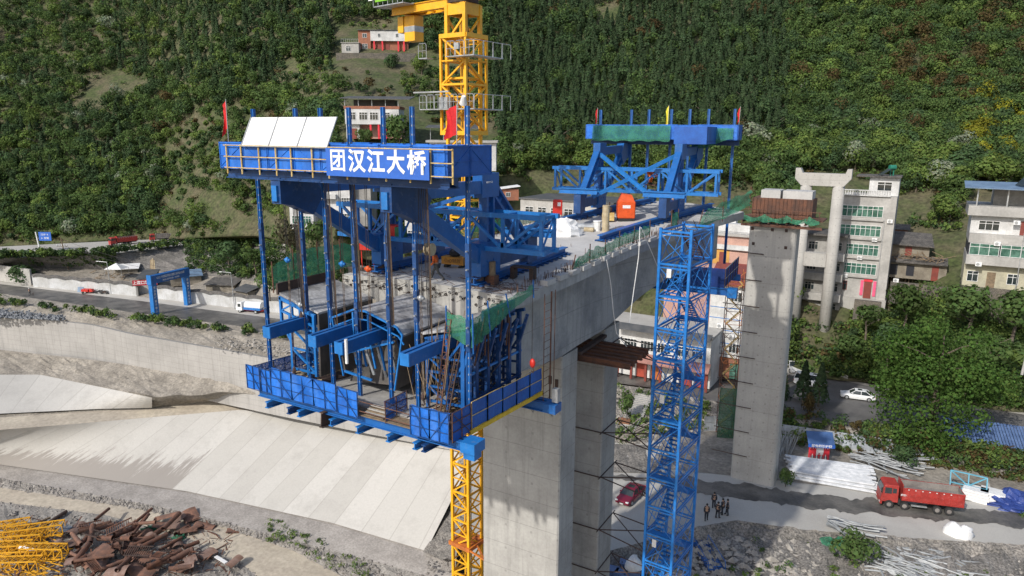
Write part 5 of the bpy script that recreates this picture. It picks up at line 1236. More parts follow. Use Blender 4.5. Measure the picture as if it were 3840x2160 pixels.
# town row along the upper road
t,w=bld('shop_row','white shop row with pink tiled awning and red shutters behind the pier legs',2262,2655,1395,136,-30)
box(t,'ground_floor_wall','wwhite',0,w,1.2,9,0,3.9); box(t,'upper_wall','wwhite',0,w,.0,9,3.92,9.4); box(t,'roof_slab','conc',-.3,w+.3,-.5,9.3,9.42,9.9)
MB().prism([(-.2,-1.6,3.6),(w+.2,-1.6,3.6),(w+.2,-.02,4.9),(-.2,-.02,4.9)],(0,0,.14)).build('tiled_awning','pinktile',t)
for i in range(7):
    x=.6+i*2.8
    if x+2<w: box(t,'shutter',('shut','wwhite','shut','orange2','wwhite','shut','shut')[i],x,x+2.1,1.1,1.2,0,2.9); box(t,'red_pillar','door',x+2.25,x+2.65,-.9,-.5,0,3.5)
for i in range(6): win(t,.8+i*3.2,0,5.6,2.5,1.9,4)
MB().prism([(3,-2.2,9.6),(w+.2,-2.2,9.6),(w+.2,-.1,10.3),(3,-.1,10.3)],(0,0,.1)).build('roof_canopy','roofdk',t)
t,w=bld('apartment_building','white tiled building with thin blue lines and air conditioners left of the far pier',2645,2830,1405,133,-30)
box(t,'ground_floor_wall','brick',0,w,.3,9,0,4.0); box(t,'wall','wwhite',0,w,0,9,4.02,17.5)
for z in (6.6,9.0,11.2,13.2): box(t,'blue_line','lblue',0,w,-.03,0,z,z+.12)
for x,z in ((3.9,5.0),(3.6,14.6),(6.4,14.6),(6.6,5)): win(t,x,0,z,1.9,1.8,3)
for x,z in ((1.9,5.4),(1.6,9.4)): m=MB(); m.bx(x,x+1.1,-.5,-.05,z,z+.9); f=m.build('air_conditioner','white',t); MB().tube((x+.4,-.54,z+.45),(x+.4,-.5,z+.45),.33,12).build('fan','galv',f)
box(t,'door','gglass',4.3,5.8,.22,.3,0,3.0)
MB().prism([(-.6,-1.0,17.5),(w,-1.0,17.5),(w,5.5,20.4),(-.6,5.5,20.4)],(0,0,.2)).build('roof','roofred',t)
t,w=bld('apartment_building','orange and pink building with white bands behind the far traveller',2480,2830,1300,148,-30)
box(t,'wall','pink',0,w,0,12,0,24.2)
for z,mt_ in ((16.5,'wwhite'),(20.6,'yellow'),(19.4,'wwhite'),(23.4,'wwhite')): 
    pass
box(t,'yellow_band','yellow',1.0,12.5,-.06,-.0,18.6,21.4); box(t,'white_band','wwhite',0,w,-.45,0,21.6,22.5); box(t,'white_band','wwhite',0,w,-.4,0,15.6,17.0); box(t,'roof_slab','conc',-.3,w+.3,-.6,12,24.22,24.7)
win(t,6.2,-.06,19,2.6,1.8,3,'glass','roofdk'); win(t,2.2,-.06,19,2.,1.8,3,'gglass'); box(t,'door','door',10.6,11.7,-.1,-.06,18.6,21)
m=MB(); x0=13.4
for i in range(8): m.bar((x0+i*.55,-.15,8.4),(x0+i*.55,-.15,15.2),.1)
for i in range(13): m.bar((x0,-.15,8.6+i*.55),(x0+3.85,-.15,8.6+i*.55),.1)
m.build('lattice_screen','white',t); box(t,'pillar','pink2',x0+4.0,x0+5,-.4,0,7,15.6)
m=MB()
for i in range(16): m.bar((i*1.2,-.5,24.7),(i*1.2,-.5,26),.06)
m.bar((0,-.5,26),(w,-.5,26),.08); m.build('roof_railing','wwhite',t)
box(t,'roof_tank','white',11,12.4,4,5.4,24.7,28.2); box(t,'roof_block','wwhite',9.2,w-1,1,3,24.7,26.4)
# old concrete house behind the bent
t,w=bld('house','old grey concrete house with wooden balconies behind the twin columns',2985,3135,1235,149,-30)
box(t,'wall','wgrey',0,w,1.3,9,0,20)
for i in range(4):
    z=2.5+i*4.2; box(t,'balcony','wlgrey',-.2,w,-.1,1.3,z,z+1.5); win(t,.7,1.3,z+1.9,1.8,1.6,3,'glass','wlgrey'); win(t,5.1,1.3,z+1.9,1.9,1.7,3,'glass','wlgrey')
box(t,'roof','tile',-.4,w+.3,-.4,9,20.02,20.4)
# green window building
t,w=bld('apartment_building','grey five storey building with rows of green windows and a red door',3122,3318,1106,147,-30)
box(t,'wall','wlgrey',0,w,0,9,0,20.6); box(t,'plinth_wall','conc',-.4,w+.2,-.4,8,-7,-.01)
for i in range(4):
    z=4.9+i*3.85; win(t,.15,0,z,w*.76,2.2,8,'gglass'); box(t,'window_ledge','conc',0,w*.8,-.45,0,z-.7,z-.5)
m=MB()
for i in range(20): m.tube((i*w*.86/19,-.2,20.6),(i*w*.86/19,-.2,21.6),.13,6)
m.bx(-.2,w*.88,-.4,0,21.6,21.8); m.bx(-.2,w*.88,-.4,0,20.6,20.8); m.build('balustrade','wwhite',t)
box(t,'roof_room','wwhite',w*.45,w,3.0,8,20.6,24.2); box(t,'roof','tile',w*.2,w+.3,2.0,8.5,24.22,24.5); win(t,w*.6,3.0,21.5,2.6,1.8,2)
box(t,'door','door',5.6,7.0,-.1,0,.1,3.6); box(t,'red_banner','redpap',5.5,7.1,-.14,-.1,3.5,4.0)
for x in (4.95,7.25): box(t,'door_couplet','pinkpap',x,x+.55,-.14,-.02,.6,3.7)
win(t,.6,0,1.4,1.9,1.9,3,'glass','door')
sh=thing('solar_heater','green solar water heater on the grey five storey roof','water heater',t.matrix_basis@Vector((7.5,4,24.5)),YAW); m=MB(); m.tube((0,0,1.6),(1.2,0,1.6),.5,12); m.build('tank','helmgreen',sh); m=MB(); m.bar((.3,0,0),(.3,0,1.4),.2); m.bar((.9,0,0),(.9,0,1.4),.2); m.build('stand','helmgreen',sh); MB().prism([(-1.8,-1,.1),(-1.8,.6,.1),(0,.6,1.3),(0,-1,1.3)],(0,0,.08)).build('collector','glass',sh)
# ruined house
t,w=bld('house','ruined two storey wooden house with collapsed tiled roof',3292,3545,1035,148,-28)
box(t,'lower_wall','oldwall',0,w,0,6,0,3.7); box(t,'upper_wall','oldwall',0,w*.72,1.2,6,3.72,7.0)
MB().prism([(-.6,-1.0,3.3),(w*1.0,-1.0,3.3),(w*1.0,1.15,4.4),(-.6,1.15,4.4)],(0,0,.2)).build('lower_roof','tile',t)
MB().prism([(-.6,.2,6.8),(w*.78,.2,6.6),(w*.74,6,8.6),(-.6,6,8.8)],(0,0,.2)).build('roof','tile',t)
for x in (2,5.0,9.5): box(t,'dark_opening','cloth_dk',x,x+1.4,-.04,0,.6,2.8) if x!=9.5 else box(t,'door','door',x,x+1.2,-.05,0,0,2.9)
box(t,'door','door',4.4,5.6,1.14,1.2,3.9,6.4)
m=MB()
for i in range(70):
    a=Vector((U(-.4,w*.95),U(-1.3,1.2),U(3.6,5.0))); m.bar(a,a+Vector((U(-2.4,2.4),U(-.6,.6),U(-.5,1.3))),.13,.1)
m.build('fallen_timber','wood',t)
# right building
t,w=bld('apartment_building','long grey building with green glazed balcony and blue roof at the right edge',3607,4060,1075,128,-30)
box(t,'ground_floor_wall','paleyel',0,w,1.6,10,0,4.2); box(t,'plinth_wall','stone',0,w,1.2,9,-7,-.01); box(t,'first_floor_wall','wlgrey',-.0,w,0,10,4.22,5.9); box(t,'first_floor_top','wlgrey',0,w,0,10,8.1,9.7); box(t,'balcony_room','cloth_dk',.1,w,.5,9.9,5.9,8.1)
box(t,'second_floor_wall','wwhite',0,w,.9,10,9.72,12.9); box(t,'parapet','wlgrey',-.7,w,-.4,10,12.92,14.6); box(t,'roof_room','wgrey',3,w,4,9,14.6,17.6)
for i in range(4): win(t,.3+i*4.6,-.02,5.95,4.4,2.1,3,'gglass')
for x in (1.2,9.4,13): win(t,x,.9,10.3,3.1,1.7,3)
box(t,'door','door',7.3,8.6,.82,.9,9.8,12.2)
for i in range(6): 
    x=.6+i*3.0; (box(t,'door','wood',x,x+1.3,1.55,1.6,0,2.8) if i%2 else win(t,x,1.6,.9,1.7,1.9,2))
for i in range(5): box(t,'roof_post','galv',.3+i*4.4,.5+i*4.4,-.2,0,14.6,17.7)
MB().prism([(-1.7,-1.6,17.7),(w+1,-1.6,17.5),(w+1,4.5,18.5),(-1.7,4.5,18.5)],(0,0,.14)).build('canopy_roof','roofblue',t)
sh=thing('solar_heater','green solar water heater on the blue roof at the right edge','water heater',t.matrix_basis@Vector((7.8,2,18.3)),YAW+.2); m=MB(); m.tube((0,0,2.2),(1.3,0,2.2),.6,12); m.build('tank','helmgreen',sh); m=MB(); m.bar((.3,0,-.3),(.3,0,1.8),.25); m.bar((1,0,-.3),(1,0,1.8),.25); m.build('stand','helmgreen',sh); MB().prism([(-2.4,-1,0),(-2.4,.6,0),(-.1,.6,1.9),(-.1,-1,1.9)],(0,0,.08)).build('collector','glass',sh)
t,w=bld('tomb_house','tiny white hut in the bushes near the upper right corner',3582,3612,214,238,0,'hut'); box(t,'wall','wwhite',0,w,0,2,0,1.6); box(t,'roof','roofdk',-.3,w+.3,-.4,2.3,1.62,1.9)
t,w=bld('hut','low red roofed hut in bushes on the upper right slope',3400,3445,246,236,0,'hut'); box(t,'wall','wwhite',0,w,0,2,0,1.0); box(t,'roof','brick',-.3,w+.3,-.4,2.3,1.02,1.7)

# terrace clutter between the old houses
for i,(x0,x1,y,d,l) in enumerate(((3335,3440,1098,141,'low rough stone terrace wall under the ruined house, left piece'),(3450,3580,1112,139,'low rough stone terrace wall under the ruined house, right piece'),(3200,3300,1165,142,'rough stone footing wall below the red paper door'))):
    t,w=bld('terrace_wall',l,x0,x1,y,d,-30,'wall'); box(t,'stonework','stone',0,w,0,1.2,-2,2.2)
p=hill_at(3325,1085); t=thing('woodpile','stack of upright poles leaning beside the green windowed building','woodpile',p,0)
for k in range(16): a=Vector((k*.28,U(0,.8),0)); MB().bar(a,a+Vector((U(-.5,.5),U(.2,.8),U(2.6,4.2))),.14).build('pole','wood',t)
t,w=bld('shed','small dark roofed lean-to on the rocks above the ruined house',3350,3400,895,158,-30,'shed'); box(t,'wall','brick',0,w,0,2.5,-.5,2.2); MB().prism([(-.4,-.6,2.1),(w+.4,-.6,2.1),(w+.4,2.9,2.9),(-.4,2.9,2.9)],(0,0,.15)).build('roof','tile',t)
# air conditioners, downpipes and drying clothes on the town fronts
for o in list(bpy.data.objects):
    if o.name.startswith('apartment_building') and o.parent is None and o.location.x>-40:
        for k in range(5):
            x=1.5+k*2.3; z=4.0+3.85*(k%4)
            m=MB(); m.bx(x,x+.95,-.45,-.03,z,z+.7); f=m.build('air_conditioner','white',o); MB().tube((x+.38,-.48,z+.35),(x+.38,-.45,z+.35),.27,10).build('fan','galv',f)
        MB().tube((7.9,-.1,0),(7.9,-.1,16),.07,5).build('downpipe','galv',o)
# ================================================================== VEGETATION
def leafmat(name):
    m,n,l,b=newmat(name); a=n.new('ShaderNodeAttribute'); a.attribute_name='tint'
    col=mix(n,l,a.outputs['Color'],ramp(n,l,nz(n,l,.5,3),[(.3,.78),(.7,1.12)]),1.0,'MULTIPLY')
    l.new(col,b.inputs['Base Color']); b.inputs['Roughness'].default_value=.8; b.inputs['Specular IOR Level'].default_value=.1
    t=n.new('ShaderNodeBsdfTranslucent'); l.new(col,t.inputs[0]); ms=n.new('ShaderNodeMixShader'); ms.inputs[0].default_value=.35
    l.new(b.outputs[0],ms.inputs[1]); l.new(t.outputs[0],ms.inputs[2]); l.new(ms.outputs[0],n['Material Output'].inputs['Surface']); return m
MT['leaf']=leafmat('foliage'); MT['bark']=M('bark',(.10,.08,.06),(.16,.13,.10),2,.9,bump=.4)
RG=np.random.default_rng(11)
TINT={'con':(.058,.094,.044),'mid':(.092,.146,.046),'yel':(.138,.200,.052),'dark':(.062,.104,.044),'brn':(.105,.08,.035),'pal':(.24,.28,.19),'flw':(.25,.25,.03),'wil':(.075,.12,.035)}
def crown_quads(kind,h,r,n,ls,rng):
    """leaf quads of one crown, base at the origin -> (centres, normals, sizes)"""
    if kind=='con':
        t=rng.random(n)**.75; th=rng.random(n)*6.283; rr=r*(1-t*.94)*(.75+.35*rng.random(n))
        c=np.stack([rr*np.cos(th),rr*np.sin(th),h*(.06+.94*t)],1)
        nn=np.stack([np.cos(th),np.sin(th),.55+0*t],1)+rng.normal(0,.35,(n,3))
    else:
        k=rng.integers(6,10); cc=rng.normal(0,1,(k,3)); cc/=np.linalg.norm(cc,axis=1)[:,None]
        cc*=(rng.random(k)**.5)[:,None]*np.array([r*.68,r*.68,h*.27]); cc[:,2]+=h*.60; cr=r*(.36+.26*rng.random(k))
        w=cr**2; idx=rng.choice(k,n,p=w/w.sum()); d=rng.normal(0,1,(n,3)); d[:,2]+=.35; d/=np.linalg.norm(d,axis=1)[:,None]
        c=cc[idx]+d*(cr[idx]*(.72+.38*rng.random(n)))[:,None]*np.array([1,1,.85]); c[:,2]=np.maximum(c[:,2],h*.04)
        nn=d+rng.normal(0,.2,(n,3))
    nn/=np.linalg.norm(nn,axis=1)[:,None]; return c,nn,ls*(.6+.8*rng.random(n))
def quads_mesh(name,C_,N_,S_,T_):
    n=len(C_); ref=RG.normal(0,1,(n,3)); a=np.cross(N_,ref); a/=np.linalg.norm(a,axis=1)[:,None]+1e-9; b=np.cross(N_,a)
    a=a*S_[:,None]*.62; b=b*S_[:,None]*.42
    V=np.stack([C_-a,C_-b,C_+a,C_+b],1).reshape(-1,3).astype(np.float32)
    me=bpy.data.meshes.new(name); me.vertices.add(4*n); me.vertices.foreach_set('co',V.ravel()); me.loops.add(4*n); me.loops.foreach_set('vertex_index',np.arange(4*n,dtype=np.int32))
    me.polygons.add(n); me.polygons.foreach_set('loop_start',np.arange(0,4*n,4,dtype=np.int32)); me.update(calc_edges=True)
    at=me.attributes.new('tint','FLOAT_COLOR','FACE'); at.data.foreach_set('color',np.concatenate([T_,np.ones((n,1))],1).astype(np.float32).ravel())
    me.materials.append(MT['leaf']); return me
def tints(kind,n,rng,var=.12): 
    base=np.array(TINT[kind])*(1+rng.normal(0,.12)); return np.clip(base[None,:]*(1+rng.normal(0,var,(n,1)))*(1+rng.normal(0,.05,(n,3))),.004,.6)
PROT={}
def crown_proto(kind,v):
    if (kind,v) not in PROT:
        rng=np.random.default_rng(hash((kind,v))%9999 if False else (sum(map(ord,kind))*7+v)); h,r=(1.0,.24) if kind=='con' else (1.0,.46)
        c,nn,s=crown_quads(kind,h,r,900,.062,rng); PROT[(kind,v)]=quads_mesh('crown',c,nn,s,tints(kind,900,rng))
    return PROT[(kind,v)]
TR={}
def trunk_proto(v):
    if v not in TR:
        m=MB(); random.seed(v); pts=[(0,0,-.12),(.01,0,.15),(U(-.03,.03),U(-.03,.03),.4),(U(-.04,.04),U(-.04,.04),.75)]; m.path(pts,[.03,.024,.017,.007],6)
        for k in range(6):
            a=U(0,6.28);z=U(.25,.6);L=U(.15,.33); m.path([(0,0,z),(math.cos(a)*L*.5,math.sin(a)*L*.5,z+.1),(math.cos(a)*L,math.sin(a)*L,z+.2)],[.011,.008,.003],4)
        me=bpy.data.meshes.new('trunk'); me.from_pydata(m.v,[],m.f); me.materials.append(MT['bark']); TR[v]=me
    return TR[v]
def tree(name,label,loc,h,kind,v=0,wide=1.0,group=None,cat='tree'):
    t=bpy.data.objects.new(name,None); COL.objects.link(t); t.location=loc; t.rotation_euler[2]=U(0,6.28); t.scale=(h*wide,h*wide,h); tag(t,label,cat,group)
    for me,n in ((crown_proto(kind,v),'crown' if cat=='tree' else 'foliage'),(trunk_proto(v%4),'trunk' if cat=='tree' else 'stem')):
        o=bpy.data.objects.new(n,me); COL.objects.link(o); o.parent=t
    return t
EXC=[(1255,1570,95,262),(1280,1600,355,560),(1590,1870,445,660),(1075,1345,655,880),(1870,2300,670,980),(1500,1610,750,930),(2250,2840,700,1420),(2975,3345,660,1180),(3270,3580,850,1135),(3590,4100,700,1120),(3575,3625,180,225),(3395,3450,215,255)]
BARE=[(430,330,110,50),(640,800,60,60),(800,790,80,70),(330,400,60,45),(3430,790,110,60),(3150,1130,150,90),(2100,690,130,45),(1060,590,60,60),(1400,300,110,50),(1350,1000,220,60),(2280,60,60,40),(1560,250,100,40),(950,860,120,50)]
MEAD=[(860,640,260,220),(1350,330,330,110),(1650,330,170,120),(1000,830,260,90),(3200,1190,220,130),(1250,920,200,70)]
def inell(L,x,y,k=1):
    return any(((x-a)/(c*k))**2+((y-b)/(d*k))**2<1 for a,b,c,d in L)
def kindat(x,y):
    u=R(); q=noise.noise(Vector((x*.004,y*.006,1)))
    if 1830<x<2950 and y<560+60*q: return 'con' if u<.72 else ('dark' if u<.86 else ('mid' if u<.99 else 'brn'))
    if 430<x<1250 and y<330+80*q: return 'con' if u<.45 else ('mid' if u<.7 else ('yel' if u<.85 else 'dark'))
    if x>3600 and 380<y<700 and u<.2: return 'flw'
    if x>3300 and y<420: return 'brn' if u<.22 else ('mid' if u<.62 else ('yel' if u<.75 else 'dark'))
    if x<600: return 'dark' if u<.33 else ('mid' if u<.72 else ('yel' if u<.86 else ('con' if u<.97 else 'pal')))
    if y>560: return 'yel' if u<.42 else ('mid' if u<.82 else ('dark' if u<.97 else 'pal'))
    return 'mid' if u<.46 else ('yel' if u<.68 else ('dark' if u<.95 else ('brn' if u<.985 else 'pal')))
allt=[]
random.seed(5); yy=-170
while yy<1560:
    xx=-190
    while xx<4080:
        x=xx+U(-15,15); y=yy+U(-10,10); xx+=31
        hb=None
        for (xa,ca),(xb,cb_) in zip(HILL,HILL[1:]):
            if xa<=x<=xb: s=(x-xa)/(xb-xa);s=s*s*(3-2*s); hb=ca[0][0]+(cb_[0][0]-ca[0][0])*s
        if hb is None or y>hb-4: continue
        if any(a-6<x<b+6 and c<y<d+58*(1 if d<900 else .2) for a,b,c,d in EXC): continue
        if inell(BARE,x,y) or (2930<x<3190 and y>1170): continue
        me_=inell(MEAD,x,y)
        if me_ and R()<.3: continue
        k=kindat(x,y); p=hill_at(x,y); d=DEP(p)
        if k=='con': h=U(6.0,9.0); r=h*U(.2,.28)
        else: h=U(3.2,9.0); r=h*U(.40,.60)
        if me_: h*=.55;r*=.7
        if x>3200 and y>1150: h*=.6;r*=.75
        allt.append((d,x,y,p,k,h,r))
    yy+=21
# nearest trees that can be told apart become individuals
allt.sort(key=lambda t:t[0]/t[5]); 
lab={'con':'dark conifer standing among many alike on the mountainside','mid':'mid green leafy tree among many alike on the mountainside','yel':'fresh yellow green tree among many alike on the mountainside','dark':'dark green leafy tree among many alike on the mountainside','brn':'brownish tree among many alike on the mountainside','pal':'pale blossoming bush tree among many alike on the mountainside','flw':'yellow flowering bush tree on the right mountainside','wil':'willow'}
vis=[t for t in allt if not (1300<t[1]<2760 and t[2]>640)]
ind=set(id(t) for t in vis[:230]); nI=0
for i,t in enumerate(vis[:230]):
    d,x,y,p,k,h,r=t; p=p-Vector((0,0,0 if k=='con' else .13*h)); tree('conifer' if k=='con' else 'leafy_tree',lab[k],p,h,k,i%3,r/h/(.24 if k=='con' else .46),'%s trees on the mountainside'%{'con':'conifer','mid':'mid green','yel':'yellow green','dark':'dark green','brn':'brown','pal':'pale blossoming','flw':'yellow flowering','wil':'w'}[k])
Cs,Ns,Ss,Ts=[],[],[],[]
for t in allt:
    if id(t) in ind: continue
    d,x,y,p,k,h,r=t; n=int(270 if k=='con' else 310); n=int(n*min(1.5,max(.6,(h/6)**1.2*(230/d)**1.0)))
    c,nn,s=crown_quads(k,h,r,n,.52*min(1.15,max(.7,d/230)),RG); Cs.append(c+np.array(p));Ns.append(nn);Ss.append(s);Ts.append(tints(k,n,RG))
# ground cover between trees
for _ in range(9000):
    x=U(-190,4080);y=U(-160,1540)
    try: 
        hb=None
        for (xa,ca),(xb,cb_) in zip(HILL,HILL[1:]):
            if xa<=x<=xb: s=(x-xa)/(xb-xa);s=s*s*(3-2*s); hb=ca[0][0]+(cb_[0][0]-ca[0][0])*s
        if hb is None or y>hb: continue
    except Exception: continue
    b_=inell(BARE,x,y,.9)
    if b_ and R()<.8: continue
    if any(a<x<b and c+20<y<d for a,b,c,d in EXC): continue
    p=hill_at(x,y); k=random.choice(['mid','yel','dark','mid','yel','brn']); n=34; h=U(.8,2.0)
    c,nn,s=crown_quads('mid',h,U(1.0,2.4),n,.55,RG); Cs.append(c+np.array(p));Ns.append(nn);Ss.append(s);Ts.append(tints(k,n,RG))
me=quads_mesh('forest',np.concatenate(Cs),np.concatenate(Ns),np.concatenate(Ss),np.concatenate(Ts)); o=bpy.data.objects.new('forest',me); COL.objects.link(o)
tag(o,'dense mixed forest covering the whole mountainside','forest',kind='stuff')
# ---- named trees and bushes in town and yard
def unit_tree(name,label,px,py,z,h,wide,kind,v=0,cat='tree',d=None):
    p=P(px,py,z=z) if d is None else P(px,py,d=d)
    if kind!='con': p.z-=.2*h
    return tree(name,label,p,h,kind,v,wide,None,cat)
# the big tree behind the dump truck: its own dense crown
bt=P(3492,1722,z=-7.0); bt=bt+Vector((-.6,1.6,0)); t=thing('leafy_tree','biggest tree, dense dark green crown hanging over the red dump truck','tree',bt)
m=MB(); m.path([(0,0,-.3),(.2,0,4),(-.1,.2,9),(.3,0,14),(.1,0,19)],[.5,.42,.34,.22,.08],8)
for k in range(14):
    a=k*2.4;z=4+k*.9;L=U(4,8); m.path([(0,0,z),(math.cos(a)*L*.5,math.sin(a)*L*.5,z+1.8),(math.cos(a)*L,math.sin(a)*L,z+3)],[.16,.1,.04],5)
m.build('trunk','bark',t)
rng=np.random.default_rng(3); cs=[];ns=[];ss=[];k=26
cc=rng.normal(0,1,(k,3)); cc/=np.linalg.norm(cc,axis=1)[:,None]; cc*=(rng.random(k)**.4)[:,None]*np.array([7.6,6.4,8.2]); cc[:,2]+=13.2; cc=np.concatenate([cc,np.array([[-3.5,-2.5,3.6],[-1,-3.5,4.5],[2,-2.5,5.2],[-5.5,-1,7],[5.5,-1,7.2],[1.0,-3,3.2]])])
cr=2.1+1.5*rng.random(len(cc)); w=cr**2; n=15000; idx=rng.choice(len(cc),n,p=w/w.sum()); d_=rng.normal(0,1,(n,3)); d_[:,2]+=.25; d_/=np.linalg.norm(d_,axis=1)[:,None]
c=cc[idx]+d_*(cr[idx]*(.55+.5*rng.random(n)))[:,None]; nn=d_+rng.normal(0,.45,(n,3)); nn/=np.linalg.norm(nn,axis=1)[:,None]
me=quads_mesh('crown',c,nn,.40*(.6+.8*rng.random(n)),tints('mid',n,rng,.2)*np.array([.85,1.0,.7])); o=bpy.data.objects.new('crown',me); COL.objects.link(o); o.parent=t
L=[('leafy_tree','tall feathery tree below the ruined wooden house',3395,1195,134,10,.95,'wil'),('leafy_tree','broad leafy tree under the right edge apartment building',3640,1215,124,9.5,1.25,'mid'),('leafy_tree','leafy tree at the right frame edge below the blue roofed building',3800,1235,121,9,1.2,'mid'),
('leafy_tree','round tree left of the feathery tree, right of the red paper door',3250,1235,134,6.5,1.1,'mid'),('leafy_tree','dark tree filling the slope above the biggest tree, left one',3330,1340,126,8,1.3,'dark'),('leafy_tree','dark tree filling the slope above the biggest tree, right one',3700,1380,117,9,1.3,'mid'),('leafy_tree','leafy tree behind the twin columns crossbeam opening',3050,1290,152,10,.6,'mid'),('leafy_tree','shadowed tree left of the twin columns beside the far pier',2945,1330,141,10,.5,'dark'),
('leafy_tree','tall tree in front of the white three storey hill house',1500,560,176,12,.85,'mid'),('leafy_tree','small round tree before the door of the white hill house',1370,545,176,7,.7,'mid'),('leafy_tree','round tree on the slope below the white building under the sign',1190,940,150,9,.9,'mid'),('leafy_tree','bare looking tree left of the white building under the sign',1090,960,158,11,.7,'pal2'),('leafy_tree','tree above the tanker truck wall beside the green net',1010,1090,160,7.5,.9,'mid'),
('leafy_tree','bright green tree beside the brick hill house terrace',1580,285,236,10,.8,'yel'),('leafy_tree','dark tree by the terrace of the brick hill house',1470,262,240,8.5,.8,'dark'),
('bush','big dark bush right of the retaining slope, above the tanker',860,985,206,9,1.3,'dark'),('bush','second bush on the bank above the compound yard',960,1010,196,8,1.3,'mid'),('conifer','small dark conifer by the far pier foot, left one',2925,1500,124,7,1,'con'),('conifer','small dark conifer by the far pier foot, right one',3010,1500,122,7,1,'con'),('conifer','third small conifer behind the white van',3070,1510,120,7,1,'con'),('leafy_tree','sparse brown tree among the small conifers by the white van',3035,1560,117,6,.5,'brn'),
('bush','bush in front of the metal fence right end, behind the pipes',3390,1740,105,4,1.3,'dark'),('bush','green bush standing at the left end of the white pipe stack',2945,1820,99,4.2,.6,'mid'),('bush','leafy bush between rubble and the tangled pipes',3195,2110,83,6,1.0,'mid'),('bush','green bush at the lower right frame edge',3815,2010,93,5,.6,'mid'),('bush','low plant on the rubble beside the tangled pipes right end',3670,2070,88,2.2,1.5,'mid'),
('bush','climbing bush hanging over the compound wall left corner',95,1060,216,7.5,1.5,'dark'),('bush','bush at the foot of the stairs beside the rear pier leg',2350,1560,118,5,.7,'mid')]
TINT['pal2']=(.09,.085,.05)
for nm_,lb,x,y,d,h,w,k in L: unit_tree(nm_,lb,x,y,0,h,w,k,(x//7)%3,'bush' if nm_=='bush' else 'tree',d=d)
# hedge along both road sides (left) and weeds
Cs,Ns,Ss,Ts=[],[],[],[]
def clump(p,h,r,k,n,ls):
    c,nn,s=crown_quads('mid',h,r,n,ls,RG); Cs.append(c+np.array(p));Ns.append(nn);Ss.append(s);Ts.append(tints(k,n,RG))
for i in range(170):
    x=U(-150,1080); 
    if noise.noise(Vector((x*.012,3,0)))<-.12: continue
    py,z=itp(SH_,x); clump(P(x,py+U(-4,10),z=z),U(.9,2.6),U(.8,1.6),random.choice(['mid','yel','dark']),60,.42)
for i in range(230):
    x=U(-150,960); py,z=itp(UPN,x); clump(P(x,py+U(-2,5),z=z),U(1.4,3.2),U(1,2),random.choice(['mid','dark','dark','yel']),70,.5)
for i in range(330):
    x=U(-120,430); u=U(0,.9); a=itp(UPN,x);b=itp(YBACK,x); clump(P(x,a[0]+(b[0]-a[0])*u,z=a[1]+(b[1]-a[1])*u),U(.9,2.4),U(.9,1.7),random.choice(['mid','dark','yel']),60,.42)
for i in range(420):
    x=U(700,1300); u=U(0,1); a=itp(UPN,x);b=itp(YBACK,x); clump(P(x,a[0]+(b[0]-a[0])*u,z=a[1]+(b[1]-a[1])*u),U(1.0,3.2),U(1,2.0),random.choice(['mid','dark','yel','dark']),70,.45)
for i in range(60):
    x=U(780,1080); clump(P(x,U(940,1015),z=1.5),U(2,4),U(1.5,2.6),random.choice(['mid','dark']),80,.5)
tag(bpy.data.objects.new('x',None)) if False else None
o=bpy.data.objects.new('roadside_shrubs',quads_mesh('roadside_shrubs',np.concatenate(Cs),np.concatenate(Ns),np.concatenate(Ss),np.concatenate(Ts))); COL.objects.link(o); tag(o,'low green roadside shrubs and hedge along the two left roads','shrubs',kind='stuff')
Cs,Ns,Ss,Ts=[],[],[],[]
for i in range(420):
    x=U(2880,4050); t_=U(0.02,1); a=itp(RU_N,x);b=itp(RFN,x)
    if 3010<x<3200 and R()<.6: continue
    clump(P(x,a[0]+(b[0]-a[0])*t_,z=a[1]+(b[1]-a[1])*t_),U(.5,2.6),U(.6,1.7),random.choice(['mid','dark','yel','brn']),60,.35)
for i in range(110):
    x=U(2250,2660); t_=U(.1,1); a=itp(RU_N,x);b=itp(RFN,x); clump(P(x,a[0]+(b[0]-a[0])*t_,z=a[1]+(b[1]-a[1])*t_),U(.4,1.6),U(.5,1.2),random.choice(['mid','yel']),40,.3)
for i in range(90):
    x=U(2400,4000); py=U(2040,2300); clump(P(x,py,z=-8.2),U(.3,.9),U(.4,.9),random.choice(['mid','yel']),40,.22)
for i in range(150):   # weeds by the fence and verge
    x=U(2700,4000); py,z=itp(RFN,x); clump(P(x,py+U(3,22),z=z),U(.3,1.2),U(.4,1),random.choice(['mid','yel','brn']),40,.25)
for i in range(130):
    x=U(1000,1800); py,z=itp(HA0,x); clump(P(x,py-U(5,90),z=-31.8),U(.2,.8),U(.4,1.1),random.choice(['mid','yel']),30,.25)
for i in range(200):   # hill foot by the upper road, right
    x=U(3080,4050); py,z=itp(HB_,x); clump(P(x,py-U(0,30),z=z+.5),U(1,3),U(1,2.2),random.choice(['mid','dark','yel']),70,.4)
o=bpy.data.objects.new('weeds',quads_mesh('weeds',np.concatenate(Cs),np.concatenate(Ns),np.concatenate(Ss),np.concatenate(Ts))); COL.objects.link(o); tag(o,'scattered weeds and low plants over the rubble and garden ground','weeds',kind='stuff')
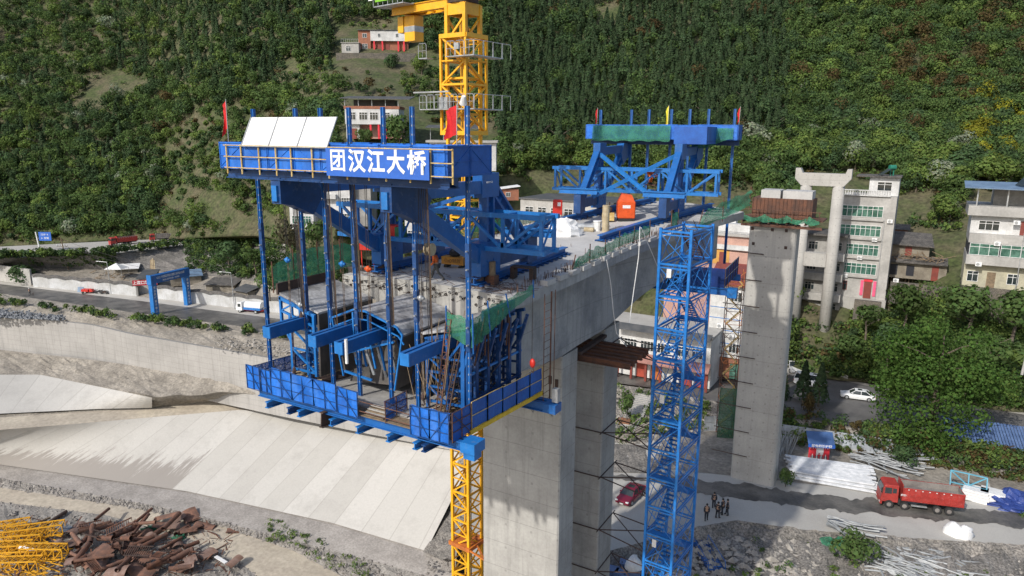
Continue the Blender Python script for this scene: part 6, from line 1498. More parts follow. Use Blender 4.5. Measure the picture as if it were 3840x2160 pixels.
# ---- loose stones
def rocks(name,label,pts,mat,smin,smax):
    mb=MB()
    for p in pts:
        s=smin+(smax-smin)*R()**2.5; k=len(mb.v); vs=[]
        base=[(1,0,0),(-1,0,0),(0,1,0),(0,-1,0),(0,0,.8),(0,0,-.6)]; a=U(0,6.28); ca,sa=math.cos(a),math.sin(a)
        for v in base: q=[c*s*U(.6,1.25) for c in v]; vs.append((p.x+q[0]*ca-q[1]*sa+U(-.2,.2)*s,p.y+q[0]*sa+q[1]*ca+U(-.2,.2)*s,p.z+q[2]*.8))
        mb.add(vs,[(0,2,4),(2,1,4),(1,3,4),(3,0,4),(2,0,5),(1,2,5),(3,1,5),(0,3,5)])
    tag(mb.build(name,mat),label,'stones',kind='stuff')
pts=[]
for i in range(4200):
    x=U(2000,4100);u=R()
    if x<2450 and R()<.5: continue
    a=itp(REDG2,x)[0]; py=a+(2300-a)*u; pts.append(P(x,py,z=-8.0-u*.6))
rocks('rubble_stones','pale broken stones scattered below the yard edge',pts,'rockpale',.1,.75)
pts=[]
for i in range(2600):
    x=U(-100,1780);u=U(0,1); a=itp(BEN,x);b=itp(HA0,x); pts.append(P(x,a[0]+(b[0]-a[0])*u,z=a[1]+(b[1]-a[1])*u))
for i in range(1500):
    x=U(-100,1500);u=R()**2; a=itp(HA1,x); pts.append(P(x,a[0]+u*150,z=-33.3))
for i in range(500):
    x=U(1590,1800); pts.append(P(x,U(1850,2160),z=-28+(1800-x)*-.01))
rocks('bank_stones','small grey stones scattered along the haul road banks',pts,'rockgrey',.08,.6)
pts=[]
for i in range(900): x=U(-80,245); pts.append(P(x,U(1148,1192)+x*.04,z=-6.6+U(0,.4)))
rocks('stone_heap','heap of dark slate stones on top of the river wall','' or pts,'slate',.3,.9)
pts=[]
for i in range(1000):
    x=U(2150,2660); a=itp(RU_N,x)[0];b=itp(RFN,x)[0];u=R(); pts.append(P(x,a+(b-a)*u,z=-4-3*u))
for i in range(500): x=U(800,1250); py,z=itp(SH_,x); pts.append(P(x,py+U(10,70),z=z-.5))
rocks('slope_stones','pale stones on the slopes beside the roads',pts,'rockpale',.1,.6)
# ================================================================== VEHICLES, STREET FURNITURE, YARD GOODS
K_=1.165
def wheel(par,x,y,r,w=.24,name='wheel'):
    m=MB(); m.tube((x-w/2,y,r),(x+w/2,y,r),r,16); wo=m.build(name,'black',par); 
    m=MB(); s=1 if x>0 else -1; m.tube((x+s*(w/2-.02),y,r),(x+s*(w/2+.015),y,r),r*.6,12); m.build('rim','galv',wo); return wo
def loftx(m,secs):   # secs: list of (y, [(x,z)...]) closed rings
    rows=[[(x,y,z) for x,z in ring]+[(ring[0][0],y,ring[0][1])] for y,ring in secs]; m.grid(rows); m.add(rows[0][:-1],[tuple(range(len(rows[0])-1))]); m.add(rows[-1][:-1],[tuple(range(len(rows[0])-2,-1,-1))]); return m
def car(name,label,loc,rz,paint_,suv=False,van=False):
    t=thing(name,label,'car' if not van else 'van',loc,rz); t.scale=(K_,)*3
    L=4.75 if not van else 4.6; h=.92 if not suv else 1.05; top=1.45 if not suv else 1.66
    if van: h,top=1.15,1.95
    def ring(w,zb,zt,c=.12): return [(-w,zb),(w,zb),(w+.02,(zb+zt)/2),(w-.03,zt-c),(w-c,zt),(-w+c,zt),(-w+.03,zt-c),(-w-.02,(zb+zt)/2)]
    S=[(-L/2,.70,.35,.62),(-L/2+.12,.82,.26,.72),(-L/2+.5,.88,.22,.80),(-.95,.9,.2,h-.02),(.9,.9,.2,h+.02),(L/2-.5,.88,.22,h+.02),(L/2-.1,.84,.3,h-.05),(L/2,.74,.4,h-.15)]
    m=MB(); loftx(m,[(y,ring(w,a,b)) for y,w,a,b in S]); m.build('body',paint_,t,smooth=False,bevel=.03)
    ya,yb,yc,yd=(-1.15,-.45,1.05,1.85) if not suv else (-1.15,-.5,1.5,2.1)
    if van: ya,yb,yc,yd=-1.9,-1.35,2.0,2.25
    def trap(z,y0,y1,w): return [(-w,y0,z),(w,y0,z),(w,y1,z),(-w,y1,z)]
    b0=trap(h-.03,ya,yd,.82);b1=trap(top-.06,yb,yc,.64)
    m=MB(); m.add(b0+b1,[(0,1,5,4),(1,2,6,5),(2,3,7,6),(3,0,4,7)]); m.build('window_glass','glass',t)
    b2=trap(top-.06,yb-.03,yc+.03,.66);b3=trap(top,yb+.2,yc-.2,.55); m=MB(); m.add(b2+b3,[(0,1,5,4),(1,2,6,5),(2,3,7,6),(3,0,4,7),(4,5,6,7),(3,2,1,0)]); 
    for s in (-1,1):
        for (y0,y1) in ((ya,yb),(.35,.35),(yd,yc)): m.bar((s*.825,y0,h-.03),(s*.655,y1,top-.06),.07)
    m.build('roof',paint_,t)
    for s in (-1,1):
        for y in (-L/2+.85,L/2-.9): wheel(t,s*.82,y,.33)
        m=MB(); m.bx(s*.66-.16,s*.66+.16,-L/2-.005,-L/2+.18,.6,.72); m.build('headlight','white',t)
        m=MB(); m.bx(s*.7-.12,s*.7+.12,L/2-.1,L/2+.01,.68,.8); m.build('tail_light','redpap',t)
        m=MB(); m.bx(s*.93-.06,s*.93+.06,-.85,-.7,h,h+.12); m.build('mirror',paint_,t)
    MB().bx(-.35,.35,-L/2-.02,-L/2+.02,.42,.54).build('grille','black',t); MB().bx(-.22,.22,-L/2-.04,-L/2-.02,.34,.44).build('number_plate','white',t)
    MB().bx(-.35,.35,yb+.35,yb+.95,top+.001,top+.012).build('sunroof','glass',t)
    return t
MT['burg']=paint('dark_red_car_paint',(.16,.012,.03),.2,.0,.05); MT['carwhite']=paint('white_car_paint',(.75,.76,.77),.22,0,.03); MT['truckred']=paint('truck_red_paint',(.36,.035,.028),.5,.35,.5)
MT['dust']=M('dusty_bed_metal',(.26,.24,.22),(.17,.15,.14),.8,.9)
def heading(p,q): return math.atan2(q.y-p.y,q.x-p.x)
a,b=P(2330,1900,z=-7),P(2398,1838,z=-7); c=(a+b)/2; car('car','dark red saloon car parked in the concrete yard behind the rear pier leg',(c.x,c.y,-6.985),heading(a,b)-math.pi/2,'burg')
a,b=P(3160,1488,z=-4),P(3272,1503,z=-4); c=(a+b)/2; car('car','white saloon car parked side on beside the biggest tree',(c.x,c.y,-3.97),heading(a,b)-math.pi/2,'carwhite')
a,b=P(2948,1398,z=-4),P(2955,1340,z=-4); c=a+Vector((.6,2.4,0)); car('car','white off road car facing the camera at the foot of the twin columns',(c.x,c.y,-3.97),math.radians(28),'carwhite',suv=True)
c=P(3035,1445,z=-4); car('van','white van half hidden by the small dark conifers',(c.x,c.y,-3.97),heading(*[P(3020,1440,z=-4),P(3080,1450,z=-4)])-math.pi/2+math.pi,'carwhite',van=True)
def dump(label,loc,rz,sc=1.0,axles=4,bed='truckred'):
    t=thing('dump_truck',label,'dump truck',loc,rz); t.scale=(sc,)*3   # front at -x
    L=9.3
    MB().bx(.2,L,-.45,.45,.75,1.05).build('chassis','black',t)
    m=MB(); m.prism([(-.05,-1.2,.75),(.0,-1.2,2.0),(.25,-1.2,2.95),(.5,-1.2,3.1),(1.95,-1.2,3.1),(2.0,-1.2,.75)],(0,2.4,0)); cab=m.build('cab','truckred',t,bevel=.06)
    MB().prism([(-.04,-1.02,2.0),(.2,-1.02,2.8),(.2,1.02,2.8),(-.04,1.02,2.0)],(-.03,0,0)).build('windscreen','glass',t)
    m=MB(); m.bx(.35,1.15,-1.23,-1.2,1.95,2.75); m.bx(1.25,1.7,-1.23,-1.2,2.05,2.7); f=m.build('side_window','glass',t); MB().bx(1.15,1.25,-1.24,-1.2,1.95,2.75).build('window_post','truckred',t)
    m=MB(); m.bx(-.1,.15,-1.2,1.2,.4,.8); m.build('bumper','truckred',t)
    for s in (-1,1): MB().bx(-.13,-.08,s*.9-.18,s*.9+.18,.55,.75).build('headlight','white',t); m=MB(); m.bx(-.15,.0,s*1.4-.08,s*1.4+.08,2.1,2.7); m.bar((0,s*1.2,2.7),(-.08,s*1.4,2.6),.04); m.build('mirror','black',t)
    m=MB(); x0,x1,z0,z1=2.35,L+.15,1.25,3.0; w=1.25
    m.bx(x0,x1,-w,w,z0-.05,z0+.05)
    m.bx(x0,x1,-w,-w+.06,z0,z1);m.bx(x0,x1,w-.06,w,z0,z1);m.bx(x0,x0+.06,-w,w,z0,z1+.35);m.bx(x1-.06,x1,-w,w,z0,z1-.1)
    for i in range(11): x=x0+.15+i*(x1-x0-.3)/10; m.bx(x-.05,x+.05,-w-.06,-w,z0,z1); m.bx(x-.05,x+.05,w,w+.06,z0,z1)
    for z in (z0+.1,z0+.75,z1-.08): m.bx(x0,x1,-w-.07,-w,z-.05,z+.06); m.bx(x0,x1,w,w+.07,z-.05,z+.06)
    m.build('bed',bed,t)
    MB().bx(x0+.08,x1-.08,-w+.08,w-.08,z0+.06,z0+1.0).build('bed_floor','dust',t); il=MB(); il.bx(x0+.065,x0+.08,-w+.07,w-.07,z0+1.1,z1+.3); il.bx(x0+.08,x1-.08,w-.075,w-.065,z0+.3,z1-.02); il.bx(x1-.08,x1-.065,-w+.07,w-.07,z0+.3,z1-.15); il.bx(x0+.08,x1-.08,-w-.0,-w+.075,z1+.001,z1+.02); il.build('bed_lining','dust',t); 
    m=MB()
    for i in range(7): m.bx(x0+.6+i*.8,x0+.75+i*.8,-w-.085,-w-.07,z1-.25,z1-.15)
    m.build('reflector','white',t)
    for x in ([.95,2.75,6.5,7.85] if axles==4 else [.95,5.4,6.7]):
        for s in (-1,1):
            o=MB(); o.tube((x,s*1.2-.16,.52),(x,s*1.2+.16,.52),.52,18); wo=o.build('wheel','black',t); MB().tube((x,s*1.37-.0,.52),(x,s*1.38+.01*s,.52),.28,12).build('rim','dust',wo)
    MB().bx(3.6,5.4,-1.1,-.8,.5,.62).build('side_guard','galv',t); MB().tube((2.2,-.9,.5),(2.2,-.9,1.2),.25,10).build('air_tank','black',t)
    return t
a,b=P(3292,1884,z=-7),P(3592,1922,z=-7); t=dump('red four axle dump truck parked under the biggest tree',(a.x,a.y,-6.9),heading(a,b),(b-a).length/9.3)
t_=text('前四后八',.3,'letter','lettering',t,(2.55,-1.35,2.0),bold=.004); t_.scale=(.6,1,1)
a,b=P(412,922,z=3),P(512,912,z=3); dump('red dump truck on the upper left road with red bed, left one',(a.x,a.y,2.95),heading(a,b),(b-a).length/9.3,3)
a,b=P(562,905,z=3.2),P(655,899,z=3.2); dump('red dump truck on the upper left road with dusty grey bed, right one',(a.x,a.y,3.1),heading(a,b),(b-a).length/9.3,3,'dust')
# water tanker
a,b=P(897,1168,z=-5),P(990,1176,z=-5); t=thing('tanker_truck','small white and blue tanker truck parked by the white compound wall','truck',(a.x,a.y,-4.98),heading(a,b)); t.scale=((b-a).length/5.8,)*3
MB().bx(.1,5.7,-.4,.4,.5,.7).build('chassis','red',t); m=MB(); m.prism([(0,-1,.5),(.05,-1,1.3),(.35,-1,2.1),(1.4,-1,2.15),(1.45,-1,.5)],(0,2,0)); m.build('cab','carwhite',t,bevel=.05)
MB().bx(.5,1.15,-1.03,-1,1.25,1.9).build('side_window','glass',t); MB().prism([(.03,-.9,1.35),(.3,-.9,2.0),(.3,.9,2.0),(.03,.9,1.35)],(-.03,0,0)).build('windscreen','glass',t)
m=MB(); m.tube((1.8,0,1.5),(5.5,0,1.5),.8,16); m.build('tank','carwhite',t,smooth=False); MB().bx(1.7,5.5,-.85,.85,.72,1.15).build('tank_cradle','lblue',t)
for x in (.85,4.5):
    for s in (-1,1): wheel_=MB(); wheel_.tube((x,s*.8-.13,.4),(x,s*.8+.13,.4),.4,14); wo=wheel_.build('wheel','black',t); MB().tube((x,s*.93,.4),(x,s*.945,.4),.22,10).build('rim','galv',wo)
# people by the yard edge
gp_=[(2648,1950,'person in dark jacket walking, left of the group of five',20),(2676,1905,'person in dark clothes at the back of the group of five',200),(2690,1943,'person in dark clothes in the middle front of the group of five',160),(2708,1930,'person in dark jacket right of middle in the group of five',250),(2726,1932,'person in dark clothes at the right end of the group of five',280)]
for x,y,l,r in gp_: p=P(x,y,z=-6.98); person(l,p,math.radians(r),JJ('stand',1),'cloth_dk','cloth_dk',None,1.3,None,'people standing on the yard edge')
p=P(112,1108,z=-5); t=person('person in dark raincoat and pale hat pushing a bicycle on the wet road',p,math.radians(200),JJ('stand',1),'cloth_dk','cloth_gr','white',1.25)
p=P(122,1108,z=-5); t=thing('bicycle','bicycle pushed by the person on the wet road','bicycle',p,math.radians(-10)); 
for x in (0,1.1):
    m=MB(); m.path([(x+.36*math.cos(a*.524),0,.38+.36*math.sin(a*.524)) for a in range(13)],.03,4); m.build('wheel','black',t)
m=MB(); m.tube((0,0,.38),(.45,0,.85),.03,4);m.tube((.45,0,.85),(.9,0,.85),.03,4);m.tube((1.1,0,.38),(.9,0,1.0),.03,4);m.tube((.45,0,.4),(.9,0,.85),.03,4);m.tube((0,0,.38),(.45,0,.4),.03,4); m.build('frame','rustdk',t)
# compound wall with wavy tiled top (two runs)
def wavewall(name,label,x0,x1,line=WBASE):
    a0=P(x0,itp(line,x0)[0],z=itp(line,x0)[1]); t=thing(name,label,'wall',a0); n=int((x1-x0)/4); H=3.1
    pts=[];acc=0
    for i in range(n+1):
        x=x0+(x1-x0)*i/n; py,z=itp(line,x); p=P(x,py,z=z-.02)
        if i: acc+=(p-pts[-1][0]).length
        pts.append((p,acc))
    top=lambda s:H+.42*abs(math.sin(s*math.pi/6.2))
    m=MB(a0);rows=[[],[],[],[]]
    for p,s in pts: rows[0].append(p-Vector((0,0,.3)));rows[1].append(p+Vector((0,0,top(s))));rows[2].append(p+Vector((-.12,.35,top(s))));rows[3].append(p+Vector((-.12,.35,-.3)))
    m.grid(rows); m.build('wall_face','compwhite',t,loc=(0,0,0))
    m=MB(a0);rows=[[],[],[]]
    for p,s in pts: rows[0].append(p+Vector((.25,-.45,top(s)+.02)));rows[1].append(p+Vector((-.05,.2,top(s)+.65)));rows[2].append(p+Vector((-.4,.85,top(s)+.02)))
    m.grid(rows); m.build('tiled_coping','tile',t,loc=(0,0,0))
MT['compwhite']=M('whitewashed_wall',(.55,.56,.57),(.42,.42,.41),.3,.85,streak=.25)
wavewall('compound_wall','whitewashed wall with wavy tile coping left of the red sign',125,512)
wavewall('compound_wall','whitewashed wall with wavy tile coping right of the red sign, behind the blue gate',592,1240)
a,b=P(-200,1022,z=-4.8),P(118,1072,z=-4.8); t=thing('site_wall','plain grey wall at the left frame edge with hanging bushes','wall',a); MB(a).prism([a,b,b+Vector((0,.5,0)),a+Vector((0,.5,0))],(0,0,5)).build('wall_face','wlgrey',t,loc=(0,0,0))
# entrance with red sign
a,b=P(512,1112,z=-4.8),P(592,1108,z=-4.8); t=thing('gatehouse','grey gatehouse with dark window openings and long red sign at the compound entrance','gatehouse',a,heading(a,b)); w=(b-a).length
MB().bx(0,.5,0,9,0,3.4).build('side_wall','wgrey',t); MB().bx(.5,4.0,2,12,0,4.6).build('wall','wlgrey',t); MB().prism([(-.1,1.5,4.6),(4.4,1.5,4.6),(4.4,12.4,5.2),(-.1,12.4,5.2)],(0,0,.2)).build('roof','roofdk',t)
for i in range(3): MB().bx(4.0,4.04,3+i*3,4.6+i*3,.8,3.8).build('window','cloth_dk',t)
s_=MB().bx(-.6,w+.3,-.45,-.3,3.2,4.7).build('red_sign','redsign',t); text('上渡口垃圾站',1.1,'letter','sign_lettering',s_,((w-.3)/2,-.47,3.95),bold=.02,sx=.95)
MT_=None
# low roofs inside the compound
lw=[((640,1068),(760,1058),'pale blue sheet roof shed behind the blue gate','roofblue',6,2.6),((770,1092),(880,1095),'grey tiled roof shed right of the blue gate','tile',6,2.4),((430,1030),(520,1025),'small shed with white awning in the left yard','white',4,2.2),((880,1110),(930,1120),'low dark shed near the right end of the yard','roofdk',4,2.2)]
for (x0,y0),(x1,y1),l,mt_,dp,h in lw:
    a,b=P(x0,y0+8,z=-3.2),P(x1,y1+8,z=-3.2); t=thing('shed',l,'shed',a,heading(a,b)); w=(b-a).length
    MB().bx(.2,w-.2,.3,dp-.3,0,h).build('wall','oldwall',t); MB().prism([(-.3,-.4,h),(w+.3,-.4,h),(w+.3,dp,h+.9),(-.3,dp,h+.9)],(0,0,.15)).build('roof',mt_,t)
mb=MB()
for i in range(120):
    p=P(U(330,1000),U(1018,1050),z=-2.4+U(-.6,.4)); a=U(0,3.14); mb.bar(p,p+Vector((math.cos(a)*U(.6,3),math.sin(a)*U(.6,3),U(0,.6))),U(.1,.7),.08)
tag(mb.build('yard_clutter','wood'),'planks and scrap heaped in the left compound yard','clutter',kind='stuff')
# blue gate over the wet road
A_,B_=P(583,1182,z=-5.2),P(705,1144,z=-5.0); t=thing('road_gate','blue steel gate with lettered beam spanning the wet road','gate',A_,heading(A_,B_)); w=(B_-A_).length; GH=8.2
for x,n in ((0,0),(w,1)):
    lg=MB().bx(x-.75,x+.75,-.6,.6,0,GH).build('leg','lblue',t)
    for k,ch in enumerate('安全责任重于泰山' if not n else '质量责任百年大计'): text(ch,.72,'letter','couplet_lettering',lg,(x,-.62,GH-1.0-k*.88),bold=.01)
bm=MB().bx(-.9,w+.9,-.7,.7,GH,GH+2.1).build('beam','blue',t)
text('CCCC 中交建设项目土建施工总承包K2标段',.72,'letter','beam_lettering',bm,(w/2,-.72,GH+1.35),bold=.006,sx=min(1,w/16.5)); text('高速公路项目第一合同段',.5,'letter','beam_lettering',bm,(w/2,-.72,GH+.5),bold=.004)
MB().bx(-.95,-.7,-.72,.72,GH-.2,GH+2.3).build('beam_end','lblue',t)
# poles and lamps
def lamp(label,px,py,z,h,side=-1):
    p=P(px,py,z=z); t=thing('street_lamp',label,'street lamp',p,YAW); MB().tube((0,0,0),(-.25,0,h),.13,8,.08).build('pole','galv',t); MB().tube((-.25,0,h),(side*2.6,0,h+.25),.06,6).build('arm','galv',t); MB().bx(side*2.9-.35,side*2.9+.35,-.12,.12,h+.15,h+.33).build('lamp_head','white',t)
lamp('white street lamp on the pavement left of the compound entrance',418,1105,-5,9.4); lamp('white street lamp leaning by the tanker truck',880,1160,-5,9.8,-1)
p=P(262,1032,z=-3.5); t=thing('utility_pole','leaning wooden utility pole with insulators in the left yard','pole',p,YAW+.1); MB().tube((0,0,0),(-1.3,0,12),.2,8,.14).build('pole','wood',t)
for z in (9.2,11): MB().bar((-1.2-1.6,0,z),(-1.2+1.6,0,z),.14).build('crossarm','rustdk',t)
for k in range(5): MB().tube((-2.6+k*.7,0,9.25),(-2.6+k*.7,0,9.7),.13,6).build('insulator','white',t)
p=P(160,988,z=-1.2); t=thing('sign_post','tall white post with blue direction board and striped foot','sign',p,YAW); MB().tube((0,0,1.6),(-.9,0,10.2),.26,10,.2).build('post','white',t)
m=MB()
for k in range(5): m.use('railyel' if k%2 else 'black'); m.tube((0+.0,0,k*.36),(-.02,0,k*.36+.36),.3,10)
m.build('striped_foot','black',t)
bd=MB().bx(0,3.9,-.1,.0,7.4,10.2).build('board','signblue',t); MB().bar((-.8,.05,8.2),(3,.05,8.2),.12).build('bracket','galv',t); text('汉中 ↑',.8,'letter','board_lettering',bd,(1.9,-.12,9.3)); text('← 安康',.8,'letter','board_lettering',bd,(1.9,-.12,8.2))
p=P(3832,1405,d=108); t=thing('utility_pole','concrete utility pole at the right frame edge','pole',p,YAW); MB().tube((0,0,0),(.8,0,11.5),.2,8,.15).build('pole','conc',t); MB().bar((-.2,0,10.2),(1.8,0,10.2),.12).build('crossarm','rustdk',t); MB().tube((.7,0,10.8),(.7,0,11.6),.2,8).build('insulator','white',t)
# parked trikes and motorbikes
def moto(label,px,py,col,n='motorbike'):
    p=P(px,py,z=-4.95); t=thing(n,label,n,p,YAW-.1); t.scale=(1.25,)*3
    for x in (0,1.3): MB().tube((x,-.07,.3),(x,.07,.3),.3,12).build('wheel','black',t)
    m=MB(); m.bx(.3,1.0,-.12,.12,.4,.75); m.bar((0,0,.3),(.25,0,1.0),.08); m.build('frame',col,t); MB().bx(.6,1.4,-.15,.15,.78,.9).build('seat','black',t); MB().bar((.25,-.35,1.05),(.25,.35,1.05),.05).build('handlebar','black',t)
moto('dark motorbike parked by the wall left of the street lamp, left one',362,1102,'cloth_dk'); moto('dark motorbike parked by the wall left of the street lamp, right one',382,1104,'rustdk')
p=P(312,1100,z=-4.95); t=thing('cargo_tricycle','small red cargo tricycle by the whitewashed wall','tricycle',p,YAW-.1); t.scale=(1.3,)*3; MB().bx(0,1.6,-.6,.6,.5,1.0).build('cargo_box','red',t); MB().prism([(1.6,-.35,.4),(2.5,-.35,.5),(2.3,-.35,1.1),(1.7,-.35,1.0)],(0,.7,0)).build('front_body','red',t); 
for x,y in ((.4,-.6),(.4,.6),(2.4,0)): MB().tube((x,y-.08,.28),(x,y+.08,.28),.28,10).build('wheel','black',t)
p=P(290,1096,z=-4.95); t=thing('notice_board','small blue notice board leaning by the red tricycle','board',p,YAW); MB().prism([(0,0,0),(1.7,0,0),(1.7,.5,1.5),(0,.5,1.5)],(0,.06,0)).build('board','roofblue',t)
p=P(432,1103,z=-4.95); t=thing('tyre','pale worn tyre leaning at the lamp foot','tyre',p,YAW); MB().path([(.5*math.cos(a*.4488),0,.55+.5*math.sin(a*.4488)) for a in range(15)],.16,6).build('tyre','pale',t)
# white tent in the yard
p=P(440,1035,z=-2.2); t=thing('canopy_tent','white pointed canopy tent in the left yard','tent',p,YAW); MB().add([(-2.6,-2.2,2.4),(2.6,-2.2,2.4),(2.6,2.2,2.4),(-2.6,2.2,2.4),(0,0,4.0)],[(0,1,4),(1,2,4),(2,3,4),(3,0,4)]).build('cover','white',t)
for x in (-2.5,2.5):
    for y in (-2.1,2.1): MB().tube((x,y,0),(x,y,2.4),.05,5).build('post','galv',t)
p=P(573,1030,z=-2); t=thing('timber_bundle','upright bundle of pale planks in the left yard','timber',p,YAW)
for k in range(6): MB().bar((-.8+k*.33,0,0),(-.5+k*.2,.6,4.6+U(-.4,.4)),.26,.12).build('plank','pale' if k%2 else 'wood',t)
# metal fence along the garden
def fence():
    x0,x1=2640,3520; a0=P(x0,itp(RFN,x0)[0],z=-7); t=thing('metal_fence','long white blue sheet fence behind the pipe stacks','fence',a0); n=24
    for i in range(n):
        xa=x0+(x1-x0)*i/n;xb=x0+(x1-x0)*(i+1)/n; p=P(xa,itp(RFN,xa)[0],z=-7);q=P(xb,itp(RFN,xb)[0],z=-7)
        MB(a0).prism([p,q,q+Vector((0,.08,0)),p+Vector((0,.08,0))],(0,0,2.5)).build('sheet_panel','fencew',t,loc=(0,0,0))
        MB(a0).bar(p+Vector((0,-.05,0)),p+Vector((0,-.05,2.6)),.1).build('post','galv',t,loc=(0,0,0))
        MB(a0).bar(p+Vector((0,-.05,1.5)),q+Vector((0,-.05,1.5)),.07).build('rail','galv',t,loc=(0,0,0))
fence()
# notice kiosk
p=P(3030,1722,z=-7); t=thing('notice_kiosk','blue roofed safety notice kiosk with red and white pickets','kiosk',p,YAW-.15); t.scale=(1.05,)*3
for x in (0,2.7): MB().bx(x,x+.12,0,.12,0,2.6).build('post','redpap',t)
MB().bx(.1,2.7,.02,.1,.6,2.5).build('back_board','redpap',t); MB().bx(1.0,2.0,-.05,.0,.8,2.3).build('notice_board','white',t)
for k in range(9): MB().bx(.1+k*.3,.2+k*.3,-.3,-.25,.2,1.0 if k%2 else 1.2).build('picket','white' if k%2 else 'redpap',t); 
for k in range(8): MB().bx(.15+k*.33,.24+k*.33,-.12,-.06,1.75,2.45).build('picket','white',t)
r_=MB().prism([(-.4,-.9,2.6),(3.2,-.9,2.6),(3.2,.9,3.9),(-.4,.9,3.9)],(0,0,.1)).build('roof','roofblue2',t); sb_=MB().bx(-.4,3.2,-.98,-.9,2.3,2.8).build('sign_strip','signblue',t); text('配电箱防护棚',.46,'letter','sign_lettering',sb_,(1.4,-1.0,2.55),bold=.01)
# pipe stacks
def pipe_(pts,r,n=6): m=MB(pts[0]); m.path(pts,r,n); return m
A0_,B0_=P(2950,1722,z=-7),P(3262,1762,z=-7);A1_,B1_=P(2978,1800,z=-7),P(3278,1853,z=-7); i=0
for r_i in range(3):
    for k in range(30-r_i*3):
        s=(k+.5+1.5*r_i)/30; a=A0_.lerp(A1_,s)+Vector((U(-.6,.6),0,.22+r_i*.34)); b=B0_.lerp(B1_,s)+Vector((U(-.8,.5),0,.22+r_i*.34)); i+=1
        m=MB(a); m.pipe(a,b,.17,8); tag(m.build('steel_pipe','pipew'),'galvanised white pipe lying in the long stack left of the red dump truck','pipe','galvanised pipes in the long stack')
def tangle(c0,c1,n,label,grp,spread,L,bend,z):
    for k in range(n):
        p=P(U(c0[0],c1[0]),U(c0[1],c1[1]),z=z)+Vector((0,0,U(.05,.8))); a=U(-.5,.35)+YAW-.5+(0 if R()<.75 else U(-1,1)); q=U(-bend,bend); pts=[]
        x,y=p.x,p.y; Lk=L*U(.6,1.2)
        for j in range(8): pts.append(Vector((x,y,p.z+.12*math.sin(j)))); x+=math.cos(a)*Lk/7; y+=math.sin(a)*Lk/7; a+=q/7
        tag(pipe_(pts,.12,5).build('bent_pipe','galvp'),label,'pipe',grp)
tangle((3230,2040),(3420,2150),120,'bent grey pipe in the big tangle at the lower right','bent pipes in the big lower right tangle',1,9,1.1,-8.4)
tangle((3170,1702),(3300,1738),34,'grey pipe in the loose heap between kiosk and tree','grey pipes in the heap near the fence',1,7,.5,-6.9)
tangle((3098,1948),(3112,1975),14,'short grey pipe in the small bundle on the yard edge','grey pipes in the small yard edge bundle',1,5.6,.1,-6.9)
for k in range(26):
    p=P(U(2910,2965),U(1690,1712),z=-7); m=MB(p); m.tube(p,p+Vector((U(-.8,.8),U(.5,1.5),U(2.2,3.0))),.09,6); tag(m.build('steel_tube','galvp'),'short grey tube leaning in the bundle beside the far pier','tube','short tubes leaning beside the far pier')
for k in range(14):
    a=P(2345+U(-35,30),1640+U(-10,10),z=-6.2); m=MB(a); m.bar(a,a+Vector((U(1.5,3.5),U(5,8),U(.3,1.2))),.2,.1); tag(m.build('board','pale2'),'weathered grey board in the heap by the stairs foot','board','weathered boards by the stairs foot')
# stairs beside rear pier leg
a,b=P(2330,1655,z=-7),P(2420,1480,z=-4); t=thing('stairway','pale concrete stairway climbing from the yard to the upper road','stairs',a,heading(a,b)-math.pi/2); L_=math.hypot(b.x-a.x,b.y-a.y); n=26
m=MB()
for k in range(n): m.bx(-1.5,1.5,k*L_/n,(k+1)*L_/n,-1,3.1*(k+1)/n)
m.build('steps','conc',t)
for s in (-1.55,1.55): MB().bar((s,0,1.0),(s,L_,4.1),.06).build('handrail','galv',t)
# bags, tarp, blocks, cage stairs
for x,y,s,l in ((3575,2002,1.25,'dusty white bulk bag on the yard edge, left one'),(3612,2012,1.15,'cleaner white bulk bag on the yard edge, right one'),(2375,2128,1.1,'white bulk bag beside the rear pier leg foot'),(3480,1995,.0,'')):
    if s: p=P(x,y,z=-7); t=thing('bulk_bag',l,'bag',p,U(0,3)); crumple(MB(),.95*s,.8*s,1.2*s,x,14,8,.25).build('sack','white',t,smooth=True)
p=P(3815,1900,z=-7); t=thing('tarpaulin_heap','blue tarpaulin covered heap at the right frame edge','tarpaulin',p,.2); crumple(MB(),3.9,2.1,1.8,9,36,14,.5).build('cover','tarp',t)
for x,y,l in ((3650,1870,'white foam block pile between tarpaulin and shed, left half'),(3715,1880,'white foam block pile between tarpaulin and shed, right half')):
    p=P(x,y,z=-7); t=thing('sheet_stack',l,'sheets',p,-.1); 
    for k in range(4): MB().bx(-1.6+.1*k,1.4+U(0,.4),-1,1,k*.4,k*.4+.36).build('block','white',t)
p=P(3560,1850,z=-7); t=thing('truss_panel','light blue steel truss panel leaning behind the dump truck bed','truss',p,-.05); m=MB()
for a,b in (((0,0,0),(4.2,0,0)),((0,0,0),(-.2,1,3)),((4.2,0,0),(4.0,1,3)),((-.2,1,3),(4,1,3)),((0,0,0),(4,1,3)),((4.2,0,0),(-.2,1,3)),((2.1,0,0),(1.9,1,3)),((0,.5,1.5),(4.1,.5,1.5))): m.bar(a,b,.14)
m.build('panel','cyanp',t)
for k,(x,y) in enumerate(((2295,2150),(2330,2165),(2350,2125),(2375,2160),(2395,2150))):
    p=P(x,y,z=-8); t=thing('counterweight_block',['blue block at the left of the heap by the pier foot','blue block at the bottom of the heap by the pier foot','blue block at the back of the heap by the pier foot','blue block in the middle of the heap by the pier foot','blue block nearest the stair tower in the heap'][k],'block',p,U(-.5,.5),'blue blocks by the pier foot'); MB().bx(-.8,.8,-.6,.6,-.3,.7).build('block','roofblue3',t,bevel=.05); 
    for q in (-.5,.5): MB().tube((q,-.3,.69),(q,-.3,.72),.1,8).build('bolt_hole','black',t)
p=P(2688,2155,z=-8.6); t=thing('stair_section','dark blue steel stair section lying on the rubble','stair section',p,YAW+.1); m=MB()
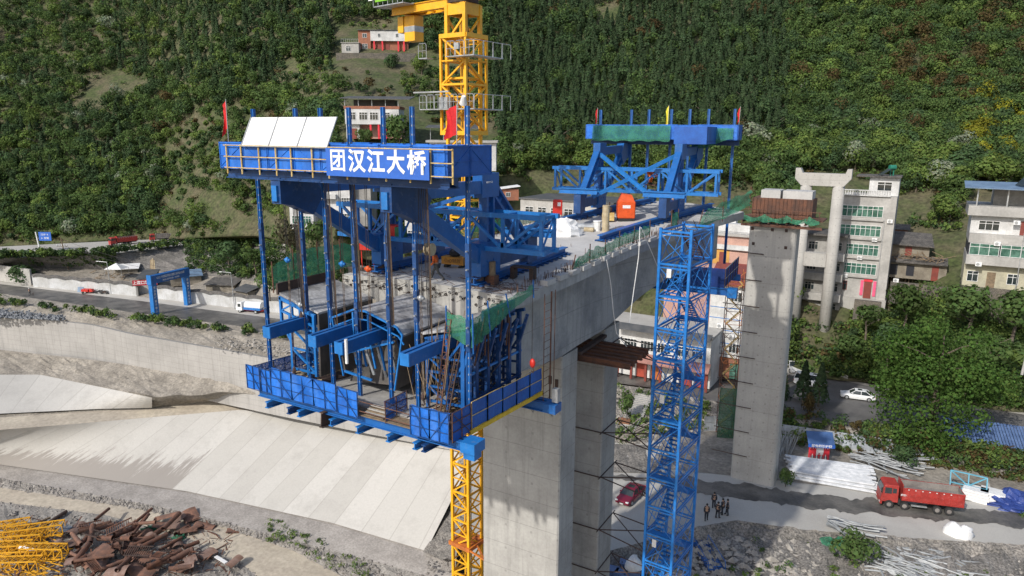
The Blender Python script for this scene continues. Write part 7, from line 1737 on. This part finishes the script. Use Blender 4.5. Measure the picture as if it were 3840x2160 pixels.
for s in (-.95,.95,-.3,.3): m.bar((s,0,.4),(s,6,.6),.1,.3)
m.build('stringer','dblue',t)
for k in range(13): MB().bx(-.95,.95,.2+k*.45,.45+k*.45,.45,.52).build('tread','blue',t)
m=MB()
for s in (-1,1): m.path([(s,0,.5),(s,.2,1.5),(s,5.6,1.6),(s,5.8,.6)],.05,5)
m.build('handrail','blue',t)
p=P(2830,1955,z=-7.6); t=thing('concrete_slab','broken concrete slab on the rubble right of the people','slab',p,YAW); MB().bx(0,4.0,-1.6,1.6,-1.2,.1).build('slab','conc',t); 
p=P(2310,1600,z=-6.6); t=thing('sheet_box','tilted brown sheet box near the stairway','box',p,.2); MB().prism([(0,0,0),(2.2,0,0),(2.2,1.6,.2),(0,1.6,.2)],(0,0,.9)).build('box','brownsheet',t)
# long shed with blue roof, lower right
a,b=P(3552,1722,z=-7),P(4100,1812,z=-7); t=thing('workshop_shed','long open shed with blue ribbed roof at the lower right','shed',a,heading(a,b)); w=(b-a).length
MB().bx(0,w,5.6,5.8,0,3.4).build('back_wall','cloth_dk',t)
m=MB(); 
for i in range(46): x=-.6+i*(w+1)/46; m.prism([(x,-1.0,3.2),(x+(w+1)/46*.8,-1.0,3.2),(x+(w+1)/46*.8,6.3,4.6),(x,6.3,4.6)],(0,0,.09 if i%2 else .12))
m.build('roof','roofblue3',t); 
for i in range(8): MB().tube((i*w/7,-.6,0),(i*w/7,-.6,3.2),.09,6).build('post','galv',t)
MB().bar((-.6,-1.0,3.15),(w,-1.0,3.15),.14).build('gutter','galv',t)
# garden retaining wall behind the conifers, upper road kerb wall
a=P(2870,1395,z=-4);b=P(3160,1452,z=-4); t=thing('low_wall','low blue capped wall behind the white van','wall',a,heading(a,b)); w=(b-a).length; MB().bx(3,w,4.0,4.4,-.3,1.1).build('wall_face','wlgrey',t)
for x,y,l,sx in ((3050,1375,'heap of white plastic sheeting behind the white off road car',3.2),(3110,1385,'blue and white sheeting heap at the foot of the slope',2.4)): p=P(x,y,z=-3.4); t=thing('sheeting_heap',l,'sheeting',p,.4); crumple(MB(),sx,1.4,1.3,x,20,8,.5).build('sheeting','white',t)
p=P(2695,1365,z=-4); t=thing('covered_heap','grey plastic covered heap before the brick ground floor','heap',p,.2); crumple(MB(),1.6,1.2,2.0,77,16,8,.3).build('cover','galv',t)
# ================================================================== SCRAP YARD
random.seed(21)
def SP(x,y,z=-33.6): return P(x,y,z=z)
for k in range(40):   # rusty pipes
    x,y=U(255,720),U(1995,2200); p=SP(x,y)+Vector((0,0,U(1.2,3.0))); a=U(0,3.14) if R()<.4 else U(1.2,2.2); L_=U(2.2,6.0); r=U(.28,.52)
    q=p+Vector((math.cos(a)*L_,math.sin(a)*L_,U(-.7,.7))); tag(MB(p).pipe(p,q,r,14,.06).build('rusty_pipe','rust' if k%3 else 'rust2'),'thick rusty steel pipe in the scrap heap at the lower left','pipe','thick rusty pipes in the scrap heap')
for k in range(40):   # curved plates
    x,y=U(170,880),U(1965,2210); p=SP(x,y)+Vector((0,0,U(.4,1.9))); a=U(0,3.14); m=MB(p); W_=U(1.5,3.2);L_=U(2,4.6);c=U(.1,.6); ux=Vector((math.cos(a),math.sin(a),U(-.15,.25)));uy=Vector((-math.sin(a),math.cos(a),U(-.2,.2)))
    m.grid([[p+ux*(i/5*L_)+uy*((j/6-.5)*W_)+Vector((0,0,c*W_*(1-(2*j/6-1)**2)*.5)) for j in range(7)] for i in range(6)]); m.grid([[p+ux*(i/5*L_)+uy*((j/6-.5)*W_)+Vector((0,0,c*W_*(1-(2*j/6-1)**2)*.5-.08)) for j in range(7)] for i in range(6)])
    tag(m.build('steel_plate','rust2' if k%2 else 'plate'),'bent rusty steel plate in the scrap heap at the lower left','plate','bent rusty plates in the scrap heap')
for k in range(13):   # ribbed form panels
    x,y=random.choice([(300,2050),(370,2100),(420,2060),(560,2150),(620,2130),(500,2010),(460,2150),(330,2150),(680,2150),(590,2040),(700,2180),(420,1985),(120,1975)]); p=SP(x+U(-20,20),y+U(-15,15))+Vector((0,0,U(2.0,3.0))); a=U(-.7,1.2); t=thing('grid_panel','rusty ribbed formwork panel in the scrap heap','panel',p,a,'rusty ribbed panels in the scrap heap'); t.rotation_euler=(U(-.4,.4),U(-.35,.35),a)
    m=MB(); L_,W_=U(3,5),U(1.2,2.0); m.bar((0,0,0),(L_,0,0),.14,.22); m.bar((0,W_,0),(L_,W_,0),.14,.22)
    for i in range(int(L_/.38)): m.bar((i*.38,0,0),(i*.38,W_,0),.1,.14)
    m.build('ribs','rustdk' if k%2 else 'rust',t)
for k in range(7):    # yellow mast sections lying about
    x,y=[(20,2010),(60,2060),(130,2040),(90,2110),(20,2100),(160,2120),(60,2150)][k]; p=SP(x,y)+Vector((0,0,.2+.5*(k%3))); t=thing('mast_section','yellow crane mast section lying in the scrap yard','mast section',p,0,'yellow mast sections in the scrap yard'); t.rotation_euler=(0,U(-.08,.08),U(.0,.5)+.35)
    m=MB(); L_,W_=U(7,10),1.9
    for yy_ in (0,W_):
        for zz_ in (0,W_): m.bar((-L_/2,yy_,zz_),(L_/2,yy_,zz_),.2)
    n=5
    for i in range(n+1): 
        xx_=-L_/2+i*L_/n
        for q in (((xx_,0,0),(xx_,W_,0)),((xx_,0,W_),(xx_,W_,W_)),((xx_,0,0),(xx_,0,W_)),((xx_,W_,0),(xx_,W_,W_))): m.bar(*q,.12)
        if i<n: x2=xx_+L_/n; m.bar((xx_,0,0),(x2,0,W_),.12); m.bar((xx_,W_,W_),(x2,W_,0),.12); m.bar((xx_,0,W_),(x2,W_,W_),.12); m.bar((xx_,W_,0),(x2,0,0),.12)
    m.build('lattice','yel2',t)
for x0,y0,x1,y1,r,l in ((150,2005,250,1932,.35,'long thick rusty pipe reaching out at the top of the scrap heap'),(60,2015,190,1955,.22,'slimmer brown pipe lying below the long thick pipe')):
    p=SP(x0,y0)+Vector((0,0,1.2));q=SP(x1,y1)+Vector((0,0,.8)); tag(MB(p).pipe(p,q,r,12).build('rusty_pipe','wood' if r<.3 else 'rustdk'),l,'pipe')
p=SP(215,2010)+Vector((0,0,1.6)); t=thing('form_plate','blue grey formwork plate on top of the rusty scrap','plate',p,.2); t.rotation_euler=(.25,.1,.1); MB().bx(0,2.6,0,1.5,0,.08).build('plate','slateb',t)
p=SP(110,2105)+Vector((0,0,2.4)); t=thing('plastic_sheet','torn white plastic strip on the yellow lattice scrap','plastic',p,.3); crumple(MB(),1.9,.35,.35,5,16,6,.5).build('strip','white',t)
for x,y,l,s in ((560,1992,'green netting scrap at the top of the scrap heap',1.2),(672,2020,'green netting scrap right of the rusty pipes',1.0),(3130,2050,'green netting scrap on the right rubble',1.4)): p=P(x,y,z=-33.3 if x<1000 else -8.2); t=thing('netting_scrap',l,'netting',p,.5); crumple(MB(),s*1.3,s*.8,s*.7,x,18,7,.7).build('netting','netgreen',t)
p=SP(830,2115,-33.2); t=thing('painted_board','white board lying on the right end of the scrap heap','board',p,-.1); MB().bx(-1.6,1.6,-.3,.3,.8,.95).build('board','white',t)
mb=MB()
for k in range(500):
    p=SP(U(-20,880),U(1970,2230))+Vector((0,0,U(0,1.3))); a=U(0,6.28); mb.bar(p,p+Vector((math.cos(a)*U(.4,2.6),math.sin(a)*U(.4,2.6),U(-.2,.8))),U(.05,.3),.05)
tag(mb.build('small_scrap','rust'),'small rusty scrap pieces between the pipes at the lower left','scrap',kind='stuff')
mb=MB()
for k in range(180):
    p=SP(U(-40,210),U(1975,2200))+Vector((0,0,U(0,1.5))); a=U(-.2,.9); mb.bar(p,p+Vector((math.cos(a)*U(1,4),math.sin(a)*U(1,4),U(-.2,.7))),.12,.1)
tag(mb.build('yellow_scrap','yel2'),'loose yellow bars among the lattice scrap','scrap',kind='stuff')


# power lines over the left yard
for k,(a,b) in enumerate((((262,905,11.5),(885,960,9.6)),((262,915,10.5),(885,968,8.8)))):
    p=P(262,1032,z=-3.5)+Vector((-1.0,0,11.0-k*1.8)); q=P(880,1160,z=-5)+Vector((-.3,0,9.6-k*.8)); pts=[p.lerp(q,j/14)-Vector((0,0,2.2*(1-(2*j/14-1)**2))) for j in range(15)]
    tag(pipe_(pts,.04,4).build('power_line','cable'),['upper black power line sagging over the compound yard','lower black power line sagging over the compound yard'][k],'power line')
